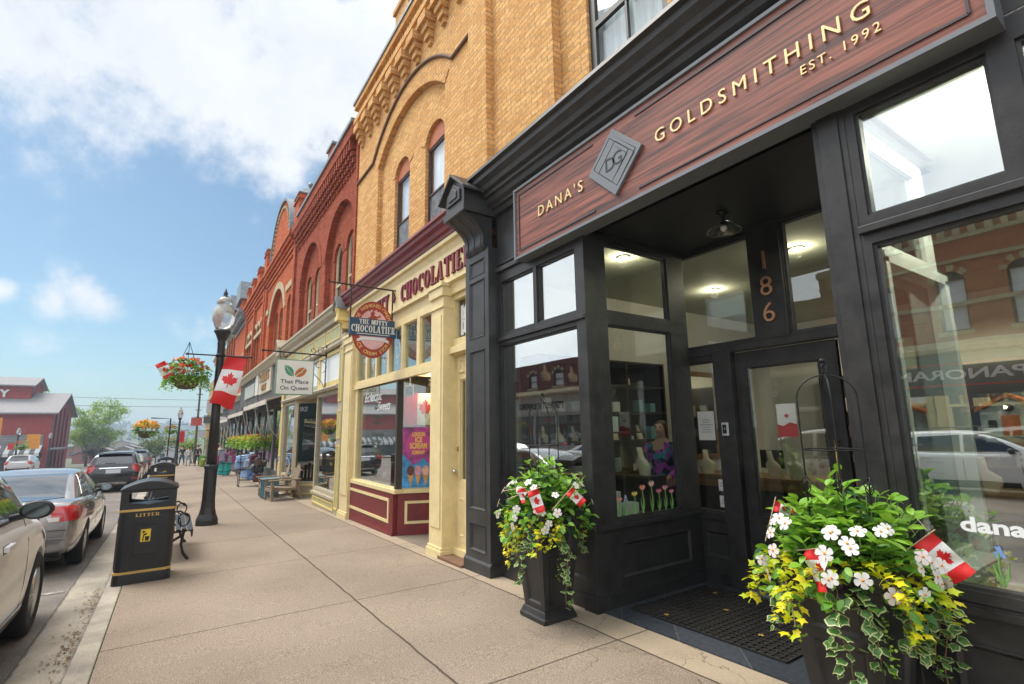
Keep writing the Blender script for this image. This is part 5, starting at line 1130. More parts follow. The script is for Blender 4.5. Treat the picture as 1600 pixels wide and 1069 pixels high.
# --- building with the round gable
def strings(parent,x0,x1,zs,m,y=yr,d=.05,h=.12,name='string_course'):
    for z in zs: MB().box(x0,x1,y-.05,y+d,z,z+h).build(name,m,parent)
RBt=thing('red_brick_building','red brick building with a round topped gable and a cream banded arch','building',(23.4,-3.4,gz(23.4)))
mb=MB(); wins=[(20.6,21.3,5.0,6.6,.35),(23.75,24.3,5.0,6.5,.27),(24.7,25.4,5.0,6.6,.35),(22.0,22.65,5.0,6.7,.32),(22.85,23.5,5.0,6.7,.32)]
bigb=[archhole(21.8,25.7-.0,4.75,6.6,1.30,18)]
mb.holed([(19.86,4.6),(27.0,4.6),(27.0,9.3),(19.86,9.3)],bigb+[archhole(20.3,21.2,5.0,6.6,.4,10)],yr,0,None,.2)
mb.holed([(21.6,4.7),(25.9,4.7),(25.9,8.0),(21.6,8.0)],[archhole(22.05,23.0,4.95,6.7,.42,10),archhole(23.3,24.2,4.95,6.7,.42,10),archhole(24.5,25.4,4.95,6.7,.42,10)],yr-.2,0,None,.15)
mb.box(19.86,20.02,yr-.1,yr+.08,4.6,9.3); mb.box(26.7,27.0,yr-.1,yr+.10,4.6,9.3)
mb.build('brick_wall',RB2,RBt); MB().box(19.9,27,-11.5,-4.0,4.0,9.2).build('rear_block',RB2,RBt)
for w in ((20.3,21.2,5.0,6.6,.4),): sash(RBt,*w[:4],yr-.12,mat('brown_sash2',(.30,.17,.08),.5),PANE2,True,w[4])
for a,b in ((22.05,23.0),(23.3,24.2),(24.5,25.4)): sash(RBt,a,b,4.95,6.7,yr-.28,MATS['brown_sash2'],PANE2,True,.42)
mb=MB(); archring(mb,21.8,25.7,6.6,1.30,.30,yr-.01,.05,24); mb.box(19.9,21.5,yr-.02,yr+.05,7.25,7.5); mb.box(26.0,27.0,yr-.02,yr+.05,7.25,7.5); mb.build('cream_band',STONE,RBt)
mb=MB(); 
for i,z in enumerate((8.5,8.68,8.86,9.04)): mb.box(19.9,27.0,yr-.05,yr+.05+.05*i,z,z+.14)
n=34
for i in range(n): x=20.0+i*(6.9/n); mb.box(x,x+.1,yr,yr+.24,9.0,9.22)
mb.box(19.86,27.05,yr-.05,yr+.28,9.2,9.36); mb.build('brick_parapet',RB2,RBt)
gb=MB(); c0,hw,zb_,ri=22.75,2.35,9.36,2.15
gb.prism([(c0-hw,zb_)]+[(c0+hw*math.cos(PI-PI*i/28),zb_+ri*math.sin(PI*i/28)) for i in range(29)],'y',yr-.35,yr+.14); gb.build('round_gable',RB2,RBt)
gb=MB(); pts=[(c0+(hw+.03)*math.cos(PI*i/28),yr-.1,zb_+(ri+.03)*math.sin(PI*i/28)) for i in range(29)]
for i in range(28):
    q=[(c0+k*hw*math.cos(PI*j/28),zb_+k2*ri*math.sin(PI*j/28)) for j,k,k2 in ((i,1,1),(i+1,1,1),(i+1,1.05,1.05),(i,1.05,1.05))]; gb.prism(q,'y',yr-.38,yr+.22)
gb.build('gable_coping',SLATE,RBt)
gb=MB()
for i in range(28): 
    a=PI*(i+.5)/28; x,z=c0+hw*.86*math.cos(a),zb_+ri*.88*math.sin(a); gb.box(x-.06,x+.06,yr+.12,yr+.20,z-.05,z+.05)
gb.build('gable_dentils',STONE,RBt)
pinnacle(RBt,26.1,26.95,yr+.1,9.2,10.5)
# --- twin-arched building
RC=thing('red_brick_building','red brick building with small twin arches and stepped piers above the dark awning shop','building',(31,-3.4,gz(31)))
mb=MB(); hs_=[archhole(a,a+.95,4.95,6.9,.47,10) for a in (27.9,29.0,30.1,31.2,32.3,33.4)]
mb.holed([(27.0,4.6),(35.0,4.6),(35,9.3),(27,9.3)],hs_,yr,0,None,.22)
for x in (27.3,30.95,34.7): mb.box(x-.16,x+.16,yr-.05,yr+.13,4.6,9.3)
mb.build('brick_wall',RB2,RC); MB().box(27,35,-11.5,-4.0,4.0,9.2).build('rear_block',RB2,RC)
for a in (27.9,29.0,30.1,31.2,32.3,33.4): sash(RC,a,a+.95,4.95,6.9,yr-.15,MATS['brown_sash2'],PANE2,False,.47)
mb=MB()
for a in (27.9,29.0,30.1,31.2,32.3,33.4): archring(mb,a,a+.95,6.9,.47,.2,yr-.01,.05,12)
mb.box(27,35,yr-.02,yr+.07,6.7,6.9); mb.box(27,35,yr-.02,yr+.09,4.75,4.93); mb.build('cream_band',STONE,RC)
mb=MB()
for i,z in enumerate((8.4,8.6,8.8,9.0)): mb.box(27.0,35.0,yr-.05,yr+.06+.06*i,z,z+.15)
mb.box(27,35.05,yr-.05,yr+.32,9.2,9.36); mb.build('brick_parapet',RB2,RC)
for x in (28.6,31.0,33.2): pinnacle(RC,x,x+.85,yr+.1,9.2,10.3)
# ground floor of those two: dark shopfronts with awnings
def darkshop(parent,x0,x1,n,awn=True,wallm=GREYW,zt=4.6,signs=(),gm=GLR):
    g=gz((x0+x1)/2); mb=MB(); y=-3.36
    w=(x1-x0)/n; ops=[(x0+i*w+.12,x0+(i+1)*w-.12,g+.62,g+3.05) for i in range(n)]
    frame(mb,x0,x1,g-.1,g+3.25,ops,y,.1); mb.box(x0,x1,y-.2,y+.04,g+3.2,zt); mb.box(x0,x1,y-.02,y+.05,g-.1,g+.14)
    o=mb.build('shopfront',wallm,parent); panes(o,ops,y-.05,None,gm)
    mb=MB(); mb.prism([(-3.6,zt+.1),(-3.0,zt+.06),(-3.0,zt-.02),(-3.12,zt-.1),(-3.2,zt-.22),(-3.6,zt-.22)],'x',x0,x1); mb.build('cornice',TAUP,parent)
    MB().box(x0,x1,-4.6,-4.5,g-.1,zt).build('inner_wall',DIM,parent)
    if awn:
        m2=MB(); a0,a1=x0+.15,x1-.15
        m2.prism([(-3.3,g+3.46),(-2.72,g+3.28),(-2.72,g+3.10),(-2.75,g+3.10),(-2.77,g+3.25),(-3.3,g+3.40)],'x',a0,a1); ao=m2.build('awning',mat('cream_canvas',(.55,.50,.42),.85,dirt=.3,var=.15),parent)
        for x in (a0+.2,(a0+a1)/2,a1-.2):
            t=MB(); t.tube([(x,-2.78,g+3.15),(x,-2.98,g+2.2),(x,-3.25,g+1.85),(x,-3.30,g+2.6),(x,-3.32,g+3.2)],.022,6); t.build('awning_arm',MATS['aluminium'],ao)
    return o
darkshop(RBt,19.9,26.9,3); darkshop(RC,27.0,34.9,4)
sgn=MB().box(22.9,26.3,-3.33,-3.24,3.36,4.38); o=sgn.build('sign_board',mat('cream_sign',(.56,.50,.38),.6),RBt,.006)
mb=MB(); serif(mb,'SALLYS',.42,fr((24.6,-3.24,3.88),(-1,0,0),(0,1,0)),width=2.6,depth=.05); serif(mb,'BEST',.26,fr((24.6,-3.24,3.48),(-1,0,0),(0,1,0)),width=1.3,depth=.05); mb.build('lettering',mat('gilt_letters',(.42,.24,.09),.4,metal=.2),o)
MB().box(20.2,21.9,-3.33,-3.26,3.36,4.35).build('poster_board',mat('white_red_board',(.68,.62,.58),.6,var=.1,dirt=.5),RBt,.006)
mb=MB(); mb.prism([(26.5,3.4),(27.5,3.4),(27.5,4.2),(27.2,4.38),(26.8,4.38),(26.5,4.2)],'y',-3.30,-3.22); mb.build('oval_board',mat('pale_board',(.62,.60,.54),.6),RBt,.006)
MB().box(28.0,32.0,-3.32,-3.25,3.45,4.1).build('sign_board',mat('grey_sign',(.40,.42,.38),.6,dirt=.3),RC)
# --- mansarded stone trimmed buildings farther along
def farbuilding(x0,x1,ztop,label,m,trim,mans=None,wr=2,arched=.3,z1=4.6,awn=False,front=GREYW,kind='red_brick_building',sashm=None,corn=True,nshop=3):
    b=thing(kind,label,'building',((x0+x1)/2,-3.4,gz((x0+x1)/2))); g=gz((x0+x1)/2); n=max(2,int((x1-x0)/1.8)); w=(x1-x0)/n; holes=[];W_=[]
    for r_ in range(wr):
        zz=g+5.3+r_*2.9
        if zz+2.1>ztop-.7: break
        for i in range(n): a=x0+i*w+w*.24; holes.append(archhole(a,a+w*.52,zz,zz+1.75,arched,6)); W_.append((a,a+w*.52,zz,zz+1.75))
    mb=MB(); mb.holed([(x0,g+z1),(x1,g+z1),(x1,ztop),(x0,ztop)],holes,yr,0,None,.2); mb.add([(x0,yr,g+z1),(x0,-11,g+z1),(x0,-11,ztop),(x0,yr,ztop)],[(0,1,2,3)]); mb.add([(x1,yr,g-1),(x1,-11,g-1),(x1,-11,ztop),(x1,yr,ztop)],[(0,1,2,3)]); mb.box(x0,x1,-11,-4.0,ztop-.3,ztop-.1)
    mb.build('brick_wall',m,b)
    for a,c,d_,e in W_:
        q=sash(b,a,c,d_,e,yr-.15,sashm or MATS['brown_sash2'],PANE2,False,arched)
    mb=MB()
    for a,c,d_,e in W_: archring(mb,a,c,e,arched,.16,yr-.01,.06,8)
    mb.box(x0,x1,yr-.02,yr+.08,g+z1+.1,g+z1+.3); mb.build('stone_band',trim,b)
    if corn:
        mb=MB(); mb.prism([(yr-.3,ztop),(yr+.55,ztop-.02),(yr+.55,ztop-.16),(yr+.35,ztop-.26),(yr+.3,ztop-.42),(yr+.1,ztop-.52),(yr+.08,ztop-.8),(yr-.3,ztop-.8)],'x',x0-.05,x1+.05)
        for i in range(int((x1-x0)/.6)): mb.box(x0+.2+i*.6,x0+.42+i*.6,yr,yr+.4,ztop-.62,ztop-.3)
        mb.build('cornice',trim if mans is None else SLATE,b)
    if mans:
        for c in mans:
            mb=MB(); mb.prism([(c-1.4,ztop),(c+1.4,ztop),(c+1.4,ztop+1.2),(c+.9,ztop+2.3),(c-.9,ztop+2.3),(c-1.4,ztop+1.2)],'y',yr-1.6,yr+.15); o=mb.build('dormer',m,b)
            mb=MB(); mb.prism([(c-1.55,ztop+1.15),(c+1.55,ztop+1.15),(c+1.05,ztop+2.45),(c-1.05,ztop+2.45)],'y',yr-1.6,yr+.35); mb.build('dormer_roof',SLATE,o)
    darkshop(b,x0,x1,nshop,awn,front,g+z1)
    return b
farbuilding(35.0,42.0,9.4,'tall red brick building with a boxy grey dormer on a heavy cornice','' or RB2,STONE,mans=(38.6,),awn=True)
farbuilding(42.0,50.0,10.2,'farther red brick building with a grey dormer over its dark cornice',RB,STONE,mans=(46.2,))
farbuilding(50.0,59.0,9.0,'long red brick building with plain arched windows near the far end of the row',RB2,STONE,kind='red_brick_building',arched=.25)
TANST=brick('tan_stone',(.42,.30,.14),(.34,.23,.11),(.22,.16,.10),bw=.6,bh=.3,blotch=.4,blot=(.22,.13,.07))
farbuilding(59.0,72.0,7.6,'tan stone building with dark windows closing the far end of the row',TANST,STONE,kind='stone_building',corn=False,front=mat('tan_front',(.36,.25,.10),.7))
# ------------------------------------------------------------------ the other side of the street (seen mirrored in the shop windows)
def opposite(x0,x1,ztop,m,label,wins,trim=STONE,y=15.2,fascia=None,front=None,kind='red_brick_building',belts=(),dent=True):
    b=thing(kind,label,'building',((x0+x1)/2,y,gz((x0+x1)/2))); To=fr((0,y,0),(1,0,0),(0,-1,0)); g=gz((x0+x1)/2)
    mb=MB(); hs=[archhole(a,c,d_,e,.28,8) for a,c,d_,e in wins]
    mb.holed([(x0,3.9),(x1,3.9),(x1,ztop),(x0,ztop)],hs,0,0,To,.15); mb.box(x0,x1,-6,-.3,-1,ztop-.2,0,To); mb.build('brick_wall',m,b)
    for a,c,d_,e in wins:
        f=MB(); f.holed([(a,d_),(c,d_)]+arch(a,c,e,.28,8),[[(a+.06,d_+.06),(c-.06,d_+.06),(c-.06,(d_+e)/2),(a+.06,(d_+e)/2)],[(a+.06,(d_+e)/2+.05),(c-.06,(d_+e)/2+.05),(c-.06,e),(a+.06,e)]],-.12,0,To,.04); fo=f.build('window',BLK,b)
        MB().box(a,c,-.20,-.19,d_,e+.2,0,To).build('blind',CURT,fo)
    mb=MB()
    for a,c,d_,e in wins:
        k=8; ar=arch(a,c,e,.28,k); ou=arch(a-.2,c+.2,e,.5,k)
        for i in range(0,k,1):
            if i%2==0: mb.prism([ar[i],ar[i+1],ou[i+1],ou[i]],'y',-.02,.05,0,False,To)
        mb.box(a-.1,c+.1,-.1,.07,d_-.14,d_,0,To)
    for z,h in belts: mb.box(x0,x1,-.02,.06,z,z+h,0,To)
    if dent:
        mb.box(x0,x1,-.02,.10,ztop-.95,ztop-.80,0,To); mb.box(x0,x1,-.02,.2,ztop-.35,ztop-.1,0,To)
        n=int((x1-x0)/.42)
        for i in range(n): mb.box(x0+i*.42,x0+i*.42+.2,-.02,.12,ztop-.80,ztop-.35,0,To)
    mb.build('trim',trim,b)
    mb=MB(); n=max(2,int((x1-x0)/2.6)); w=(x1-x0)/n; ops=[(x0+i*w+.1,x0+(i+1)*w-.1,.45,2.5) for i in range(n)]
    frame(mb,x0,x1,g-.1,2.7,ops,0.0,.1,To); mb.box(x0,x1,-.3,.1,2.68,3.9,0,To); sf=mb.build('shopfront',front or GREYW,b)
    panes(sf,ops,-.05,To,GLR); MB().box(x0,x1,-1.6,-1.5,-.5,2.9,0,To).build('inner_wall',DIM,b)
    mb=MB(); mb.prism([(-.1,3.9),(.5,3.92),(.5,4.05),(.3,4.15),(.2,4.3),(-.1,4.3)],'x',x0,x1,0,False,To); mb.build('cornice',STONE,b)
    return b,To,sf
W1=[(a,a+.78,4.65,6.45) for a in (-4.5,-2.6,-.7,1.25,3.2,5.05,7.05,9.0)]
b,To,sf=opposite(-6,11,8.75,brick('sun_lightened_brick',(.55,.17,.07),(.43,.11,.045),(.32,.17,.10)),'red brick building across the road with cream banding, mirrored in the big right window',W1,belts=((5.5,.14),(7.0,.12)),front=mat('slate_blue_front',(.07,.10,.13),.5))  # brick colour lightened to stand in for sunlight on this facade
mb=MB(); text(mb,'PANORAMA',.34,To@Matrix.Translation((5.9,.11,3.0)),depth=.04,width=4.0,bold=.02); mb.build('lettering',mat('white_letters',(.8,.8,.8),.5),sf)
mb=MB(); mb.box(3,9,.10,.12,2.78,2.82,0,To); mb.box(3,9,.10,.12,3.5,3.54,0,To); mb.build('red_trim',RED,sf)
b,To,sf=opposite(11,22,7.6,brick('tan_brick',(.42,.30,.18),(.36,.25,.14),(.28,.2,.13)),'tan building across the road with a dark green shop board',[(a,a+.9,4.6,6.2) for a in (12,14,16,18,20)],front=mat('bottle_green',(.02,.055,.035),.5),kind='tan_building',dent=False)
mb=MB(); text(mb,'tea shop',.42,To@Matrix.Translation((14.5,.11,2.98)),depth=.03,bold=.03); mb.build('lettering',MATS['white_letters'],sf); MB().box(17.2,18.6,.1,.13,2.75,3.8,0,To).build('red_panel',RED,sf)
b,To,sf=opposite(22,38,6.3,brick('maroon_brick',(.20,.05,.035),(.16,.04,.03),(.14,.08,.06)),'low maroon building across the road with a white shop sign',[(a,a+1.0,4.5,5.4) for a in (23.5,26.5,29.5,32.5,35.5)],front=mat('white_front',(.5,.48,.44),.6),dent=False)
mb=MB(); text(mb,'PERFECT FLOWERS',.42,To@Matrix.Translation((29,.11,3.0)),depth=.03,bold=.03); mb.build('lettering',MATS['bell_black'],sf)

# ------------------------------------------------------------------ red mill at the end of the street
MW=mat('barn_boards',(.36,.055,.048),.8,var=.18,vscale=2,stretch=(6,6,.4),dirt=.2)
ROOFM=mat('grey_shingle',(.27,.255,.25),.85,var=.15,vscale=3,stretch=(1,1,4))
ml=thing('mill_building','big dark red wooden mill with stepped grey roofs at the far left','building',(102,28,-3.2))
zb=-3.4; x0,x1,y0,y1,ze,zr=94.0,110.0,14.0,60.0,5.15,8.1
mb=MB(); mb.prism([(x0,zb),(x1,zb),(x1,ze),((x0+x1)/2,zr-.25),(x0,ze)],'y',y0,y1); mb.build('wall',MW,ml)
xm=(x0+x1)/2; mb=MB()
for s,xe in ((-1,x0-.8),(1,x1+.8)): mb.prism([(xm,zr),(xe,ze-.28),(xe,ze-.5),(xm,zr-.25)],'y',y0-.7,y1)
mb.build('roof',ROOFM,ml)
mb=MB(); mb.prism([(99,6),(107,6),(107,9.0),(103,10.2),(99,9.0)],'y',17.4,60); mb.build('clerestory_wall',MW,ml)
mb=MB()
for s in (-1,1): mb.prism([(103,10.45),(103+s*4.7,8.95),(103+s*4.7,8.75),(103,10.2)],'y',16.9,60)
mb.build('clerestory_roof',ROOFM,ml)
mb=MB()
for xx in (96.5,99.5,102.5,105.5): mb.box(xx,xx+.18,y0-.16,y0,zb,ze-.2+(.9 if 99<xx<104 else 0))
mb.build('drain_pipe',mat('dark_maroon',(.07,.02,.02),.7),ml)
Tm=fr((98.98,19.75,0),(0,-1,0),(-1,0,0)); mb=MB(); text(mb,'BREWERY',.95,Tm@Matrix.Translation((0,.02,7.3)),depth=.12,bold=.05,space=1.4,align='RIGHT'); mb.build('lettering',WHT,ml)
mb=MB(); mb.box(x0-.12,x0,y0+.6,y1,-.6,1.9); mb.build('stone_front',brick('grey_stone',(.30,.29,.28),(.22,.21,.21),(.16,.15,.15),bw=.9,bh=.3,ms=.02,blotch=.3,blot=(.14,.13,.13)),ml)
mb=MB(); mb.box(x0-.1,x0,y0+.6,y1,zb,-.6); mb.build('shopfront',mat('dark_glass_front',(.04,.045,.05),.25),ml)
mb=MB(); mc=0
for i in range(60): y=y0+.6+i*.5; mb.prism([(x0-.05,.45),(x0-1.6,-.55),(x0-1.6,-.95),(x0-1.62,-.95),(x0-1.66,-.52),(x0-.05,.5)],'y',y,y+.5,i%2)
mb.build('striped_awning',[WHT,mat('awning_grey',(.16,.16,.16),.7)],ml)
mb=MB(); mb.prism([(x0-.2,.05),(x0+7,.05),(x0+7,-.15),(x0-.2,-.15)],'y',y0-1.5,y0); mb.build('side_canopy',ROOFM,ml)
mb=MB(); mb.box(95.5,96.7,y0-.05,y0,zb,-1.0); mb.build('door',mat('dark_opening',(.03,.015,.015),.6),ml)

# ------------------------------------------------------------------ trees
BARK=mat('bark',(.085,.06,.042),.9,var=.3,vscale=4,stretch=(3,3,.6),bump=.6,bscale=20)
def leafmat(name,c1,c2,rough=.55):
    m=mat(name,c1,rough,var=.0,vscale=.9,tone=c2); b=m.node_tree.nodes['Principled BSDF']
    b.inputs['Specular IOR Level'].default_value=.3
    return m
def tree(name,label,x,y,h,rad,lm,n=5200,ls=.30,trunk=.22,seed=1,base=.25,lean=(0,0),group='trees at the foot of the street',squash=1.0):
    rd=random.Random(seed); t=thing(name,label,'tree',(x,y,gz(x)-.15),0,group); z0=gz(x)-.2; tm=MB(); tips=[]
    def limb(p,d,l,r,dep):
        pts=[p]; q=p.copy(); dd=d.copy(); k=5
        for i in range(k):
            dd=(dd+Vector((rd.gauss(0,.12),rd.gauss(0,.12),rd.gauss(.03,.08)))).normalized(); q=q+dd*l/k; pts.append(q.copy())
        tm.tube(pts,[r*(1-.6*i/k) for i in range(k+1)],6,cap=False)
        if dep>=3: tips.append(q); return
        if dep>=1: tips.append((pts[3]))
        for i in range(4 if dep<2 else 3):
            a=rd.random()*2*PI; up=rd.uniform(.1,.8); nd=(dd*.6+Vector((math.cos(a),math.sin(a),up))*.8).normalized(); limb(pts[rd.choice((3,4,5)) if i else 5],nd,l*rd.uniform(.55,.78),r*.45,dep+1)
    limb(Vector((x,y,z0)),Vector((lean[0],lean[1],1)).normalized(),h*(base+.12),trunk*h/8,0)
    tm.build('trunk',BARK,t)
    cz=z0+h*(base+(1-base)*.55); cc=Vector((x+lean[0]*h*.5,y+lean[1]*h*.5,cz)); rz=h*(1-base)*.5*squash
    clumps=[]
    for tp in tips: 
        v=tp-cc; v=Vector((v.x/rad,v.y/rad,v.z/rz)); 
        if v.length>1: v/=v.length*1.02
        clumps.append((cc+Vector((v.x*rad,v.y*rad,v.z*rz)),rd.uniform(.16,.34)*rad))
    for i in range(26):
        v=Vector((rd.gauss(0,1),rd.gauss(0,1),rd.gauss(0,1))).normalized()*rd.uniform(.55,1.0); clumps.append((cc+Vector((v.x*rad,v.y*rad,v.z*rz)),rd.uniform(.14,.30)*rad))
    fm=MB(); V=[];F=[];M_=[]
    for i in range(n):
        c,r=rd.choice(clumps); v=Vector((rd.gauss(0,.5),rd.gauss(0,.5),rd.gauss(0,.38)))*r; p=c+v
        a=Vector((rd.gauss(0,1),rd.gauss(0,1),rd.gauss(0,.6))).normalized(); b=a.cross(Vector((rd.gauss(0,1),rd.gauss(0,1),rd.gauss(0,1)))).normalized(); s=ls*rd.uniform(.5,1.1)
        o=len(V); V+=[p-a*s*.5,p+b*s*.3,p+a*s*.5,p-b*s*.3]; F.append((o,o+1,o+2,o+3)); M_.append(0 if rd.random()<.65 else 1)
    fm.v=[tuple(q) for q in V]; fm.f=[list(f) for f in F]; fm.m=M_; fm.s=[False]*len(F)
    fm.build('crown',lm,t,recalc=False)
    return t
LG=[lm('leaf_green',(.22,.34,.05),(.09,.17,.025),.6,.3),lm('leaf_light',(.38,.48,.08),(.22,.33,.05),.6,.3)]
LD=[leafmat('leaf_dark',(.07,.085,.05),(.035,.05,.03)),leafmat('leaf_bronze',(.14,.085,.06),(.08,.055,.04))]
tree('maple_tree','tall bright green tree leaning right beside the red mill',124,12.9,13.2,5.0,LG,16000,.38,.16,3,.22,(.03,-.10))
tree('maple_tree','dark bronze leaved tree low in front of the tall green tree',112,10.6,4.8,2.6,LD,4200,.26,.2,5,.2)
tree('maple_tree','green treetop showing just above the mill\'s lower roof',126,20.5,14.5,4,LG,4200,.4,.16,8,.4)
tree('street_tree','dark leaved tree beyond the parked cars, left of the second lamp post',88,1.6,5.0,3.0,[LD[0],LG[0]],5200,.25,.2,11,.2,group='trees at the foot of the street')
tree('street_tree','small bright tree at the far end of the pavement',78,-2.4,4.6,1.6,LG,2600,.22,.2,12,.2)
tree('street_tree','leafy tree mirrored in the chocolate shop window across the road',44,18.5,8,3.2,LG,4200,.3,.2,15,.25)
tree('street_tree','second leafy tree mirrored in the shop windows across the road',52,17,7.5,3,LG,3600,.3,.2,16,.25)
# distant houses and wooded hill
def ridge(name,x,ya,yb,h,amp,m,seed,label,tree_h=2.2,dep=120,step=1.6):
    rd=random.Random(seed); mb=MB(); n=int((yb-ya)/6)
    vs=[]; 
    prof=[]
    for i in range(n+1):
        y=ya+(yb-ya)*i/n; z=h(y)+amp*noise.noise(Vector((y*.012,seed,0))); prof.append((y,z))
    for k,(dx,f) in enumerate(((-dep,0),(-dep*.5,.5),(0,1),(dep,.9))):
        for y,z in prof: vs.append((x+dx,y,-6+(z+6)*f+ (0 if k==0 else noise.noise(Vector((y*.03,k*7.0,seed)))*1.2)))
    fs=[(k*(n+1)+i,k*(n+1)+i+1,(k+1)*(n+1)+i+1,(k+1)*(n+1)+i) for k in range(3) for i in range(n)]
    mb.add(vs,fs,0,True); o=mb.build(name,m,recalc=False); struct(o); 
    # trees clothing the slope
    tb=MB(); cnt=int((yb-ya)*step)
    for i in range(cnt):
        y=rd.uniform(ya,yb); f=rd.random()**.6; j=min(n-1,int((y-ya)/(yb-ya)*n)); z=-6+(prof[j][1]+6)*(f if f<.98 else 1); xx=x-dep*(1-f); s=tree_h*rd.uniform(.6,1.5)
        a0=rd.random()*3; 
        ring=[(.0,-.5,1),(.55,-.2,1),(.75,.3,1),(.5,.9,1),(.0001,1.35,1)]
        tb.lathe([(max(.0001,r_*s),zz*s) for r_,zz,_ in ring],(xx,y,z),6,0,None,False,ph=a0)
    o2=tb.build('woodland',m if False else LDH,recalc=False); tag(o2,label,'woodland'); o2['kind']='stuff'
LDH=mat('far_foliage',(.05,.075,.035),.9,var=.3,vscale=.1)
HM=mat('hill_grass',(.09,.11,.05),.95,var=.2,vscale=.02)
ridge('hill',900,-260,420,lambda y:11+7.5*math.exp(-((y-5)/75)**2)+4*math.exp(-((y-120)/60)**2)-.0*y,2.0,HM,4,'hazy wooded ridge closing the view beyond the town',2.6)
ridge('hill',620,-160,330,lambda y:2.0+3.0*math.exp(-((y-60)/60)**2),1.2,HM,9,'nearer low wooded slope under the hazy ridge',2.0)
FH=[mat('far_wall_white',(.55,.53,.5),.8),mat('far_wall_tan',(.42,.34,.26),.8),mat('far_wall_red',(.30,.1,.07),.8)]
rd=random.Random(5)
spots=[(150,3.0,7,5,4.5),(158,9.5,8,6,4.0),(170,16,9,7,4.6),(185,2,8,6,5.2),(200,11,10,7,4.2),(215,24,10,7,4.6),(240,6,12,8,5),(265,17,12,8,5.2),(290,-2,12,8,5.6),(300,30,12,8,5)]
lbs=['white house nearest the foot of the street beyond the cars','tan house left of the nearest white house in the valley','red house behind the bronze tree in the valley','white house second row in the valley, right of centre','tan house in the middle of the valley houses','red house at the left of the valley houses','white house far back in the valley centre','tan house far back in the valley, left of centre','red house far back at the right of the valley','white house farthest left at the back of the valley']
for i,(xx,y,w,dp,hh) in enumerate(spots):
    z=gz(xx)-.3; t=thing('house',lbs[i],'house',(xx,y,z),0,'houses in the valley below the street'); mb=MB(); mb.prism([(y-w/2,z),(y+w/2,z),(y+w/2,z+hh*.6),(y,z+hh),(y-w/2,z+hh*.6)],'x',xx,xx+dp); mb.build('wall',FH[i%3],t)
    mb=MB()
    for s in (-1,1): mb.prism([(y,z+hh+.15),(y+s*(w/2+.4),z+hh*.6-.1),(y+s*(w/2+.4),z+hh*.6-.3),(y,z+hh-.1)],'x',xx-.4,xx+dp+.4)
    mb.build('roof',ROOFM,t)
    for k in (-1,1): MB().box(xx-.05,xx,y+k*w*.22-.5,y+k*w*.22+.5,z+hh*.2,z+hh*.45).build('window',mat('dark_pane',(.04,.045,.05),.2),t)
# telegraph pole and wires at the end of the row
up=thing('utility_pole','thin wooden utility pole with crossarms beyond the end of the brick row','pole',(76,-2.6,gz(76)))
mb=MB(); mb.tube([(76,-2.6,gz(76)-.2),(76,-2.6,9.2)],[.14,.10],8); mb.build('pole',BARK,up)
mb=MB()
for z in (8.6,7.6,6.6,4.6,3.6): mb.box(75.95,76.05,-2.95,-2.25,z,z+.09)
mb.build('crossarm',BARK,up)
def wire(x0,y0,z0,x1,y1,z1,label,r=.02):
    mb=MB(); mb.tube([(x0+(x1-x0)*t,y0+(y1-y0)*t,z0+(z1-z0)*t-1.2*4*t*(1-t)*.5) for t in [i/10 for i in range(11)]],r,4); single(mb,'overhead_wire',IRON,label,'wire',origin=(x0,y0,z0))
wire(120,-20,8.6,120,40,9.6,'upper black overhead wire crossing the far end of the street',.03)
wire(118,-20,7.2,118,40,7.9,'lower black overhead wire crossing the far end of the street',.03)
# air
hz=D.materials.new('haze'); hz.use_nodes=True; n_=hz.node_tree.nodes; n_.clear(); o_=n_.new('ShaderNodeOutputMaterial'); v_=n_.new('ShaderNodeVolumePrincipled'); v_.inputs['Color'].default_value=(.66,.80,.95,1); v_.inputs['Density'].default_value=HAZE=.0010; v_.inputs['Anisotropy'].default_value=.2; hz.node_tree.links.new(v_.outputs[0],o_.inputs['Volume'])
o=MB().box(-70,1200,-420,480,-8,34).build('haze',hz); o['kind']='stuff'; tag(o,'thin bluish haze lying over the valley','haze')
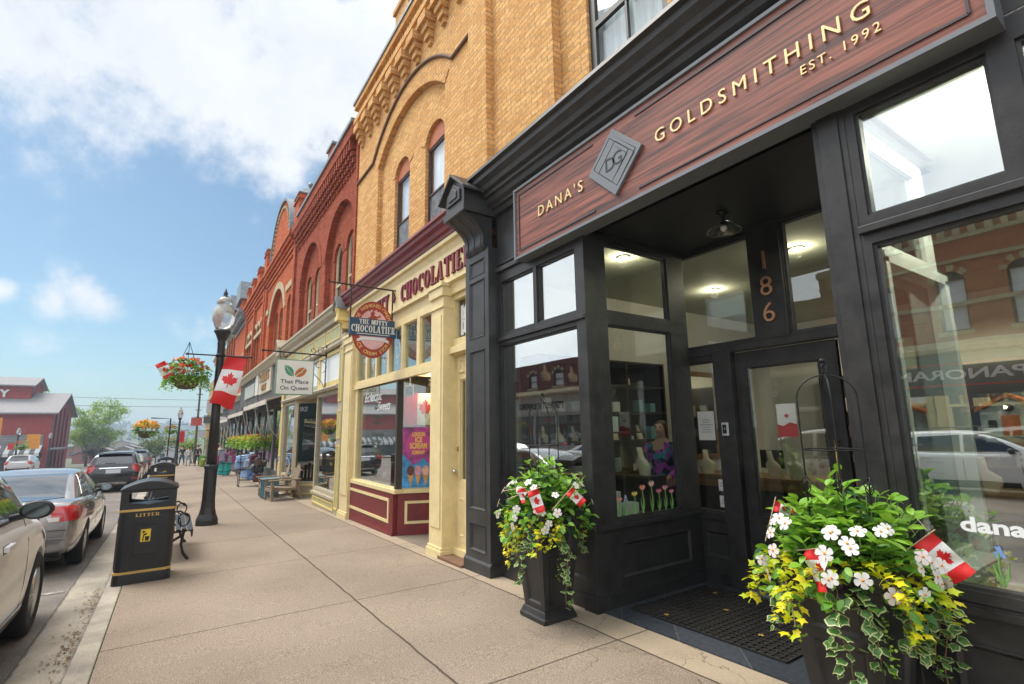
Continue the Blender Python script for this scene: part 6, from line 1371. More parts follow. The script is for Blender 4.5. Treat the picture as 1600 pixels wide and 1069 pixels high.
# ------------------------------------------------------------------ street furniture
GLOBE=D.materials.new('frosted_globe'); GLOBE.use_nodes=True
_b=GLOBE.node_tree.nodes['Principled BSDF']; _b.inputs['Base Color'].default_value=(.75,.77,.76,1); _b.inputs['Roughness'].default_value=.12; _b.inputs['Transmission Weight'].default_value=.7
POLE=mat('lamp_black',(.016,.0145,.014),.4,var=.2,vscale=5,bump=.1)
def lamp_post(x,y,label,h=5.0,arms=True,group='old fashioned street lamps',detail=True,flip=1):
    z=gz(x); t=thing('street_lamp',label,'street lamp',(x,y,z),0,group); n=24 if detail else 10
    m=MB(); P=lambda r,q: (r,q)
    m.lathe([(.215,0),(.215,.10),(.20,.14),(.165,.22),(.140,.34),(.128,.5),(.124,1.12),(.14,1.14),(.142,1.19),(.12,1.22)],(x,y,z),8,0,None,False,ph=PI/8)
    m.build('base',POLE,t,.004 if detail else 0)
    m=MB(); m.lathe([(.105,1.18),(.088,2.2),(.075,3.75),(.085,3.80),(.075,3.86),(.09,3.9),(.125,4.0),(.165,4.06),(.165,4.10),(.10,4.12)],(x,y,z),n); m.build('pole',POLE,t)
    m=MB(); m.lathe([(.13,4.10),(.16,4.17),(.218,4.30),(.232,4.42),(.21,4.56),(.15,4.66),(.135,4.69),(.16,4.70),(.15,4.78),(.10,4.84),(.06,4.87)],(x,y,z),n); m.build('globe',GLOBE,t)
    m=MB(); m.lathe([(.065,4.86),(.07,4.88),(.03,4.90),(.05,4.94),(.028,4.98),(.012,5.04),(.0001,5.07)],(x,y,z),n); m.build('finial',POLE,t)
    if arms:
        for s,l in ((1,.62),(-1,.60)):
            m=MB(); m.tube([(x,y,z+3.54),(x,y+s*l,z+3.54)],.016,8); m.sphere((x,y+s*l,z+3.54),.028,0,8)
            if detail: m.lathe([(.09,-.03),(.092,0),(.09,.03)],(x,y,z+3.54),16)
            m.build('arm',POLE,t)
        if detail:
            m=MB(); m.tube([(x,y-.08,z+2.52),(x,y-.12,z+2.52)],.012,6); m.build('lower_clip',POLE,t)
    return t
lamp_post(12.56,-.75,'tall black street lamp nearest the camera, carrying a flower basket and a flag')
def leafpoly(): return [(x,y) for x,y in LEAF]
FW=mat('flag_white',(.72,.72,.70),.7)
def cloth(mb,f,nu,nv,split,m=(0,1,0),thick=.0):
    """banner surface f(u,v)->Vector with three colour bands along v"""
    vs=[f(i/nu,j/nv) for j in range(nv+1) for i in range(nu+1)]
    for j in range(nv):
        v=(j+.5)/nv; mm=m[0] if v<split[0] else m[1] if v<split[1] else m[2]
        for i in range(nu): mb.f.append([len(mb.v)+j*(nu+1)+i,len(mb.v)+j*(nu+1)+i+1,len(mb.v)+(j+1)*(nu+1)+i+1,len(mb.v)+(j+1)*(nu+1)+i]); mb.m.append(mm); mb.s.append(True)
    mb.v.extend([tuple(p) for p in vs])
def leafdecal(f,c,s,rot=0,off=.003,aspect=1,parent=None,swap=False):
    pts=[Vector((x,y,0)) for x,y in LEAF]; bm=bmesh.new(); vs=[bm.verts.new(p) for p in pts]; fc=bm.faces.new(vs); bmesh.ops.triangulate(bm,faces=[fc]); 
    for _ in range(2): bmesh.ops.subdivide_edges(bm,edges=bm.edges[:],cuts=1,use_grid_fill=True)
    ca,sa=math.cos(rot),math.sin(rot); V=[];F=[]
    bm.verts.ensure_lookup_table()
    for side in (1,-1):
        o=len(V)
        for v in bm.verts:
            x=(v.co.x*ca-v.co.y*sa)*s[0]+c[0]; y=(v.co.x*sa+v.co.y*ca)*s[1]+c[1]
            e=1e-3; p=f(x,y); nn=(f(x+e,y)-p).cross(f(x,y+e)-p).normalized(); V.append(p+nn*off*side)
        F+=[[o+q.index for q in fce.verts] for fce in bm.faces]
    bm.free(); mb=MB(); mb.add(V,F); return mb
# banner-sized flag on the lamp arm, swinging towards the camera side
fl=thing('flag','red and white maple leaf flag hanging from the near lamp post arm','flag',(12.42,-1.0,3.2))
def fz(u,v):   # u across, v down
    return Vector((12.56-.16+.05*math.sin(v*5+u*2.5),-.86-u*.39+v*.26*(1-.2*u)-.015*math.sin(u*7)*v,3.255-v*1.02-.10*u*v+.03*math.sin(u*5)*v))
mb=MB(); cloth(mb,fz,12,30,(.27,.73)); mb.build('cloth',[RED,FW],fl,recalc=False)
leafdecal(lambda x,y:fz(x,y),(.5,.5),(.40,-.19),.0).build('maple_leaf',RED,fl,recalc=False)
mb=MB(); mb.tube([(12.42,-.84,3.27),(12.42,-1.28,3.25)],.009,6); mb.build('flag_rod',IRON,fl)
# ---- litter bins
BINM=mat('bin_black_plastic',(.014,.014,.015),.38,var=.15,bump=.15,bscale=120); GOLDB=mat('bin_gold_band',(.58,.36,.10),.4,var=.1); 
def litter_bin(x,y,rz,label):
    z=gz(x); t=thing('litter_bin',label,'litter bin',(x,y,z-.01),rz,'black litter bins along the kerb')
    # local: x = towards camera side is -x ; width along y, tapering up slightly
    w,d,h=.58,.56,1.22
    def sec(zz,k,kd=None,rr=.07):
        kd=k if kd is None else kd; a=w/2*k; b=d/2*kd; pts=[]
        for (sx,sy_,a0) in ((1,1,0),(-1,1,PI/2),(-1,-1,PI),(1,-1,1.5*PI)):
            for i in range(5):
                an=a0+i*PI/8; pts.append((sx*(b-rr)+rr*math.cos(an),sy_*(a-rr)+rr*math.sin(an),zz))
        return pts
    def loft(secs,m=0,cap=True):
        mb=MB(); n=len(secs[0]); vs=[p for s in secs for p in s]
        fs=[(i*n+j,i*n+(j+1)%n,(i+1)*n+(j+1)%n,(i+1)*n+j) for i in range(len(secs)-1) for j in range(n)]
        if cap: fs+= [tuple(range(n))[::-1],tuple((len(secs)-1)*n+j for j in range(n))]
        mb.add(vs,fs,m); return mb
    b=loft([sec(0,1.02),sec(.13,1.0)]); o=b.build('plinth',BINM,None,.006); o.parent=t
    for k in (.13,.85):
        o=loft([sec(k,1.012),sec(k+.028,1.012)]).build('gold_band',GOLDB,None,.003); o.parent=t
    body=loft([sec(.158,.985),sec(.85,.985)]); o=body.build('body',BINM,None,.004); o.parent=t
    rb=MB()
    for s in (-1,1):
        for i in range(17):
            yy=-.20+i*.025; z0_=.20; z1_=.32 if abs(yy)<.145 else .72
            rb.box(s*(d/2*.985)-.006,s*(d/2*.985)+.012,yy,yy+.012,z0_,z1_)
        rb.ring(-.125,.125,.33,.71,[(0,0),(0,.012),(.012,.012),(.014,.0)],0,fr((s*d/2*.985,0,0),(0,s,0),(s,0,0)))
    for s in (-1,1):
        for i in range(17): yy=-.20+i*.025; rb.box(yy,yy+.011,s*(w/2*.985)-.006,s*(w/2*.985)+.006,.20,.78)
    o=rb.build('ribs',BINM); o.parent=t
    # hood: solid top with an opening through it
    hd=MB(); hood=[(-.285,.878),(.285,.878),(.285,1.10)]+[(.285-.57*i/10,1.10+.085*math.sin(PI*i/10)+.02) for i in range(11)]+[(-.285,1.10)]
    hole=[(-.20,.955),(.0,.925),(.20,.955),(.205,1.06),(.17,1.075),(-.17,1.075),(-.205,1.06)]
    for s in (-1,1):
        Tt=fr((s*d/2*.96,0,0),(0,s,0),(s,0,0)); hd.holed(hood,[hole],0,0,Tt,.05)
        hd.ring(-.205,.205,.935,1.075,[(0,.0),(0,.0)],0,Tt) if False else None
    k=len(hood); vs=[(d/2*.96,p[0],p[1]) for p in hood]+[(-d/2*.96,p[0],p[1]) for p in hood]; hd.add(vs,[(i,(i+1)%k,k+(i+1)%k,k+i) for i in range(k)])
    hd.box(-d/2*.9,d/2*.9,-.22,.22,.90,.92)
    o=hd.build('hood',BINM,None,.010); o.parent=t
    lid=MB(); prof=[(-.30,1.10)]+[(.30-.60*i/14-0,1.12+.09*math.sin(PI*i/14)+.0) for i in range(14,-1,-1)]+[(.30,1.10)]
    lid.prism(prof,'x',-d/2-.012,d/2+.012); 
    o=lid.build('lid',BINM,None,.014); o.parent=t
    for s in (-1,1):
        Tt=fr((s*(d/2*.985+.001),0,0),(0,s,0),(s,0,0)); m=MB(); m.box(-.19,.19,0,.008,.775,.835,0,Tt); m.ring(-.19,.19,.775,.835,[(0,.008),(0,.013),(.006,.013),(.006,.008)],0,Tt); o=m.build('name_panel',BINM); o.parent=t
        m=MB(); serif(m,'LITTER',.038,Tt@Matrix.Translation((0,.008,.787)),width=.24,depth=.003); q=m.build('lettering',GOLDB); q.parent=o
        m=MB(); m.prism([(-.075,.45),(.075,.45),(.085,.46),(.085,.665),(.075,.675),(-.075,.675),(-.085,.665),(-.085,.46)],'y',0,.014,0,False,Tt); o=m.build('symbol_panel',BINM); o.parent=t
        m=MB(); m.prism([(-.05,.49),(.05,.49),(.05,.635),(-.05,.635)],'y',.014,.018,0,False,Tt); q=m.build('yellow_symbol',mat('bin_yellow',(.72,.50,.03),.45)); q.parent=o
        m=MB(); m.prism([(.0,.50),(.035,.50),(.04,.55),(-.003,.55)],'y',.018,.020,0,False,Tt); m.prism([(-.03,.50),(-.018,.50),(-.014,.56),(.012,.575),(.012,.59),(-.022,.58)],'y',.018,.020,0,False,Tt)
        m.prism([(-.021+.013*math.cos(a),.605+.013*math.sin(a)) for a in [2*PI*i/10 for i in range(10)]],'y',.018,.020,0,False,Tt); q=m.build('tidyman_figure',mat('bell_black',(.01,.01,.01),.2)); q.parent=o
    o=MB(); 
    return t
litter_bin(8.16,.165,0,'black litter bin with gold bands nearest the camera on the kerb')
litter_bin(17.2,.12,0,'black litter bin standing behind the nearest one')
litter_bin(26.5,.12,0,'third black litter bin, small in the distance past the second')
# ---- cast-iron bench, turned away from the road
bn=thing('bench','black metal bench half hidden behind the nearest litter bin','bench',(9.9,-.1,gz(9.9)))
mb=MB()
for x in (9.0,10.6):
    z=gz(x)
    mb.tube([(x,-.34,z),(x,-.27,z+.10),(x,-.24,z+.22),(x,-.26,z+.38)],[.024,.02,.018,.02],8); mb.tube([(x,.10,z),(x,.02,z+.12),(x,-.08,z+.24),(x,-.24,z+.34)],[.024,.02,.018,.018],8)
    mb.tube([(x,-.30,z+.40),(x,.10,z+.38),(x,.24,z+.92)],.018,8)
    mb.tube([(x,-.28+.07*math.cos(a)+.03,z+.56+.09*math.sin(a)) for a in [2*PI*i/14 for i in range(14)]],.011,6,closed=True)
    mb.tube([(x,-.30,z+.60),(x,-.20,z+.68),(x,.14,z+.66)],.014,6)
mb.build('iron_end',POLE,bn)
mb=MB()
for i in range(7):
    y=-.36+.07*i; zz=.44-.015*math.sin(i*.6)-(0.03 if i==0 else 0); mb.box(8.95,10.65,y,y+.055,gz(9.8)+zz,gz(9.8)+zz+.022)
mb.box(8.95,10.65,-.375,-.355,gz(9.8)+.33,gz(9.8)+.44)
mb.build('seat',POLE,bn,.006)
mb=MB()
for i in range(5): y=.10+.03*i; mb.box(8.95,10.65,y,y+.02,gz(9.8)+.52+i*.09,gz(9.8)+.59+i*.09)
mb.build('backrest',POLE,bn,.005)
# ---- adirondack style chairs and blue side table
GW=mat('silvered_teak',(.27,.20,.13),.75,var=.25,vscale=5,stretch=(2,2,5),dirt=.25)
def garden_chair(x,y,rz,label):
    t=thing('garden_chair',label,'chair',(x,y,gz(x)),rz,'wooden armchairs outside the sage shopfront')   # faces +x
    def P(name,fn,bev=.006):
        m=MB(); fn(m); o=m.build(name,GW,None,bev); o.parent=t; return o
    for sy_ in (-1,1):
        P('leg',lambda m: m.box(.30,.36,sy_*.32-.035,sy_*.32+.035,0,.56)); 
        P('leg',lambda m: m.prism([(-.52,0),(-.44,0),(-.30,.58),(-.37,.58)],'y',sy_*.31-.03,sy_*.31+.03))
        P('armrest',lambda m: m.box(-.46,.44,sy_*.34-.065,sy_*.34+.065,.56,.59))
        P('side_rail',lambda m: m.box(-.45,.34,sy_*.29-.02,sy_*.29+.02,.27,.35))
    P('front_rail',lambda m: m.box(.33,.36,-.30,.30,.26,.35)); P('stretcher',lambda m: m.box(-.42,.33,-.02,.02,.12,.16))
    def seat(m):
        for i in range(7): a=.34-i*.105; m.box(a-.09,a,-.29,.29,.37-.012*i,.395-.012*i)
    P('seat',seat)
    def back(m):
        T_=Matrix.Translation((-.32,0,.30))@Matrix.Rotation(R(-15),4,'Y')
        for i in range(5):
            yy=-.26+i*.105; m.box(-.012,.012,yy,yy+.09,0,.72-.05*abs(i-2)**1.4,0,T_)
        m.box(-.04,-.014,-.28,.28,.18,.25,0,T_); m.box(-.04,-.014,-.28,.28,.52,.58,0,T_)
    P('backrest',back)
    return t
garden_chair(16.45,-2.80,PI/2+.12,'nearer weathered wooden armchair outside the sage shopfront')
garden_chair(17.9,-2.78,PI/2-.05,'farther weathered wooden armchair beside the blue side table')
tb=thing('side_table','blue slatted wooden side table between the two wooden armchairs','table',(17.3,-2.75,gz(17.3))); BL=mat('blue_paint',(.09,.22,.30),.6,var=.15)
z=gz(17.3)
for sx,sy_ in ((-1,-1),(-1,1),(1,-1),(1,1)): MB().box(17.3+sx*.2-.025,17.3+sx*.2+.025,-2.62+sy_*.2-.025,-2.62+sy_*.2+.025,z,z+.56).build('leg',BL,tb,.004)
mb=MB()
for i in range(5): mb.box(17.05+i*.105,17.14+i*.105,-2.88,-2.36,z+.56,z+.585)
mb.build('tabletop',BL,tb,.004)
mb=MB()
for i in range(4): mb.box(17.07,17.085,-2.85+i*.12,-2.76+i*.12,z+.05,z+.53)
mb.build('side_slats',BL,tb,.003)
# ---- merchandise racks
def rack(x,y,label,cols,w=.9,h=1.15,seed=1,ml='cloth'):
    rd=random.Random(seed); z=gz(x); t=thing('sale_rack',label,'rack',(x,y,z),0,'sale racks in front of the dark shopfronts')
    m=MB()
    for sy_ in (-1,1):
        m.tube([(x-.25,y+sy_*w/2,z+.08),(x-.25,y+sy_*w/2,z+h)],.014,6); m.tube([(x+.25,y+sy_*w/2,z+.08),(x+.25,y+sy_*w/2,z+h)],.014,6)
    for zz in (.25,.65,h): m.tube([(x-.25,y-w/2,z+zz),(x-.25,y+w/2,z+zz),(x+.25,y+w/2,z+zz),(x+.25,y-w/2,z+zz)],.012,6,closed=True)
    m.build('frame',IRON,t)
    for sy_ in (-1,1):
        for sx in (-1,1): m=MB(); m.lathe([(.0001,-.02),(.04,-.02),(.04,.02),(.0001,.02)],n=10,T=Matrix.Translation((x+sx*.25,y+sy_*w/2,z+.04))@Matrix.Rotation(PI/2,4,'X')); m.build('castor',BLK,t)
    return t,z
def goods(x,y,z,n,size,colour,label,group,seed,spread=(.2,.4,.05),kind='parcel',hang=False):
    rd=random.Random(seed)
    for i in range(n):
        px=x+rd.uniform(-1,1)*spread[0]; py=y+rd.uniform(-1,1)*spread[1]; pz=z+rd.uniform(-1,1)*spread[2]; m=MB()
        s=[q*rd.uniform(.7,1.2) for q in size]
        k=9; rings=[]; hung=kind=='garment'
        for j,(rr_,zz) in enumerate(((1.05,-.5),(.95,-.42),(.85,0),(.8,.40),(.35,.5)) if hung else ((.8,-.5),(1,-.40),(1,.1),(.95,.40),(.7,.5))):
            rings.append([((abs(math.cos(2*PI*a/k))**.5*(1 if math.cos(2*PI*a/k)>0 else -1))*s[0]*(.4 if hung else 1)*rr_*.5*rd.uniform(.75,1.2),(abs(math.sin(2*PI*a/k))**.5*(1 if math.sin(2*PI*a/k)>0 else -1))*s[1]*rr_*.5*rd.uniform(.75,1.2),(zz+rd.uniform(-.05,.05))*s[2]) for a in range(k)])
        vs=[p for r_ in rings for p in r_]; m.add(vs,[(a*k+b,a*k+(b+1)%k,(a+1)*k+(b+1)%k,(a+1)*k+b) for a in range(4) for b in range(k)]+[tuple(range(k))[::-1],tuple(range(4*k,5*k))],0,False)
        o=m.build(kind,colour[i%len(colour)]); o.location=(px,py,pz); tag(o,label,kind.replace('_',' '),group)
C=lambda n,c,r=.7: mat('cloth_'+n,c,r,var=.2,vscale=9)
t,z=rack(22.8,-2.72,'black wire sale rack with blue bundles and dark patterned bags, nearest the wooden chairs',None,.8,1.25)
goods(22.8,-2.72,z+.42,7,(.34,.26,.26),[C('paleblue',(.30,.45,.75)),C('sky',(.20,.34,.62)),C('ice',(.45,.58,.72))],'pale blue cloth bundle on the lower part of the nearest sale rack','blue bundles on the nearest sale rack',1,(.2,.3,.1),'cloth_bundle')
goods(22.8,-2.55,z+1.0,8,(.34,.26,.3),[C('paleblue',(.30,.45,.75)),C('ice',(.45,.58,.72))],'pale blue cloth bundle on top of the nearest sale rack','blue bundles on top of the nearest sale rack',2,(.2,.25,.15),'cloth_bundle')
goods(22.5,-2.95,z+.75,9,(.3,.26,.3),[C('maroon',(.12,.03,.035)),C('brown',(.09,.05,.035)),C('black',(.02,.02,.025)),C('plum',(.10,.03,.07))],'dark patterned bag on the nearest sale rack','dark bags on the nearest sale rack',3,(.2,.22,.45),'bag')
t,z=rack(31.8,-2.62,'farther sale rack hung with pink and teal clothes beside the standing person',None,1.0,1.35)
goods(31.7,-2.6,z+.95,9,(.32,.28,.42),[C('magenta',(.42,.04,.20)),C('pink',(.55,.12,.30)),C('lilacgrey',(.35,.30,.38)),C('mauve',(.25,.08,.18))],'pink garment hanging on the farther sale rack','pink garments on the farther sale rack',4,(.2,.38,.15),'garment')
goods(31.7,-2.5,z+.40,6,(.30,.25,.6),[C('teal',(.02,.38,.34)),C('turq',(.04,.46,.42))],'teal garment hanging low on the farther sale rack','teal garments on the farther sale rack',5,(.2,.3,.04),'garment')
# ---- hanging 'That Place' sign
hs2=thing('hanging_sign','square white hanging sign with a green leaf and orange bean on a long iron arm','sign',(13.5,-3.2,3.58))
mb=MB(); mb.tube([(13.5,-3.22,3.575),(13.5,-1.70,3.615)],.018,8); mb.sphere((13.5,-1.70,3.615),.035); mb.box(13.48,13.52,-3.215,-3.195,2.6,3.85)
def scroll(c,r0,r1,a0,a1,n=22): return [(13.5,c[0]+(r0+(r1-r0)*i/n)*math.cos(a0+(a1-a0)*i/n),c[1]+(r0+(r1-r0)*i/n)*math.sin(a0+(a1-a0)*i/n)) for i in range(n+1)]
mb.tube(scroll((-3.05,3.30),.20,.04,-PI/2-.4,-PI*2.6),.008,5); mb.tube([(13.5,-3.2,2.65),(13.5,-3.14,2.85),(13.5,-2.98,3.02),(13.5,-2.86,3.15),(13.5,-2.86,3.30)],.009,5); mb.tube(scroll((-3.08,3.72),.11,.02,-PI*.5,PI*1.6),.008,5); mb.tube(scroll((-2.86,3.68),.09,.02,-PI*.6,-PI*2.4),.008,5)
for y in (-2.10,-2.82): mb.tube([(13.5,y,3.59),(13.5,y,3.42)],.006,5)
mb.build('iron_arm',IRON,hs2)
Tt=fr((13.5,-2.465,2.975),(0,-1,0),(-1,0,0)); mb=MB(); mb.box(-.455,.455,-.025,.025,-.45,.45,0,Tt); mb.build('border',mat('sage_border',(.20,.33,.24),.5),hs2,.004)
mb=MB(); mb.box(-.425,.425,.025,.029,-.42,.42,0,Tt); mb.box(-.425,.425,-.029,-.025,-.42,.42,0,Tt); face=mb.build('face',mat('sign_ivory',(.74,.73,.68),.5,var=.03),hs2)
mb=MB(); text(mb,'That Place',.10,Tt@Matrix.Translation((0,.029,-.16)),depth=.003,width=.66,bold=.012); text(mb,'On Queen',.10,Tt@Matrix.Translation((0,.029,-.32)),depth=.003,width=.66,bold=.012); mb.build('lettering',mat('charcoal_letters',(.04,.05,.05),.5),face)
mb=MB(); q=[(-.255,.30),(-.17,.28),(-.09,.24),(-.04,.16),(-.03,.02),(-.13,.03),(-.21,.09),(-.25,.19)]; mb.prism(q,'y',.029,.033,0,False,Tt); mb.build('green_leaf',mat('sign_leaf_green',(.08,.28,.17),.5),face)
mb=MB(); mb.prism([(.13+.155*math.cos(a)*math.cos(.7)-.10*math.sin(a)*math.sin(.7),.13+.155*math.cos(a)*math.sin(.7)+.10*math.sin(a)*math.cos(.7)) for a in [2*PI*i/24 for i in range(24)]],'y',.029,.034,0,False,Tt); mb.build('orange_bean',mat('sign_orange',(.50,.16,.03),.5),face)
mb=MB(); mb.tube([Tt@Vector((x,.036,z)) for x,z in ((.02,.03),(.09,.10),(.14,.12),(.17,.17),(.24,.25))],.009,5); mb.tube([Tt@Vector((x,.034,z)) for x,z in ((-.25,.28),(-.15,.16),(-.05,.04))],.005,5); 
for a in (-.6,-.2,.2,.6): mb.tube([Tt@Vector((-.02+.05*math.sin(a),.032,.27+.05*math.cos(a))),Tt@Vector((-.02+.10*math.sin(a),.032,.27+.08*math.cos(a)))],.004,4)
mb.build('white_vein',MATS['sign_ivory'],face)
# ---- far street lamps, signs and banners
lamp_post(53,-.5,'second black street lamp down the right pavement with a small flower basket',detail=False)
lamp_post(78,-.6,'farthest black street lamp at the end of the right pavement',detail=False)
lamp_post(80,14.6,'black street lamp in front of the mill\'s striped awning, left one',detail=False,arms=False); lamp_post(92,13.6,'black street lamp in front of the mill, right of the orange banner',detail=False,arms=False)
def flat(name,label,cat,x,y0,y1,z0,z1,m,d=.04,parts=None,group=None):
    t=thing(name,label,cat,(x,(y0+y1)/2,z0),0,group); MB().box(x,x+d,y0,y1,z0,z1).build('panel',m,t,0); MB().tube([(x+d/2,min(y0,y1)-.3,z1+.06),(x+d/2,max(y0,y1),z1+.06)],.02,6) .build('arm',IRON,t)
    return t
ORG=mat('orange_banner',(.75,.30,.02),.6); 
flat('banner','large orange banner hanging in front of the mill\'s stone front','banner',86,13.65,14.9,.15,1.95,ORG); flat('banner','orange banner at the left edge before the mill','banner',80,16.1,17.2,.7,3.8,ORG); flat('banner','small red banner on the lamp before the mill','banner',79.7,14.75,15.3,.2,.9,RED)
flat('hanging_sign','pale rectangular shop sign high above the far pavement','sign',44,-3.1,-2.0,3.15,4.05,mat('pale_sign',(.55,.56,.55),.6)); flat('hanging_sign','dark rectangular shop sign below the pale one','sign',47,-3.1,-2.0,2.45,3.0,mat('dark_sign',(.12,.11,.10),.6)); flat('hanging_sign','small red shop sign beside the far lamp post','sign',50,-2.05,-1.25,2.3,2.95,mat('coral_sign',(.60,.10,.07),.6)); flat('hanging_sign','small white sign low on the far pavement','sign',52,-2.5,-1.9,1.3,1.85,mat('pale_sign2',(.65,.66,.66),.6)); flat('hanging_sign','small yellow sign by the tan stone building','sign',53,-3.1,-2.6,1.25,1.9,mat('yellow_sign',(.7,.45,.06),.6)); flat('banner','red and white banner under the far lamp post','banner',53,-.95,-.6,.9,1.9,RED)
ov=thing('hanging_sign','white oval hanging sign in front of the dark shopfronts','sign',(42,-2.9,2.6)); To2=fr((42,-2.9,2.55),(0,-1,0),(-1,0,0)); mb=MB(); mb.prism([(.48*math.cos(a),.27*math.sin(a)) for a in [2*PI*i/28 for i in range(28)]],'y',-.03,.03,0,False,To2); mb.build('oval_panel',mat('oval_white',(.70,.70,.66),.5),ov); MB().tube([(42,-3.3,3.0),(42,-2.4,3.0)],.02,6).build('arm',IRON,ov)
# ---- window box style baskets of flowers outside the awning shops are built with the plants
# ------------------------------------------------------------------ cars
from mathutils.bvhtree import BVHTree
def paint(name,col,metal=.5,rough=.25):
    m=mat('paint_'+name,col,rough,metal=metal,var=.03,vscale=3,coat=1.0); return m
CGL=mat('car_glass',(.02,.025,.027),.03,var=.02,spec=1.0,coat=1.0); RUB=mat('tyre_rubber',(.022,.021,.020),.85,var=.2,bump=.3,bscale=60); RIM=mat('alloy',(.50,.50,.50),.25,metal=.9); TRIM=mat('black_trim',(.02,.02,.021),.5); CHR=mat('chrome',(.75,.75,.75),.08,metal=1,var=.02)
TL=mat('tail_red',(.55,.012,.014),.12,var=.1,coat=1.0); TLW=mat('lens_white',(.72,.68,.64),.15,coat=1.0); PLATE=mat('number_plate',(.66,.70,.74),.5)
def evalmesh(o):
    dg=bpy.context.evaluated_depsgraph_get(); dg.update(); return D.meshes.new_from_object(o.evaluated_get(dg))
def car(label,cat,x,y,spec,pm,group='cars parked along the kerb',rz=0,name='parked_car',detail=1):
    L,Wd,H=spec['L'],spec['W'],spec['H']; w=Wd/2; t=thing(name,label,cat,(0,0,0),0,group)
    st=spec['st']; mb=MB(); n=None; vs=[]
    for (sx,zl,zt,k) in st:
        ww=w*k; mid=(zl+zt)*.55; half=[(0,zl),(.78*ww,zl),(.93*ww,zl+.05),(.985*ww,zl+.20),(ww,mid),(.985*ww,zt-.14),(.93*ww,zt-.04),(.82*ww,zt),(.5*ww,zt+.02),(0,zt+.03)]
        ring=[(sx,yy,zz) for yy,zz in half]+[(sx,-yy,zz) for yy,zz in half[-2:0:-1]]; n=len(ring); vs+=ring
    k=len(st); fs=[(i*n+j,i*n+(j+1)%n,(i+1)*n+(j+1)%n,(i+1)*n+j) for i in range(k-1) for j in range(n)]+[tuple(range(n))[::-1],tuple((k-1)*n+j for j in range(n))]
    mb.add(vs,fs,0,True); tmp=mb.build('tmp_body',pm,None,subsurf=2); me=evalmesh(tmp); D.objects.remove(tmp)
    # arches
    wr=spec['r']; body=D.objects.new('body',me); COL.objects.link(body)
    cut=MB()
    for ax in spec['axles']:
        for s in (-1,1): cut.lathe([(.0001,0),(wr*1.13,0),(wr*1.13,.34),(.0001,.34)],n=28,T=Matrix.Translation((ax,s*(w+.04)-(0 if s<0 else 0),wr*1.0))@Matrix.Rotation(-PI/2 if s<0 else PI/2,4,'X'))
    co=cut.build('tmp_cut',TRIM,None); md=body.modifiers.new('b','BOOLEAN'); md.object=co; md.operation='DIFFERENCE'; md.solver='EXACT'
    me2=evalmesh(body); D.objects.remove(co); D.objects.remove(body); 
    me2.materials.clear(); me2.materials.append(pm)
    for p in me2.polygons: p.use_smooth=True; p.material_index=0
    body=D.objects.new('body',me2); COL.objects.link(body); body.parent=t
    me2.set_sharp_from_angle(angle=R(38))
    # cabin
    c=spec['cab']; cm=MB(); zb=c['zb']; wb=c['wb']*w; wr_=c['wr']*w
    out=[c['rb']]+c.get('rmid',[])+[c['rr'],c['rm'],c['fr'],c['fb']]; rows=[]
    zr=H
    for (px,pz) in out:
        f=max(0,min(1,(pz-zb)/(zr-zb))); ww=wb*.93*(1-f)+wr_*f
        rows.append([(px,0,pz+.03*f),(px,ww*.55,pz+.02*f),(px,ww*.9,pz),(px,ww,pz-.035*(f>.5)),(px,ww+(wb-ww)*.5,(pz-.03+zb-.12)/2+.02),(px,wb,zb-.12)])
    V=[];m_=len(rows[0])
    for r_ in rows: V+=r_; V+=[(a,-b,c_) for a,b,c_ in r_[1:]]
    wdt=m_*2-1; F=[]
    for i in range(len(rows)-1):
        for j in range(m_-1):
            F.append((i*wdt+j,i*wdt+j+1,(i+1)*wdt+j+1,(i+1)*wdt+j))
            a=lambda q: 0 if q==0 else m_-1+q
            F.append((i*wdt+a(j),(i+1)*wdt+a(j),(i+1)*wdt+a(j+1),i*wdt+a(j+1)))
    cm.add(V,F,0,True); cab=cm.build('cabin',pm,None,subsurf=2); cme=evalmesh(cab); D.objects.remove(cab); cab=D.objects.new('roof_and_pillars',cme); COL.objects.link(cab); cab.parent=t; cme.materials.clear(); cme.materials.append(pm)
    bv=[BVHTree.FromPolygons([v.co.copy() for v in q.vertices],[tuple(p.vertices) for p in q.polygons]) for q in (me2,cme)]
    def hit(o_,d_):
        best=None
        for b_ in bv:
            h=b_.ray_cast(o_,d_)
            if h[0] is not None and (best is None or h[3]<best[3]): best=h
        return best
    def patch(name,poly,view,m,off=.006,parent=t,sub=3,label=None,both=False,rnd_=0):
        """stick a polygon onto the shell, looked at from 'rear','front','side' (+y) or 'side-'"""
        for vw in ([view,view+'-'] if both else [view]):
            bm=bmesh.new(); 
            def P3(a,b):
                return {'rear':Vector((-9,a,b)),'front':Vector((9,a,b)),'side':Vector((a,-9,b)),'side-':Vector((a,9,b)),'top':Vector((a,b,9))}[vw]
            dd={'rear':Vector((1,0,0)),'front':Vector((-1,0,0)),'side':Vector((0,1,0)),'side-':Vector((0,-1,0)),'top':Vector((0,0,-1))}[vw]
            f=bm.faces.new([bm.verts.new(P3(a,b)) for a,b in poly]); bmesh.ops.triangulate(bm,faces=[f])
            for _ in range(sub): bmesh.ops.subdivide_edges(bm,edges=bm.edges[:],cuts=1,use_grid_fill=True)
            bad=[]
            for v in bm.verts:
                h=hit(v.co,dd)
                if h is None: bad.append(v); continue
                nn=h[1]; nn=nn if nn.dot(dd)<0 else -nn; v.co=h[0]+nn*off
            bmesh.ops.delete(bm,geom=bad,context='VERTS')
            r_=bmesh.ops.extrude_face_region(bm,geom=bm.faces[:]); 
            for v in [g for g in r_['geom'] if isinstance(g,bmesh.types.BMVert)]: v.co+=dd*(off+.004)
            bmesh.ops.recalc_face_normals(bm,faces=bm.faces)
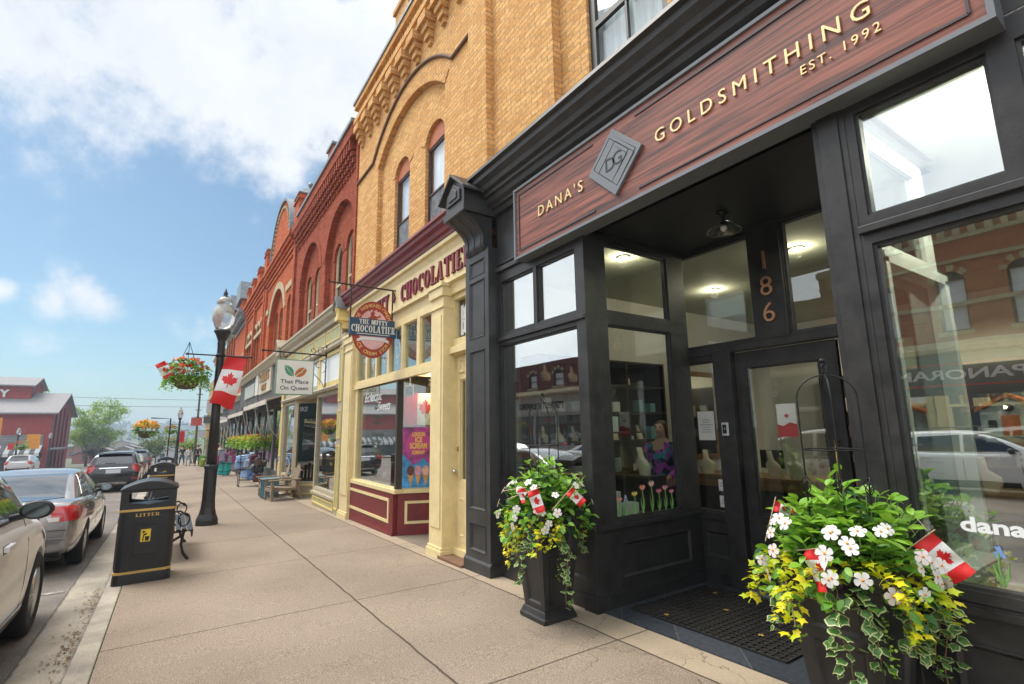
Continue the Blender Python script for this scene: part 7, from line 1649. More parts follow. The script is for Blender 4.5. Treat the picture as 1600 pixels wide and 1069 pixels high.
            me_=D.meshes.new(name); bm.to_mesh(me_); bm.free(); me_.materials.append(m)
            for p in me_.polygons: p.use_smooth=True
            me_.set_sharp_from_angle(angle=R(50))
            o=D.objects.new(name,me_); COL.objects.link(o); o.parent=parent
            if label: o['label']=label
        return o
    for i,ax in enumerate(spec['axles']):
        for s in (-1,1):
            wh=D.objects.new('wheel',None); COL.objects.link(wh); wh.parent=t; wh.location=(ax,s*(w-.115),wr)
            T_=Matrix.Rotation(-PI/2 if s>0 else PI/2,4,'X'); rr_=wr*.66
            m=MB(); m.lathe([(rr_,-.10),(wr*.90,-.105),(wr*.985,-.085),(wr,-.05),(wr,.05),(wr*.985,.085),(wr*.90,.105),(rr_,.10),(rr_,-.1)],n=36,T=T_); o=m.build('tyre',RUB); o.parent=wh
            m=MB(); m.lathe([(rr_,.095),(rr_*.95,.085),(rr_*.9,.02),(rr_*.9,-.08)],n=30,T=T_); m.lathe([(.0001,.065),(rr_*.22,.06),(rr_*.25,.02)],n=16,T=T_)
            for q in range(spec.get('spokes',10)):
                a=2*PI*q/spec.get('spokes',10); tt=Matrix.Rotation(a,4,'Z'); m.box(rr_*.15,rr_*.95,-.018*wr/.32,.018*wr/.32,.035,.065,0,T_@tt)
            o=m.build('rim',RIM); o.parent=wh
            m=MB(); m.lathe([(.0001,-.02),(rr_*.9,-.02)],n=20,T=T_); o=m.build('brake_disc',mat('brake_dark',(.03,.03,.03),.6,metal=.5)); o.parent=wh
    m=MB(); m.box(-L/2+.25,L/2-.25,-w+.22,w-.22,.18,.45); o=m.build('underside',TRIM); o.parent=t
    spec['dress'](patch,t,w,L,H,hit,pm)
    t.location=(x,y,gz(x)-.14); t.rotation_euler=(0,math.atan(.02) if abs(rz)<1 else -math.atan(.02),rz)
    return t
def mirror(t,x,y,z,pm,s=-1):
    m=MB(); Tm_=Matrix.Translation((x,y,z)); 
    m.lathe([(.02,-.03),(.092,-.03),(.105,.0),(.095,.05),(.055,.085),(.0001,.095)],n=18,T=Tm_@Matrix.Rotation(PI/2,4,'Y')@Matrix.Diagonal((.72,1.05,1,1)))
    o=m.build('door_mirror',TRIM,None,.008); o.parent=t
    g=MB(); g.lathe([(.080,-.036),(.080,-.028)],n=18,sm=False,T=Tm_@Matrix.Rotation(PI/2,4,'Y')@Matrix.Diagonal((.72,1.05,1,1))); g=g.build('mirror_glass',mat('mirror',(.16,.18,.18),.04,metal=1,var=.01)); g.parent=o
    a=MB(); a.tube([(x+.01,y,z-.02),(x+.05,y-s*.16,z-.06)],.028,8); a=a.build('mirror_arm',TRIM); a.parent=o
def dress_sedan(patch,t,w,L,H,hit,pm):
    patch('rear_window',[(-.60,1.035),(.60,1.035),(.50,1.36),(-.50,1.36)],'rear',CGL)
    patch('windscreen',[(-.66,1.02),(.66,1.02),(.52,1.35),(-.52,1.35)],'front',CGL)
    for s in ('side','side-'):
        patch('side_window',[(-1.18,1.04),(-.22,1.02),(-.22,1.36),(-.72,1.35)],s,CGL); patch('side_window',[(-.14,1.02),(.92,1.0),(.36,1.36),(-.14,1.365)],s,CGL)
        patch('door_handle',[(-.50,.86),(-.32,.86),(-.32,.89),(-.50,.89)],s,pm,.03,sub=1); patch('door_handle',[(.42,.84),(.60,.84),(.60,.87),(.42,.87)],s,pm,.03,sub=1)
        patch('door_seam',[(-.19,.30),(-.175,.30),(-.175,1.0),(-.19,1.0)],s,TRIM,.003,sub=2); patch('door_seam',[(-1.02,.72),(-1.005,.72),(-.985,1.0),(-1.0,1.0)],s,TRIM,.003,sub=2); patch('door_seam',[(.86,.35),(.875,.35),(.9,.95),(.885,.95)],s,TRIM,.003,sub=2)
    for s in (-1,1):
        q=[(s*.52,.945),(s*.88,.94),(s*.88,.745),(s*.56,.735)]; patch('tail_lamp',q,'rear',TL,.012,sub=4,label=None)
        patch('reversing_lamp',[(s*.50,.80),(s*.64,.80),(s*.635,.745),(s*.53,.742)],'rear',TLW,.018,sub=2)
        patch('tail_lamp',[(-L/2+.0,.93),(-L/2+.30,.92),(-L/2+.20,.77),(-L/2+.0,.76)],'side' if s<0 else 'side-',TL,.010,sub=3)
    patch('boot_seam',[(-.72,.615),(.72,.615),(.72,.627),(-.72,.627)],'rear',TRIM,.003,sub=4); patch('boot_seam',[(-.435,.63),(-.42,.63),(-.40,.95),(-.415,.95)],'rear',TRIM,.003,sub=3); patch('boot_seam',[(.42,.63),(.435,.63),(.415,.95),(.40,.95)],'rear',TRIM,.003,sub=3)
    patch('number_plate',[(-.26,.68),(.26,.68),(.26,.83),(-.26,.83)],'rear',PLATE,.012,sub=2); patch('bumper_crease',[(-.8,.50),(.8,.50),(.8,.515),(-.8,.515)],'rear',pm,.018,sub=4); patch('bumper_valance',[(-.72,.27),(.72,.27),(.76,.33),(-.76,.33)],'rear',TRIM,.006,sub=4)
    patch('headlamp',[(.45,.62),(.82,.64),(.84,.76),(.5,.74)],'front',TLW,.01); patch('headlamp',[(-.45,.62),(-.82,.64),(-.84,.76),(-.5,.74)],'front',TLW,.01)
    mirror(t,.72,-w-.02,1.02,pm,-1); mirror(t,.72,w+.02,1.02,pm,1)
SED=dict(L=4.48,W=1.76,H=1.43,r=.315,axles=(-1.28,1.40),spokes=12,
  st=[(-2.24,.40,.70,.80),(-2.225,.30,.93,.88),(-2.17,.25,.995,.93),(-2.0,.22,1.02,.965),(-1.6,.20,1.035,.99),(-.8,.18,1.00,1),(0,.18,.97,1),(.8,.18,.97,1),(1.25,.2,.93,.99),(1.8,.2,.83,.95),(2.10,.24,.72,.88),(2.24,.35,.58,.72)],
  cab=dict(zb=1.0,wb=.91,wr=.66,rb=(-1.80,1.0),rr=(-.88,1.38),rm=(-.2,1.43),fr=(.38,1.39),fb=(1.30,.95)),dress=dress_sedan)
def dress_suv(patch,t,w,L,H,hit,pm):
    patch('rear_window',[(-.62,1.12),(.62,1.12),(.54,1.45),(-.54,1.45)],'rear',CGL,.008)
    patch('windscreen',[(-.68,1.12),(.68,1.12),(.56,1.52),(-.56,1.52)],'front',CGL)
    for s in ('side','side-'):
        patch('side_window',[(-1.75,1.16),(-1.12,1.10),(-1.10,1.46),(-1.62,1.45)],s,CGL); patch('side_window',[(-1.02,1.10),(-.12,1.08),(-.12,1.50),(-1.0,1.48)],s,CGL); patch('side_window',[(-.04,1.08),(.98,1.08),(.42,1.50),(-.04,1.50)],s,CGL)
        for a in (-.95,.30): patch('door_handle',[(a,.93),(a+.2,.93),(a+.2,.965),(a,.965)],s,pm,.03,sub=1)
        for a in (-1.06,-.08,.96): patch('door_seam',[(a,.40),(a+.014,.40),(a+.014,1.06),(a,1.06)],s,TRIM,.003,sub=2)
        patch('sill_cladding',[(-1.0,.22),(1.0,.22),(1.0,.38),(-1.0,.38)],s,TRIM,.014,sub=4); patch('mudguard_vent',[(1.02,.86),(1.12,.87),(1.11,.93),(1.03,.92)],s,TRIM,.006,sub=1)
    for s in (-1,1):
        patch('tail_lamp',[(s*.58,1.09),(s*.90,1.10),(s*.90,.80),(s*.74,.78),(s*.62,.90)],'rear',TL,.014,sub=4); patch('tail_lamp',[(-L/2,1.08),(-L/2+.26,1.10),(-L/2+.16,.84),(-L/2,.82)],'side' if s<0 else 'side-',TL,.010)
        patch('reflector',[(s*.62,.50),(s*.84,.52),(s*.84,.57),(s*.62,.55)],'rear',TL,.012,sub=2)
        m=MB(); m.tube([(-1.5,s*.60,1.655),(-1.4,s*.60,1.70),(.2,s*.58,1.70),(.35,s*.58,1.66)],.016,6); o=m.build('roof_rail',TRIM); o.parent=t
        patch('headlamp',[(s*.50,.78),(s*.86,.80),(s*.86,.92),(s*.56,.88)],'front',TLW,.01)
    patch('chrome_bar',[(-.46,.945),(.46,.945),(.46,.985),(-.46,.985)],'rear',CHR,.018,sub=3); patch('number_plate',[(-.24,.76),(.24,.76),(.24,.91),(-.24,.91)],'rear',PLATE,.014,sub=2)
    patch('tailgate_seam',[(-.72,.60),(.72,.60),(.72,.615),(-.72,.615)],'rear',TRIM,.003,sub=4); patch('lower_bumper',[(-.84,.28),(.84,.28),(.86,.50),(-.86,.50)],'rear',TRIM,.012,sub=4); patch('silver_guard',[(-.5,.30),(.5,.30),(.46,.40),(-.46,.40)],'rear',RIM,.022,sub=3)
    patch('rear_wiper',[(-.05,1.14),(.30,1.14),(.30,1.165),(-.05,1.165)],'rear',TRIM,.02,sub=2)
    m=MB(); m.box(-2.02,-1.72,-.56,.56,1.555,1.59); o=m.build('spoiler',pm,None,.012); o.parent=t
    m=MB(); m.lathe([(.0001,-.02),(.06,-.02),(.06,.02)],n=14,T=Matrix.Translation((-L/2+.08,.52,.36))@Matrix.Rotation(PI/2,4,'Y')); o=m.build('exhaust',CHR); o.parent=t
    mirror(t,.84,-w-.02,1.10,pm,-1); mirror(t,.84,w+.02,1.10,pm,1)
SUV=dict(L=4.28,W=1.80,H=1.62,r=.345,axles=(-1.22,1.33),spokes=10,
  st=[(-2.14,.42,.80,.86),(-2.12,.32,1.02,.92),(-2.05,.26,1.10,.95),(-1.8,.24,1.12,.975),(-1.2,.22,1.11,1),(-.4,.2,1.08,1),(.4,.2,1.07,1),(1.0,.2,1.06,.995),(1.6,.22,.98,.97),(1.98,.26,.88,.90),(2.14,.38,.70,.76)],
  cab=dict(zb=1.10,wb=.93,wr=.70,rb=(-2.10,1.06),rmid=[(-2.0,1.35)],rr=(-1.86,1.57),rm=(-.6,1.62),fr=(.42,1.56),fb=(1.24,1.06)),dress=dress_suv)
import copy
BIG=copy.copy(SUV); BIG.update(L=4.88,W=1.84,H=1.77,r=.375,axles=(-1.46,1.44),mx=.10,spokes=10,st=[(a*1.14,b,c_*1.085,d_) for a,b,c_,d_ in SUV['st']],cab=dict(zb=1.20,wb=.94,wr=.75,rb=(-2.38,1.14),rmid=[(-2.28,1.44)],rr=(-2.12,1.68),rm=(-.6,1.77),fr=(.42,1.68),fb=(1.22,1.17)))
def dress_big(patch,t,w,L,H,hit,pm):
    patch('rear_window',[(-.64,1.26),(.64,1.26),(.54,1.60),(-.54,1.60)],'rear',CGL,.008); patch('windscreen',[(-.70,1.24),(.70,1.24),(.58,1.64),(-.58,1.64)],'front',CGL)
    for s in ('side','side-'):
        patch('side_window',[(-2.0,1.27),(-1.22,1.21),(-1.20,1.62),(-1.86,1.60)],s,CGL); patch('side_window',[(-1.12,1.21),(-.32,1.20),(-.32,1.65),(-1.10,1.64)],s,CGL); patch('side_window',[(-.24,1.20),(.92,1.19),(.42,1.62),(-.24,1.65)],s,CGL)
        patch('window_trim',[(-2.0,1.165),(.95,1.155),(.95,1.175),(-2.0,1.185)],s,TRIM,.010,sub=4)
        for a in (-1.02,-.05): patch('door_handle',[(a,.97),(a+.22,.975),(a+.22,1.01),(a,1.005)],s,pm,.035,sub=1); patch('handle_recess',[(a-.01,.96),(a+.2,.96),(a+.2,1.02),(a-.01,1.02)],s,TRIM,.002,sub=1)
        for a in (-1.17,-.28,.80): patch('door_seam',[(a,.40),(a+.013,.40),(a+.013,1.15),(a,1.15)],s,TRIM,.003,sub=2)
        patch('sill_cladding',[(-1.05,.22),(1.02,.22),(1.02,.36),(-1.05,.36)],s,TRIM,.014,sub=4); patch('sill_strip',[(-1.05,.37),(1.02,.37),(1.02,.395),(-1.05,.395)],s,CHR,.016,sub=4); patch('side_marker',[(1.98,.72),(2.10,.74),(2.09,.79),(1.99,.78)],s,TRIM,.008,sub=1)
    for s in (-1,1): patch('headlamp',[(s*.48,.80),(s*.88,.82),(s*.88,.95),(s*.54,.92)],'front',TLW,.012); patch('tail_lamp',[(s*.58,1.09),(s*.90,1.10),(s*.90,.80),(s*.74,.78),(s*.62,.90)],'rear',TL,.014)
    mirror(t,.08,-w-.12,1.27,pm,-1); mirror(t,.08,w+.12,1.27,pm,1)
BIG['dress']=dress_big
car('grey saloon car parked at the kerb with large red tail lamps','car',9.78+2.24,1.87,SED,paint('grey',(.31,.30,.29),.6,.22))
car('black sport utility vehicle parked ahead of the grey saloon','car',26.5+2.14,1.86,SUV,paint('black',(.012,.012,.016),.3,.15))
car('silvery white crossover car cut off by the left edge, nearest the camera','car',5.58,1.90,BIG,mat('paint_silver',(.86,.86,.86),.32,metal=.0,var=.02,vscale=3,coat=.35))
car('beige car parked ahead of the black sport utility vehicle','car',35.6,1.86,SED,paint('beige',(.42,.36,.27),.6,.25))
car('dark grey car parked beyond the beige car, small in the distance','car',43.5,1.86,SUV,paint('darkgrey',(.05,.05,.055),.5,.2))
car('white car on the far side of the road, its roof just above the grey saloon','car',62,10.7,SUV,paint('white',(.7,.7,.69),.0,.3),group='cars parked on the far side of the road')
car('pale silver crossover across the road, mirrored in the right bay window','car',4.3,10.6,SUV,paint('silver',(.62,.62,.60),.35,.22),group='cars parked on the far side of the road',rz=PI)
car('grey car across the road, mirrored in the entrance glass','car',9.6,10.6,SED,paint('grey',(.31,.30,.29),.6,.22),group='cars parked on the far side of the road',rz=PI)
car('white saloon across the road, mirrored in the left bay window','car',18.0,10.6,SED,paint('white',(.7,.7,.69),.0,.3),group='cars parked on the far side of the road',rz=PI)
car('dark car across the road, mirrored in the far shop windows','car',25.5,10.6,SUV,paint('darkgrey',(.05,.05,.055),.5,.2),group='cars parked on the far side of the road',rz=PI)
# ------------------------------------------------------------------ plants
G1=lm('glossy_green',(.15,.34,.035),(.06,.19,.02)); G1b=lm('fresh_green',(.26,.46,.05),(.15,.33,.03)); G2=lm('deep_green',(.035,.12,.02),(.02,.07,.012))
LIME=lm('lime_leaf',(.55,.58,.02),(.33,.45,.02)); YLO=lm('golden_leaf',(.80,.66,.02),(.6,.52,.02)); IVC=lm('ivy_cream_edge',(.62,.66,.36),(.48,.55,.25)); IVG=lm('ivy_green',(.12,.26,.06),(.06,.16,.045)); PUR=lm('purple_leaf',(.055,.04,.06),(.03,.02,.035)); JEN=lm('jenny_leaf',(.30,.47,.04),(.2,.36,.03)); STEM=mat('vine_stem',(.25,.16,.06),.6,var=.2); STG=mat('green_stem',(.13,.26,.05),.6,var=.2)
PET=lm('white_petal',(.86,.84,.82),(.80,.76,.75),.5,.3); PNK=lm('blush_petal',(.85,.77,.77),(.82,.70,.71),.5,.3); ORC=mat('orange_throat',(.72,.28,.02),.5,var=.1)
def rotm(d,up=(0,0,1),roll=0):
    """matrix with local x along d"""
    x=Vector(d).normalized(); u=Vector(up); y=u.cross(x)
    if y.length<1e-3: y=Vector((0,1,0)).cross(x)
    y.normalize(); z=x.cross(y); M=Matrix(((x.x,y.x,z.x),(x.y,y.y,z.y),(x.z,y.z,z.z))); return (M@Matrix.Rotation(roll,3,'X')).to_4x4()
def leaf_oval(mb,T,L,Wd,m=0,curl=.15,fold=.25):
    k=[(0,0),(.14,.58),(.36,.96),(.62,.95),(.85,.55),(1,0)]; vs=[];
    for t,wd in k:
        z=-curl*L*(t**2); w=Wd*.5*wd
        vs+=[(t*L,0,z),(t*L,w,z+w*fold),(t*L,-w,z+w*fold)]
    fs=[]
    for i in range(len(k)-1):
        a=i*3;b=a+3; fs+=[(a,b,b+1,a+1),(a,a+2,b+2,b)]
    mb.add(vs,fs,m,True,T)
def leaf_lobe(mb,T,s,m=0,inner=None,mi=1,lobes=5,deep=.5,curl=.25):
    def outline(k,off):
        pts=[]
        n=lobes*2
        ang=[-2.35,-1.75,-1.25,-.72,-.30,0,.30,.72,1.25,1.75,2.35] if lobes==5 else [-2.0,-1.0,-.55,0,.55,1.0,2.0]
        rad=[.55,.42,.80,.55,.62,1.05,.62,.55,.80,.42,.55] if lobes==5 else [.6,.75,.45,1.0,.45,.75,.6]
        rad=[deep*r+(1-deep)*.72 if r<.7 else r for r in rad]
        for a,r in zip(ang,rad):
            x=.38*s+r*s*.62*math.cos(a)*k; y=r*s*.62*math.sin(a)*k; pts.append((x,y,-curl*s*((x/s-.4)**2+(y/s)**2)+off))
        return pts
    p=outline(1,0); c=(.36*s,0,.03*s); vs=[c]+p; n=len(p); mb.add(vs,[(0,i+1,i+2) for i in range(n-1)]+[(0,n,1)],m,False,T)
    if inner:
        p=outline(inner,.0012); vs=[(c[0],0,c[2]+.0012)]+p; mb.add(vs,[(0,i+1,i+2) for i in range(n-1)]+[(0,n,1)],mi,False,T)
        p=outline(inner,-.0012); vs=[(c[0],0,c[2]-.0012)]+p; mb.add(vs,[(0,i+1,i+2) for i in range(n-1)]+[(0,n,1)],mi,False,T)
def flower(mb,T,r,m=0,mc=1):
    for i in range(5):
        a=2*PI*i/5; M=T@Matrix.Rotation(a,4,'Z'); 
        k=[(0.12,.10),(.45,.30),(.8,.42),(1.0,.20)]; vs=[]
        for t,w in k: z=r*(.32*t-.30*t*t)+.006; sk=.12*t; vs+=[(t*r,(-w+sk)*r,z),(t*r,sk*r,z-.04*r),(t*r,(w+sk)*r,z)]
        fs=[]
        for j in range(3): fs+=[(j*3,j*3+1,j*3+4,j*3+3),(j*3+1,j*3+2,j*3+5,j*3+4)]
        mb.add(vs,fs,m,True,M)
    mb.lathe([(.16*r,.012),(.10*r,.004),(.0001,-.004)],n=8,m=mc,T=T)
def trail(rd,p,d,L,droop=1.2,n=10,wig=.25):
    pts=[Vector(p)]; d=Vector(d).normalized()
    for i in range(n):
        d=(d+Vector((rd.gauss(0,wig),rd.gauss(0,wig),-droop*.22+rd.gauss(0,wig*.4)))).normalized(); pts.append(pts[-1]+d*L/n)
    return pts
def potted(cx,cyy,z0,label,seed,scale=1.0,flowers=14,avoid_wall=-3.30,limeN=7,ivyN=9,extra=()):
    rd=random.Random(seed); t=thing('potted_flowers',label,'flowers',(cx,cyy,z0),0); c=Vector((cx,cyy,z0)); S=scale
    def wallfix(v): 
        if v.y<avoid_wall and v.z>-9: v.y=avoid_wall+(v.y-avoid_wall)*.12
        return v
    # mounded mandevilla foliage: stems with paired leaves
    f=MB(); st=MB()
    for i in range(int(170*S)):
        a=rd.random()*2*PI; rr_=(rd.random()**.6)*.26*S; base=c+Vector((rr_*math.cos(a)*.75,rr_*math.sin(a)*.75,-.02)); out=Vector((math.cos(a),math.sin(a),0))
        h=rd.uniform(.16,.44)*S*(1.15-rr_*1.6); lean=rd.uniform(.1,.75)*(.3+rr_*3); pts=[base]; d=(Vector((0,0,1))+out*lean*.5).normalized()
        k=5
        for j in range(k): d=(d+out*.10*lean+Vector((rd.gauss(0,.10),rd.gauss(0,.10),0))).normalized(); pts.append(wallfix(pts[-1]+d*h/k))
        st.tube(pts,.0022,4,cap=False)
        for j in range(1,k+1):
            for s in (0,1):
                aa=rd.random()*2*PI if j==k else (j*1.57+s*PI+rd.gauss(0,.3)); ld=Vector((math.cos(aa),math.sin(aa),rd.uniform(-.1,.75 if j<k else 1.2))); L=rd.uniform(.055,.105)*(.8 if j==k else 1)
                leaf_oval(f,Matrix.Translation(pts[j])@rotm(ld,roll=rd.gauss(0,.3)),L,L*.62,rd.choice((0,0,1,1,2)) if j<k else 1,rd.uniform(.0,.3))
    # a leafy skirt that hides the rim
    for i in range(int(260*S)):
        a=rd.random()*2*PI; rr_=rd.uniform(.20,.36)*S; z_=rd.uniform(-.08,.16)-(rr_-.2)*.3; p=wallfix(c+Vector((rr_*math.cos(a),rr_*math.sin(a),z_))); ld=Vector((math.cos(a)+rd.gauss(0,.6),math.sin(a)+rd.gauss(0,.6),rd.uniform(-1.0,.5))); L=rd.uniform(.045,.08)
        leaf_oval(f,Matrix.Translation(p)@rotm(ld,roll=rd.gauss(0,.5)),L,L*.6,rd.choice((0,1,1,2)),.25)
    st.build('stems',STG,t,recalc=False); f.build('green_foliage',[G1,G1b,G2],t,recalc=False)
    # lime sweet-potato style vines spilling at the rim
    for i in range(limeN):
        a=2*PI*i/limeN+rd.gauss(0,.3); m=MB(); d=Vector((math.cos(a),math.sin(a),.35)); pts=[wallfix(q) for q in trail(rd,c+Vector((.16*S*math.cos(a),.16*S*math.sin(a),.05)),d,rd.uniform(.30,.50)*S,1.1,10,.32)]
        m.tube(pts,.003,5,2,cap=False)
        for j in range(1,len(pts)):
            for s in range(5):
                ld=Vector((rd.gauss(0,1),rd.gauss(0,1),rd.uniform(-.7,.5)))+(pts[j]-c).normalized()*1.2; leaf_lobe(m,Matrix.Translation(pts[j]+Vector((rd.gauss(0,.022),rd.gauss(0,.022),rd.gauss(0,.02))))@rotm(ld,roll=rd.gauss(0,.5)),rd.uniform(.04,.075)*(1.1-.03*j),0 if rd.random()<.62 else 1,deep=1)
        m.build('lime_vine',[LIME,YLO,STEM],t,recalc=False)
    # variegated ivy hanging down the pot
    for i in range(ivyN):
        a=2*PI*i/ivyN+rd.gauss(0,.25)+.4; m=MB(); d=Vector((math.cos(a),math.sin(a),.15)); pts=[wallfix(q) for q in trail(rd,c+Vector((.20*S*math.cos(a),.20*S*math.sin(a),.0)),d,rd.uniform(.28,.62)*S,2.2,14,.26)]
        m.tube(pts,.0028,5,2,cap=False)
        for j in range(2,len(pts)):
            for s in range(3):
                ld=Vector((rd.gauss(0,.8),rd.gauss(0,.8),rd.uniform(-1.2,.1)))+Vector((math.cos(a),math.sin(a),0))*1.0; leaf_lobe(m,Matrix.Translation(pts[j]+Vector((rd.gauss(0,.024),rd.gauss(0,.024),rd.gauss(0,.015))))@rotm(ld,roll=rd.gauss(0,.5)),rd.uniform(.048,.082)*(1.1-.03*j),0,.80,1,deep=.15)
        m.build('ivy_trail',[IVC,IVG,STEM],t,recalc=False)
    for i in range(4):
        a=rd.random()*2*PI; m=MB(); pts=[wallfix(q) for q in trail(rd,c+Vector((.2*S*math.cos(a),.2*S*math.sin(a),.0)),Vector((math.cos(a),math.sin(a),0)),rd.uniform(.25,.45)*S,3,12,.1)]
        for j in range(1,len(pts)):
            for s in range(5): M=Matrix.Translation(pts[j]+Vector((rd.gauss(0,.01),rd.gauss(0,.01),rd.gauss(0,.01))))@rotm((rd.gauss(0,1),rd.gauss(0,1),rd.gauss(0,.5))); m.add([(0,0,0),(.008,.009,.001),(.018,0,0),(.008,-.009,.001)],[(0,1,2,3)],0,False,M)
        m.build('creeping_jenny',JEN,t,recalc=False)
    m=MB()
    for i in range(int(26*S)):
        a=rd.gauss(PI*.75,.7); p=c+Vector((.20*S*math.cos(a),.20*S*math.sin(a),rd.uniform(-.02,.06))); ld=Vector((math.cos(a),math.sin(a),rd.uniform(-1.2,.2))); leaf_oval(m,Matrix.Translation(p)@rotm(ld,roll=rd.gauss(0,.4)),rd.uniform(.07,.11),.032,0,.35)
    m.build('purple_foliage',PUR,t,recalc=False)
    # flowers face out and up, each on its own
    cam_dir=(Vector((0,0,1.6))-c); cam_dir.z=0; cam_dir.normalize(); base_a=math.atan2(cam_dir.y,cam_dir.x)
    for i in range(flowers):
        a=base_a+rd.uniform(-1.5,1.5) if i<flowers*.8 else rd.random()*2*PI; el=rd.uniform(-.35,.85); d=Vector((math.cos(a)*math.cos(el),math.sin(a)*math.cos(el),math.sin(el))); p=c+Vector((d.x*.36*S,d.y*.38*S,d.z*.30*S+.08)); p=wallfix(p)
        nn=(d+Vector((rd.gauss(0,.25),rd.gauss(0,.25),.15))).normalized(); m=MB(); T_=Matrix.Translation(p)@nn.to_track_quat('Z','Y').to_matrix().to_4x4()@Matrix.Rotation(rd.random()*6,4,'Z'); flower(m,T_,rd.uniform(.030,.040)); m.tube([p,p-nn*.05-Vector((0,0,.03))],.003,5,2,cap=False)
        m.build('white_flower',[PET if rd.random()<.8 else PNK,ORC,STG],t,recalc=False)
    for (px,py,pz) in extra: pass
    return t
def planter(cx,cyy,label,rz=0):
    z=gz(cx)+.002; t=thing('planter',label,'planter',(cx,cyy,z),rz,'tapered black planters by the entrance'); h=.92
    def sec(z_,s,m_=0): return [(-s,-s,z_),(s,-s,z_),(s,s,z_),(-s,s,z_)]
    prof=[(0,.185),(.035,.185),(.05,.175),(.09,.160),(.095,.150)]; top=[(h-.05,.232),(h-.045,.255),(h,.26),(h,.235),(h-.08,.225)]
    mb=MB(); ss=[sec(a,b) for a,b in prof]; vs=[p for s in ss for p in s]; mb.add(vs,[(i*4+j,i*4+(j+1)%4,(i+1)*4+(j+1)%4,(i+1)*4+j) for i in range(len(ss)-1) for j in range(4)]+[(3,2,1,0)]); o=mb.build('foot',BLK,None,.004); o.parent=t
    # panelled tapered sides
    mb=MB(); s0,s1,za,zb_=.148,.232,.095,h-.05
    for q in range(4):
        Rq=Matrix.Rotation(q*PI/2,4,'Z')
        def P(u,v,w=0):   # u in -1..1, v 0..1
            s=s0+(s1-s0)*v; return (s+w,u*s,za+(zb_-za)*v)
        def rect(u0,u1,v0,v1,w): return [P(u0,v0,w),P(u1,v0,w),P(u1,v1,w),P(u0,v1,w)]
        cells=[(.04,.60),(.64,.97)]; E=[-1,-.68,.68,1]
        V0=[0]+[v for c_ in cells for v in c_]+[1]
        for i in range(3):
            for j in range(len(V0)-1):
                if i==1 and j in (1,3): continue
                mb.add(rect(E[i],E[i+1],V0[j],V0[j+1],0),[(0,1,2,3)],0,False,Rq)
        for (v0,v1) in cells:
            a=rect(-.68,.68,v0,v1,0); b=rect(-.60,.60,v0+.02,v1-.02,-.004); c_=rect(-.52,.52,v0+.04,v1-.04,-.020)
            for A,B in ((a,b),(b,c_)): mb.add(A+B,[(k,(k+1)%4,4+(k+1)%4,4+k) for k in range(4)],0,False,Rq)
            mb.add(c_,[(0,1,2,3)],0,False,Rq)
    o=mb.build('body',BLK,None); o.parent=t
    mb=MB(); ss=[sec(a,b) for a,b in top]; vs=[p for s in ss for p in s]; mb.add(vs,[(i*4+j,i*4+(j+1)%4,(i+1)*4+(j+1)%4,(i+1)*4+j) for i in range(len(ss)-1) for j in range(4)]); o=mb.build('rim',BLK,None,.003); o.parent=t
    mb=MB(); mb.box(-.23,.23,-.23,.23,h-.12,h-.08); o=mb.build('soil',mat('potting_soil',(.03,.02,.014),.95,bump=.6,bscale=40)); o.parent=t
    return t,z+h
def obelisk(cx,cyy,z0,ztop,label,r=.145):
    t=thing('garden_obelisk',label,'trellis',(cx,cyy,z0),0,'wrought iron obelisks in the planters'); zs=ztop-.21; 
    mb=MB()
    for q in range(4):
        a=q*PI/2+.55; ca,sa=math.cos(a),math.sin(a); pts=[(cx+r*ca,cyy+r*sa,z0-.1),(cx+r*ca,cyy+r*sa,zs)]+[(cx+r*ca*math.cos(b),cyy+r*sa*math.cos(b),zs+.13*math.sin(b)) for b in [PI/2*k/8 for k in range(1,9)]]; mb.tube(pts,.0048,6)
    mb.build('upright',IRON,t)
    for zz in (zs-.28,): mb=MB(); mb.tube([(cx+r*math.cos(2*PI*k/24),cyy+r*math.sin(2*PI*k/24),zz) for k in range(24)],.0042,5,closed=True); mb.build('ring',IRON,t)
    def cage(x,y,z,s,mb):
        for q in range(4): mb.tube([(x+.02*s*math.sin(PI*k/8)*math.cos(q*PI/2+k*.35),y+.02*s*math.sin(PI*k/8)*math.sin(q*PI/2+k*.35),z+.075*s*k/8) for k in range(9)],.003,4)
    mb=MB(); cage(cx,cyy,zs+.13,1.1,mb); mb.build('twisted_finial',IRON,t)
    MB().sphere((cx,cyy,ztop),.016,0,12).build('ball',IRON,t)
    for q in range(4): mb=MB(); a=q*PI/2+.55; cage(cx+r*math.cos(a),cyy+r*math.sin(a),zs-.52,1.3,mb); mb.build('twisted_basket',IRON,t)
def hand_flag(p,ang,tilt,size,label,roll=0,wave=1,nrm=None):
    """small flag on a stick planted in a pot"""
    t=thing('small_flag',label,'flag',tuple(p),0); p=Vector(p); 
    n_=Vector((-p.x,-p.y,.25)).normalized() if nrm is None else Vector(nrm).normalized()
    right=Vector((0,0,1)).cross(n_).normalized(); up=n_.cross(right)
    ca,sa=math.cos(ang),math.sin(ang); ux=right*ca+up*sa; uy=-right*sa+up*ca     # ux along the fly, uy along the hoist
    W_,H_=size,size*.52
    f=lambda u,v: p+ux*(v*W_)+uy*(u*H_)+n_*(.020*wave*math.sin(v*6+u*3)+.008*wave*math.sin(v*11-u*4))
    mb=MB(); cloth(mb,f,8,16,(.26,.74)); mb.build('cloth',[RED,FW],t,recalc=False)
    leafdecal(f,(.5,.5),(.38,.20),-PI/2+0,.0015).build('maple_leaf',RED,t,recalc=False)
    mb=MB(); mb.tube([p+uy*(H_+.02)-ux*.003,p-uy*(.18)-ux*.003],.003,5); mb.build('stick',mat('pale_stick',(.6,.48,.3),.6),t)
P1=planter(3.90,-2.975,'tapered black planter with panelled sides left of the entrance')
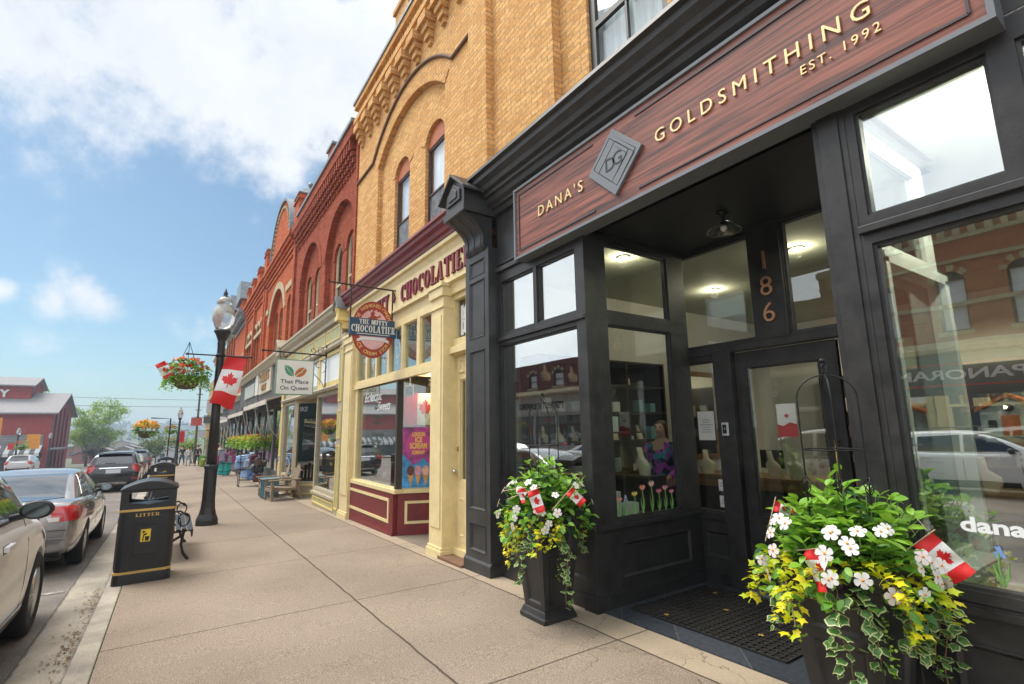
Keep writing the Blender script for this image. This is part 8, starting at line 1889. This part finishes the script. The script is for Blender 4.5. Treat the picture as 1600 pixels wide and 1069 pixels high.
P2=planter(1.35,-3.02,'tapered black planter at the lower right, nearest the camera')
potted(3.90,-2.975,P1[1]-.06,'white, yellow and green trailing flowers in the planter left of the entrance',21,1.2,28,limeN=11,ivyN=5)
potted(1.35,-3.02,P2[1]-.06,'white flowers, lime leaves and variegated ivy in the nearest planter at the lower right',33,1.12,34,limeN=11,ivyN=8)
obelisk(3.90,-2.975,P1[1]-.06,1.93,'wrought iron obelisk rising from the farther planter'); obelisk(1.35,-3.02,P2[1]-.06,1.95,'wrought iron obelisk rising from the nearest planter')
hand_flag((3.64,-2.585,1.06),-1.25,0,.19,'small maple leaf flag leaning left in the farther planter'); hand_flag((3.60,-2.47,1.10),-1.4,0,.12,'small flag at the far left of the farther planter',nrm=(-.3,.9,.1)); hand_flag((3.50,-2.90,1.03),-.75,0,.16,'small flag half hidden by yellow leaves in the farther planter')
hand_flag((1.08,-3.13,.99),-.85,0,.21,'maple leaf flag at the right of the nearest planter, leaf upright'); hand_flag((1.40,-2.72,.97),-1.3,0,.19,'maple leaf flag folded narrow at the front of the nearest planter',nrm=(.45,1.0,.1)); hand_flag((1.70,-2.98,1.10),-.3,0,.12,'small red flag tip peeping from the left of the nearest planter')
# ---- hanging baskets
RF=[lm('geranium_red',(.62,.03,.02),(.42,.015,.012)),lm('geranium_orange',(.80,.20,.03),(.65,.12,.02))]
def basket(cx,cyy,cz,r,label,seed,n=520,nf=60,cols=RF,group=None,hang=None,leafs=(G1,G1b,G2),fl=.045,det=True,ls=.07):
    rd=random.Random(seed); t=thing('hanging_basket',label,'flower basket',(cx,cyy,cz),0,group)
    mb=MB(); mb.lathe([(.0001,-r*.62),(r*.3,-r*.58),(r*.52,-r*.40),(r*.63,-.02),(r*.63,.01)],(cx,cyy,cz),18 if det else 8); mb.build('coir_bowl',mat('coir',(.16,.13,.055),.95,var=.4,vscale=30,bump=.8,bscale=80),t)
    if hang:
        mb=MB()
        for q in range(3): a=q*2.09; mb.tube([(cx+r*.6*math.cos(a),cyy+r*.6*math.sin(a),cz),(cx,cyy,hang)],.006,4)
        mb.build('chain',IRON,t)
    f=MB()
    for i in range(n):
        v=Vector((rd.gauss(0,1),rd.gauss(0,1),rd.gauss(0,1))).normalized()*rd.uniform(.55,1.0)
        if v.z<-.3: v.z*=.9
        p=Vector((cx+v.x*r,cyy+v.y*r,cz+r*.22+v.z*r*.60)); ld=v+Vector((rd.gauss(0,.7),rd.gauss(0,.7),rd.gauss(0,.5))); L=rd.uniform(.6,1.2)*ls
        leaf_oval(f,Matrix.Translation(p)@rotm(ld,roll=rd.gauss(0,.5)),L,L*.6,rd.choice((0,1,2)),.2)
    for i in range(int(n*.12)):
        a=rd.random()*2*PI; pts=trail(rd,(cx+r*.7*math.cos(a),cyy+r*.7*math.sin(a),cz),(math.cos(a),math.sin(a),0),r*rd.uniform(.3,.75),2.6,5,.2)
        for q in pts: leaf_oval(f,Matrix.Translation(q)@rotm((rd.gauss(0,1),rd.gauss(0,1),-.4)),ls*.8,ls*.5,1,.2)
    f.build('foliage',list(leafs),t,recalc=False)
    m=MB()
    for i in range(nf):
        v=Vector((rd.gauss(0,1),rd.gauss(0,1),abs(rd.gauss(0,1))+.1)).normalized(); p=Vector((cx+v.x*r*.9,cyy+v.y*r*.9,cz+r*.26+v.z*r*.66)); mm=i%len(cols)
        for k in range(9 if det else 4):
            q=p+Vector((rd.gauss(0,fl*.45),rd.gauss(0,fl*.45),rd.gauss(0,fl*.35))); T_=Matrix.Translation(q)@(v+Vector((rd.gauss(0,.5),rd.gauss(0,.5),rd.gauss(0,.4)))).to_track_quat('Z','Y').to_matrix().to_4x4(); s=fl*rd.uniform(.35,.6)
            m.add([(s,0,0),(0,s,.2*s),(-s,0,0),(0,-s,.2*s)],[(0,1,2,3)],mm,False,T_)
    m.build('blooms',list(cols),t,recalc=False)
    return t
basket(12.56,-.16,2.80,.44,'hanging basket of red and orange geraniums on the near lamp post',41,900,46,hang=3.54)
hand_flag((12.45,.40,3.00),-1.0,0,.36,'pink and white small flag at the left of the lamp post flower basket',nrm=(-1,.1,.1)); hand_flag((12.43,.17,2.93),-.5,0,.30,'second small flag poking left out of the lamp post flower basket',nrm=(-1,.1,.1))
YF_=[lm('petunia_yellow',(.75,.55,.03),(.6,.4,.02)),lm('petunia_coral',(.70,.20,.05),(.5,.1,.03))]
for i,(x,y) in enumerate(((23.6,-2.95),(25.6,-2.95),(27.6,-2.95),(29.8,-2.95),(32.2,-2.95))):
    basket(x,y,1.32+gz(x)*.3,.40,'yellow and coral flower basket hanging under the dark shop awnings',50+i,420,40,YF_,'flower baskets under the dark shop awnings',3.0,(LIME,G1b,G1),.06,False,.10)
basket(53,.06,1.95,.5,'small red flower basket on the second street lamp',60,160,26,RF,None,2.45,fl=.09,det=False,ls=.16)
basket(78,-.1,.75,.5,'tiny flower basket on the farthest street lamp',61,120,20,RF,None,1.5,fl=.1,det=False,ls=.18)
basket(30.5,1.05,1.78,.55,'orange and yellow flower basket seen above the black sport utility vehicle',62,200,90,[YF_[0],lm('petunia_orange',(.80,.32,.02),(.7,.2,.02))],None,None,fl=.11,det=False,ls=.13)
basket(80,14.2,.55,.7,'dark flower basket on the lamp before the mill',63,120,24,RF,None,None,fl=.1,det=False,ls=.2)
# pole carrying the orange basket
pb=thing('flower_pole','slim black pole beyond the black sport utility vehicle carrying an orange flower basket','pole',(31.0,.1,gz(31))); MB().tube([(31.0,.1,gz(31)),(31.0,.1,2.4),(30.6,.9,2.42)],.03,8).build('pole',POLE,pb); MB().tube([(30.5,1.05,2.42),(30.5,1.05,1.7)],.01,5).build('hook',IRON,pb)
# far planters by the tan building
for i,(x,y,lb) in enumerate(((47.5,-2.2,'lime green planter far down the pavement by the wall'),(51,-2.9,'dark planter tub far down the pavement beside the lime green one'))):
    t=thing('planter',lb,'planter',(x,y,gz(x)),0); MB().lathe([(.18,0),(.26,.5),(.28,.52),(.24,.5)],(x,y,gz(x)),14).build('tub',[mat('lime_tub',(.45,.62,.06),.5),BLK][i],t); f=MB(); rd=random.Random(i)
    for k in range(120): v=Vector((rd.gauss(0,1),rd.gauss(0,1),abs(rd.gauss(0,1)))).normalized(); leaf_oval(f,Matrix.Translation(Vector((x,y,gz(x)+.5))+v*.25)@rotm(v),.18,.1,0)
    f.build('foliage',G1,t,recalc=False)
# leafy plants in the right bay window
for i,(x,y,lb) in enumerate(((.55,-4.2,'leafy fern on the right bay window floor'),(.15,-4.3,'second leafy fern deeper in the right bay window'))):
    t=thing('fern',lb,'plant',(x,y,.64),0,'ferns in the right bay window'); f=MB(); rd=random.Random(70+i)
    for k in range(46):
        a=rd.random()*2*PI; pts=trail(rd,(x,y,.82),(math.cos(a)*.8,math.sin(a)*.8,1.2),rd.uniform(.25,.42),1.6,8,.08); f.tube(pts,.002,4,0,cap=False)
        for j in range(1,len(pts)):
            for s in (-1,1): d=(pts[j]-pts[j-1]).normalized(); sd_=d.cross(Vector((0,0,1))).normalized()*s; leaf_oval(f,Matrix.Translation(pts[j])@rotm(sd_+d*.5),.055,.016,0,.1)
    f.build('fronds',G2,t,recalc=False); MB().lathe([(.08,0),(.12,.18),(.11,.18)],(x,y,.64),16).build('pot',mat('terracotta_pot',(.32,.09,.05),.7),t)
# ------------------------------------------------------------------ people
def skin_mesh(name,joints,edges,rad,m,parent=None,sub=2,root=0):
    me=D.meshes.new(name); me.from_pydata(joints,edges,[]); o=D.objects.new(name,me); COL.objects.link(o)
    md=o.modifiers.new('s','SKIN'); md.use_smooth_shade=True
    sv_=me.skin_vertices[0].data
    for i,r in enumerate(rad): sv_[i].radius=(r,r) if isinstance(r,(int,float)) else r
    for i in range(len(rad)): sv_[i].use_root=(i==root)
    s=o.modifiers.new('ss','SUBSURF'); s.levels=sub; s.render_levels=sub
    m2=evalmesh(o); D.objects.remove(o); m2.name=name; m2.materials.clear(); m2.materials.append(m)
    for p in m2.polygons: p.use_smooth=True; p.material_index=0
    o=D.objects.new(name,m2); COL.objects.link(o); o.parent=parent; return o
def person(label,x,y,z,rz,h,skin,top,bottom,hairc,hairlen=.1,arms=None,stride=.08,lean=0,shoes=None,sleeve=1,group=None,hands=True):
    """h = standing height; faces local +x; arms: ((elbow),(wrist)) for left(+y) and right(-y)"""
    t=thing('person',label,'person',(x,y,z),rz,group); k=h/1.72
    A=arms or (((.0,.24,1.12),(.06,.25,.87)),((.0,-.24,1.12),(.06,-.25,.87)))
    def V(p): return (p[0]*k+lean*max(0,p[2]-.9)*k,p[1]*k,p[2]*k)
    J=[(0,0,.93),(0,0,1.08),(0,0,1.25),(0,0,1.40),(0,0,1.50),(.015,0,1.56),(.02,0,1.64),(.01,0,1.70)]; Rr=[(.145,.10),(.125,.092),(.15,.10),(.13,.085),.052,.070,.078,.05]
    Ed=[(i,i+1) for i in range(7)]
    def add(pts,rs,frm):
        b=frm
        for p,r in zip(pts,rs): J.append(p); Rr.append(r); Ed.append((b,len(J)-1)); b=len(J)-1
        return b
    add([(.098,0,1.607)],[.011],6)   # nose
    hands_=[]
    for s,(el,wr_) in zip((1,-1),A):
        e=add([(0,s*.165,1.39),el,wr_],[.055,.042,.030],3); d=(Vector(wr_)-Vector(el)).normalized(); w=Vector(wr_); side=Vector((1,0,0)) if abs(d.x)<.8 else Vector((0,0,1)); side=(side-d*side.dot(d)).normalized(); nrm=d.cross(side)
        pl=add([tuple(w+d*.045)],[(.032,.018)],e)
        for q,(off,ln) in enumerate(((-.026,.060),(-.009,.072),(.008,.068),(.024,.052))): add([tuple(w+d*.085+side*off),tuple(w+d*(.085+ln*.5)+side*off*1.1+nrm*.008*s),tuple(w+d*(.085+ln)+side*off*1.1+nrm*.022*s)],[.009,.008,.006],pl)
        add([tuple(w+d*.03+side*-.035),tuple(w+d*.065+side*-.052)],[.011,.008],pl)
    for s in (1,-1):
        fx=stride*s; add([(0,s*.09,.88),(fx*.6+.01,s*.10,.48),(fx-.02,s*.10,.09),(fx+.02,s*.105,.045),(fx+.13,s*.115,.03)],[.092,.062,.04,.038,.03],0)
    body=skin_mesh('body',[V(p) for p in J],Ed,[tuple(a*k for a in r) if isinstance(r,tuple) else r*k for r in Rr],skin,t,2 if hands else 1)
    # clothes
    g=1.16
    J2=[(0,0,.90),(0,0,1.08),(0,0,1.25),(0,0,1.40),(0,0,1.455)]; R2=[(.175,.135),(.150,.118),(.172,.12),(.150,.10),.07]; E2=[(0,1),(1,2),(2,3),(3,4)]
    for s,(el,wr_) in zip((1,-1),A):
        J2.append((0,s*.17,1.39)); R2.append(.07); E2.append((3,len(J2)-1)); J2.append(el); R2.append(.056); E2.append((len(J2)-2,len(J2)-1))
        if sleeve>=1: w=Vector(el)+(Vector(wr_)-Vector(el))*.9; J2.append(tuple(w)); R2.append(.042); E2.append((len(J2)-2,len(J2)-1))
    skin_mesh('top',[V(p) for p in J2],E2,[tuple(a*k for a in r) if isinstance(r,tuple) else r*k for r in R2],top,t,2)
    J3=[(0,0,.97)]; R3=[(.155,.115)]; E3=[]
    for s in (1,-1):
        fx=stride*s; b=0
        for p,r in (((0,s*.09,.86),.105),((fx*.6+.01,s*.10,.48),.078),((fx-.02,s*.10,.11),.062)): J3.append(p); R3.append(r); E3.append((b,len(J3)-1)); b=len(J3)-1
    skin_mesh('trousers',[V(p) for p in J3],E3,[tuple(a*k for a in r) if isinstance(r,tuple) else r*k for r in R3],bottom,t,2)
    hj=[(-.02,0,1.72),(-.055,0,1.66),(-.06,0,1.66-hairlen)]; skin_mesh('hair',[V(p) for p in hj],[(0,1),(1,2)],[.075*k,.088*k,.07*k],hairc,t,2)
    for s in (1,-1):
        fx=stride*s; skin_mesh('shoe',[V((fx-.05,s*.10,.04)),V((fx+.04,s*.105,.045)),V((fx+.16,s*.118,.03))],[(0,1),(1,2)],[.048*k,.05*k,.035*k],shoes or BLK,t,2)
        m=MB(); m.sphere(V((.085,s*.030,1.645)),.010*k,0,8); o=m.build('eye',mat('eye_dark',(.05,.03,.02),.2)); o.parent=t
    m=MB(); m.tube([V((.088,-.022,1.585)),V((.095,0,1.582)),V((.088,.022,1.585))],.005*k,5); o=m.build('mouth',mat('lips',(.45,.17,.14),.5)); o.parent=t
    return t
SK=mat('skin',(.52,.30,.20),.55,var=.08,sub=.1)
JEANS=mat('blue_denim',(.05,.09,.20),.85,var=.25,vscale=8); DKT=mat('dark_trousers',(.02,.02,.025),.85)
H1=mat('greying_hair',(.28,.22,.16),.7,var=.3,vscale=30,stretch=(1,1,.2)); H2=mat('brown_hair',(.05,.025,.012),.6,var=.3,vscale=30,stretch=(1,1,.2))
person('person in a grey green shirt and blue jeans browsing behind the nearest street lamp',33.0,-2.35,gz(33),-.9,1.74,SK,mat('grey_green_shirt',(.24,.33,.30),.85),JEANS,H1,.05,((( .05,.24,1.14),(.22,.14,1.24)),((.05,-.24,1.14),(.24,-.12,1.28))),.06)
person('person in black walking away, far down the right pavement by the wall',50.5,-1.95,gz(50.5),.1,1.72,SK,mat('black_coat',(.02,.02,.022),.8),DKT,H2,.08,None,.2,hands=False,shoes=BLK)
person('person in a white top far down the right pavement, left of the one in black',51.6,-1.35,gz(51.6),.3,1.58,SK,mat('white_top',(.7,.7,.7),.8),mat('pale_trousers',(.4,.4,.42),.8),H2,.1,(((.02,.24,1.12),(.14,.24,.92)),((.0,-.24,1.12),(-.06,-.26,.88))),.12,hands=False)
person('person in dark clothes close to the second street lamp',55.5,-.95,gz(55.5),.4,1.70,SK,DKT,JEANS,H2,.05,(((.12,.2,1.12),(.3,.12,1.2)),((-.05,-.25,1.12),(.0,-.27,.87))),.22,hands=False)
person('person in a pink top near the lime green planter down the pavement',46.5,-2.75,gz(46.5),.3,1.68,SK,mat('pink_top',(.55,.15,.15),.8),DKT,H1,.1,None,.1,hands=False)
# woman inside the jeweller's: floral top, arm reaching into the window display
def floral():
    m=D.materials.new('floral_blouse'); m.use_nodes=True; n,l=nt(m); b=n['Principled BSDF']; tc=n.new('ShaderNodeTexCoord'); v=n.new('ShaderNodeTexVoronoi'); v.inputs['Scale'].default_value=17; l.new(tc.outputs['Object'],v.inputs['Vector'])
    r=n.new('ShaderNodeValToRGB'); l.new(v.outputs['Color'],r.inputs[0]); r.color_ramp.interpolation='CONSTANT'; e=r.color_ramp.elements; e[0].color=(.012,.02,.05,1); e[1].position=.38; e[1].color=(.42,.05,.46,1); x=e.new(.62); x.color=(.02,.25,.32,1); x=e.new(.75); x.color=(.10,.06,.30,1); x=e.new(.85); x.color=(.5,.12,.5,1)
    l.new(r.outputs[0],b.inputs['Base Color']); b.inputs['Roughness'].default_value=.8; return m
person('woman in a purple floral blouse inside the jeweller\'s, behind the side window',4.42,-5.32,-.03,PI*.62,1.70,SK,floral(),DKT,mat('grey_brown_hair',(.10,.07,.05),.6,var=.3),.06,(((.16,.26,1.12),(.38,.16,1.02)),((.05,-.24,1.12),(.10,-.26,.88))),.04,.10)
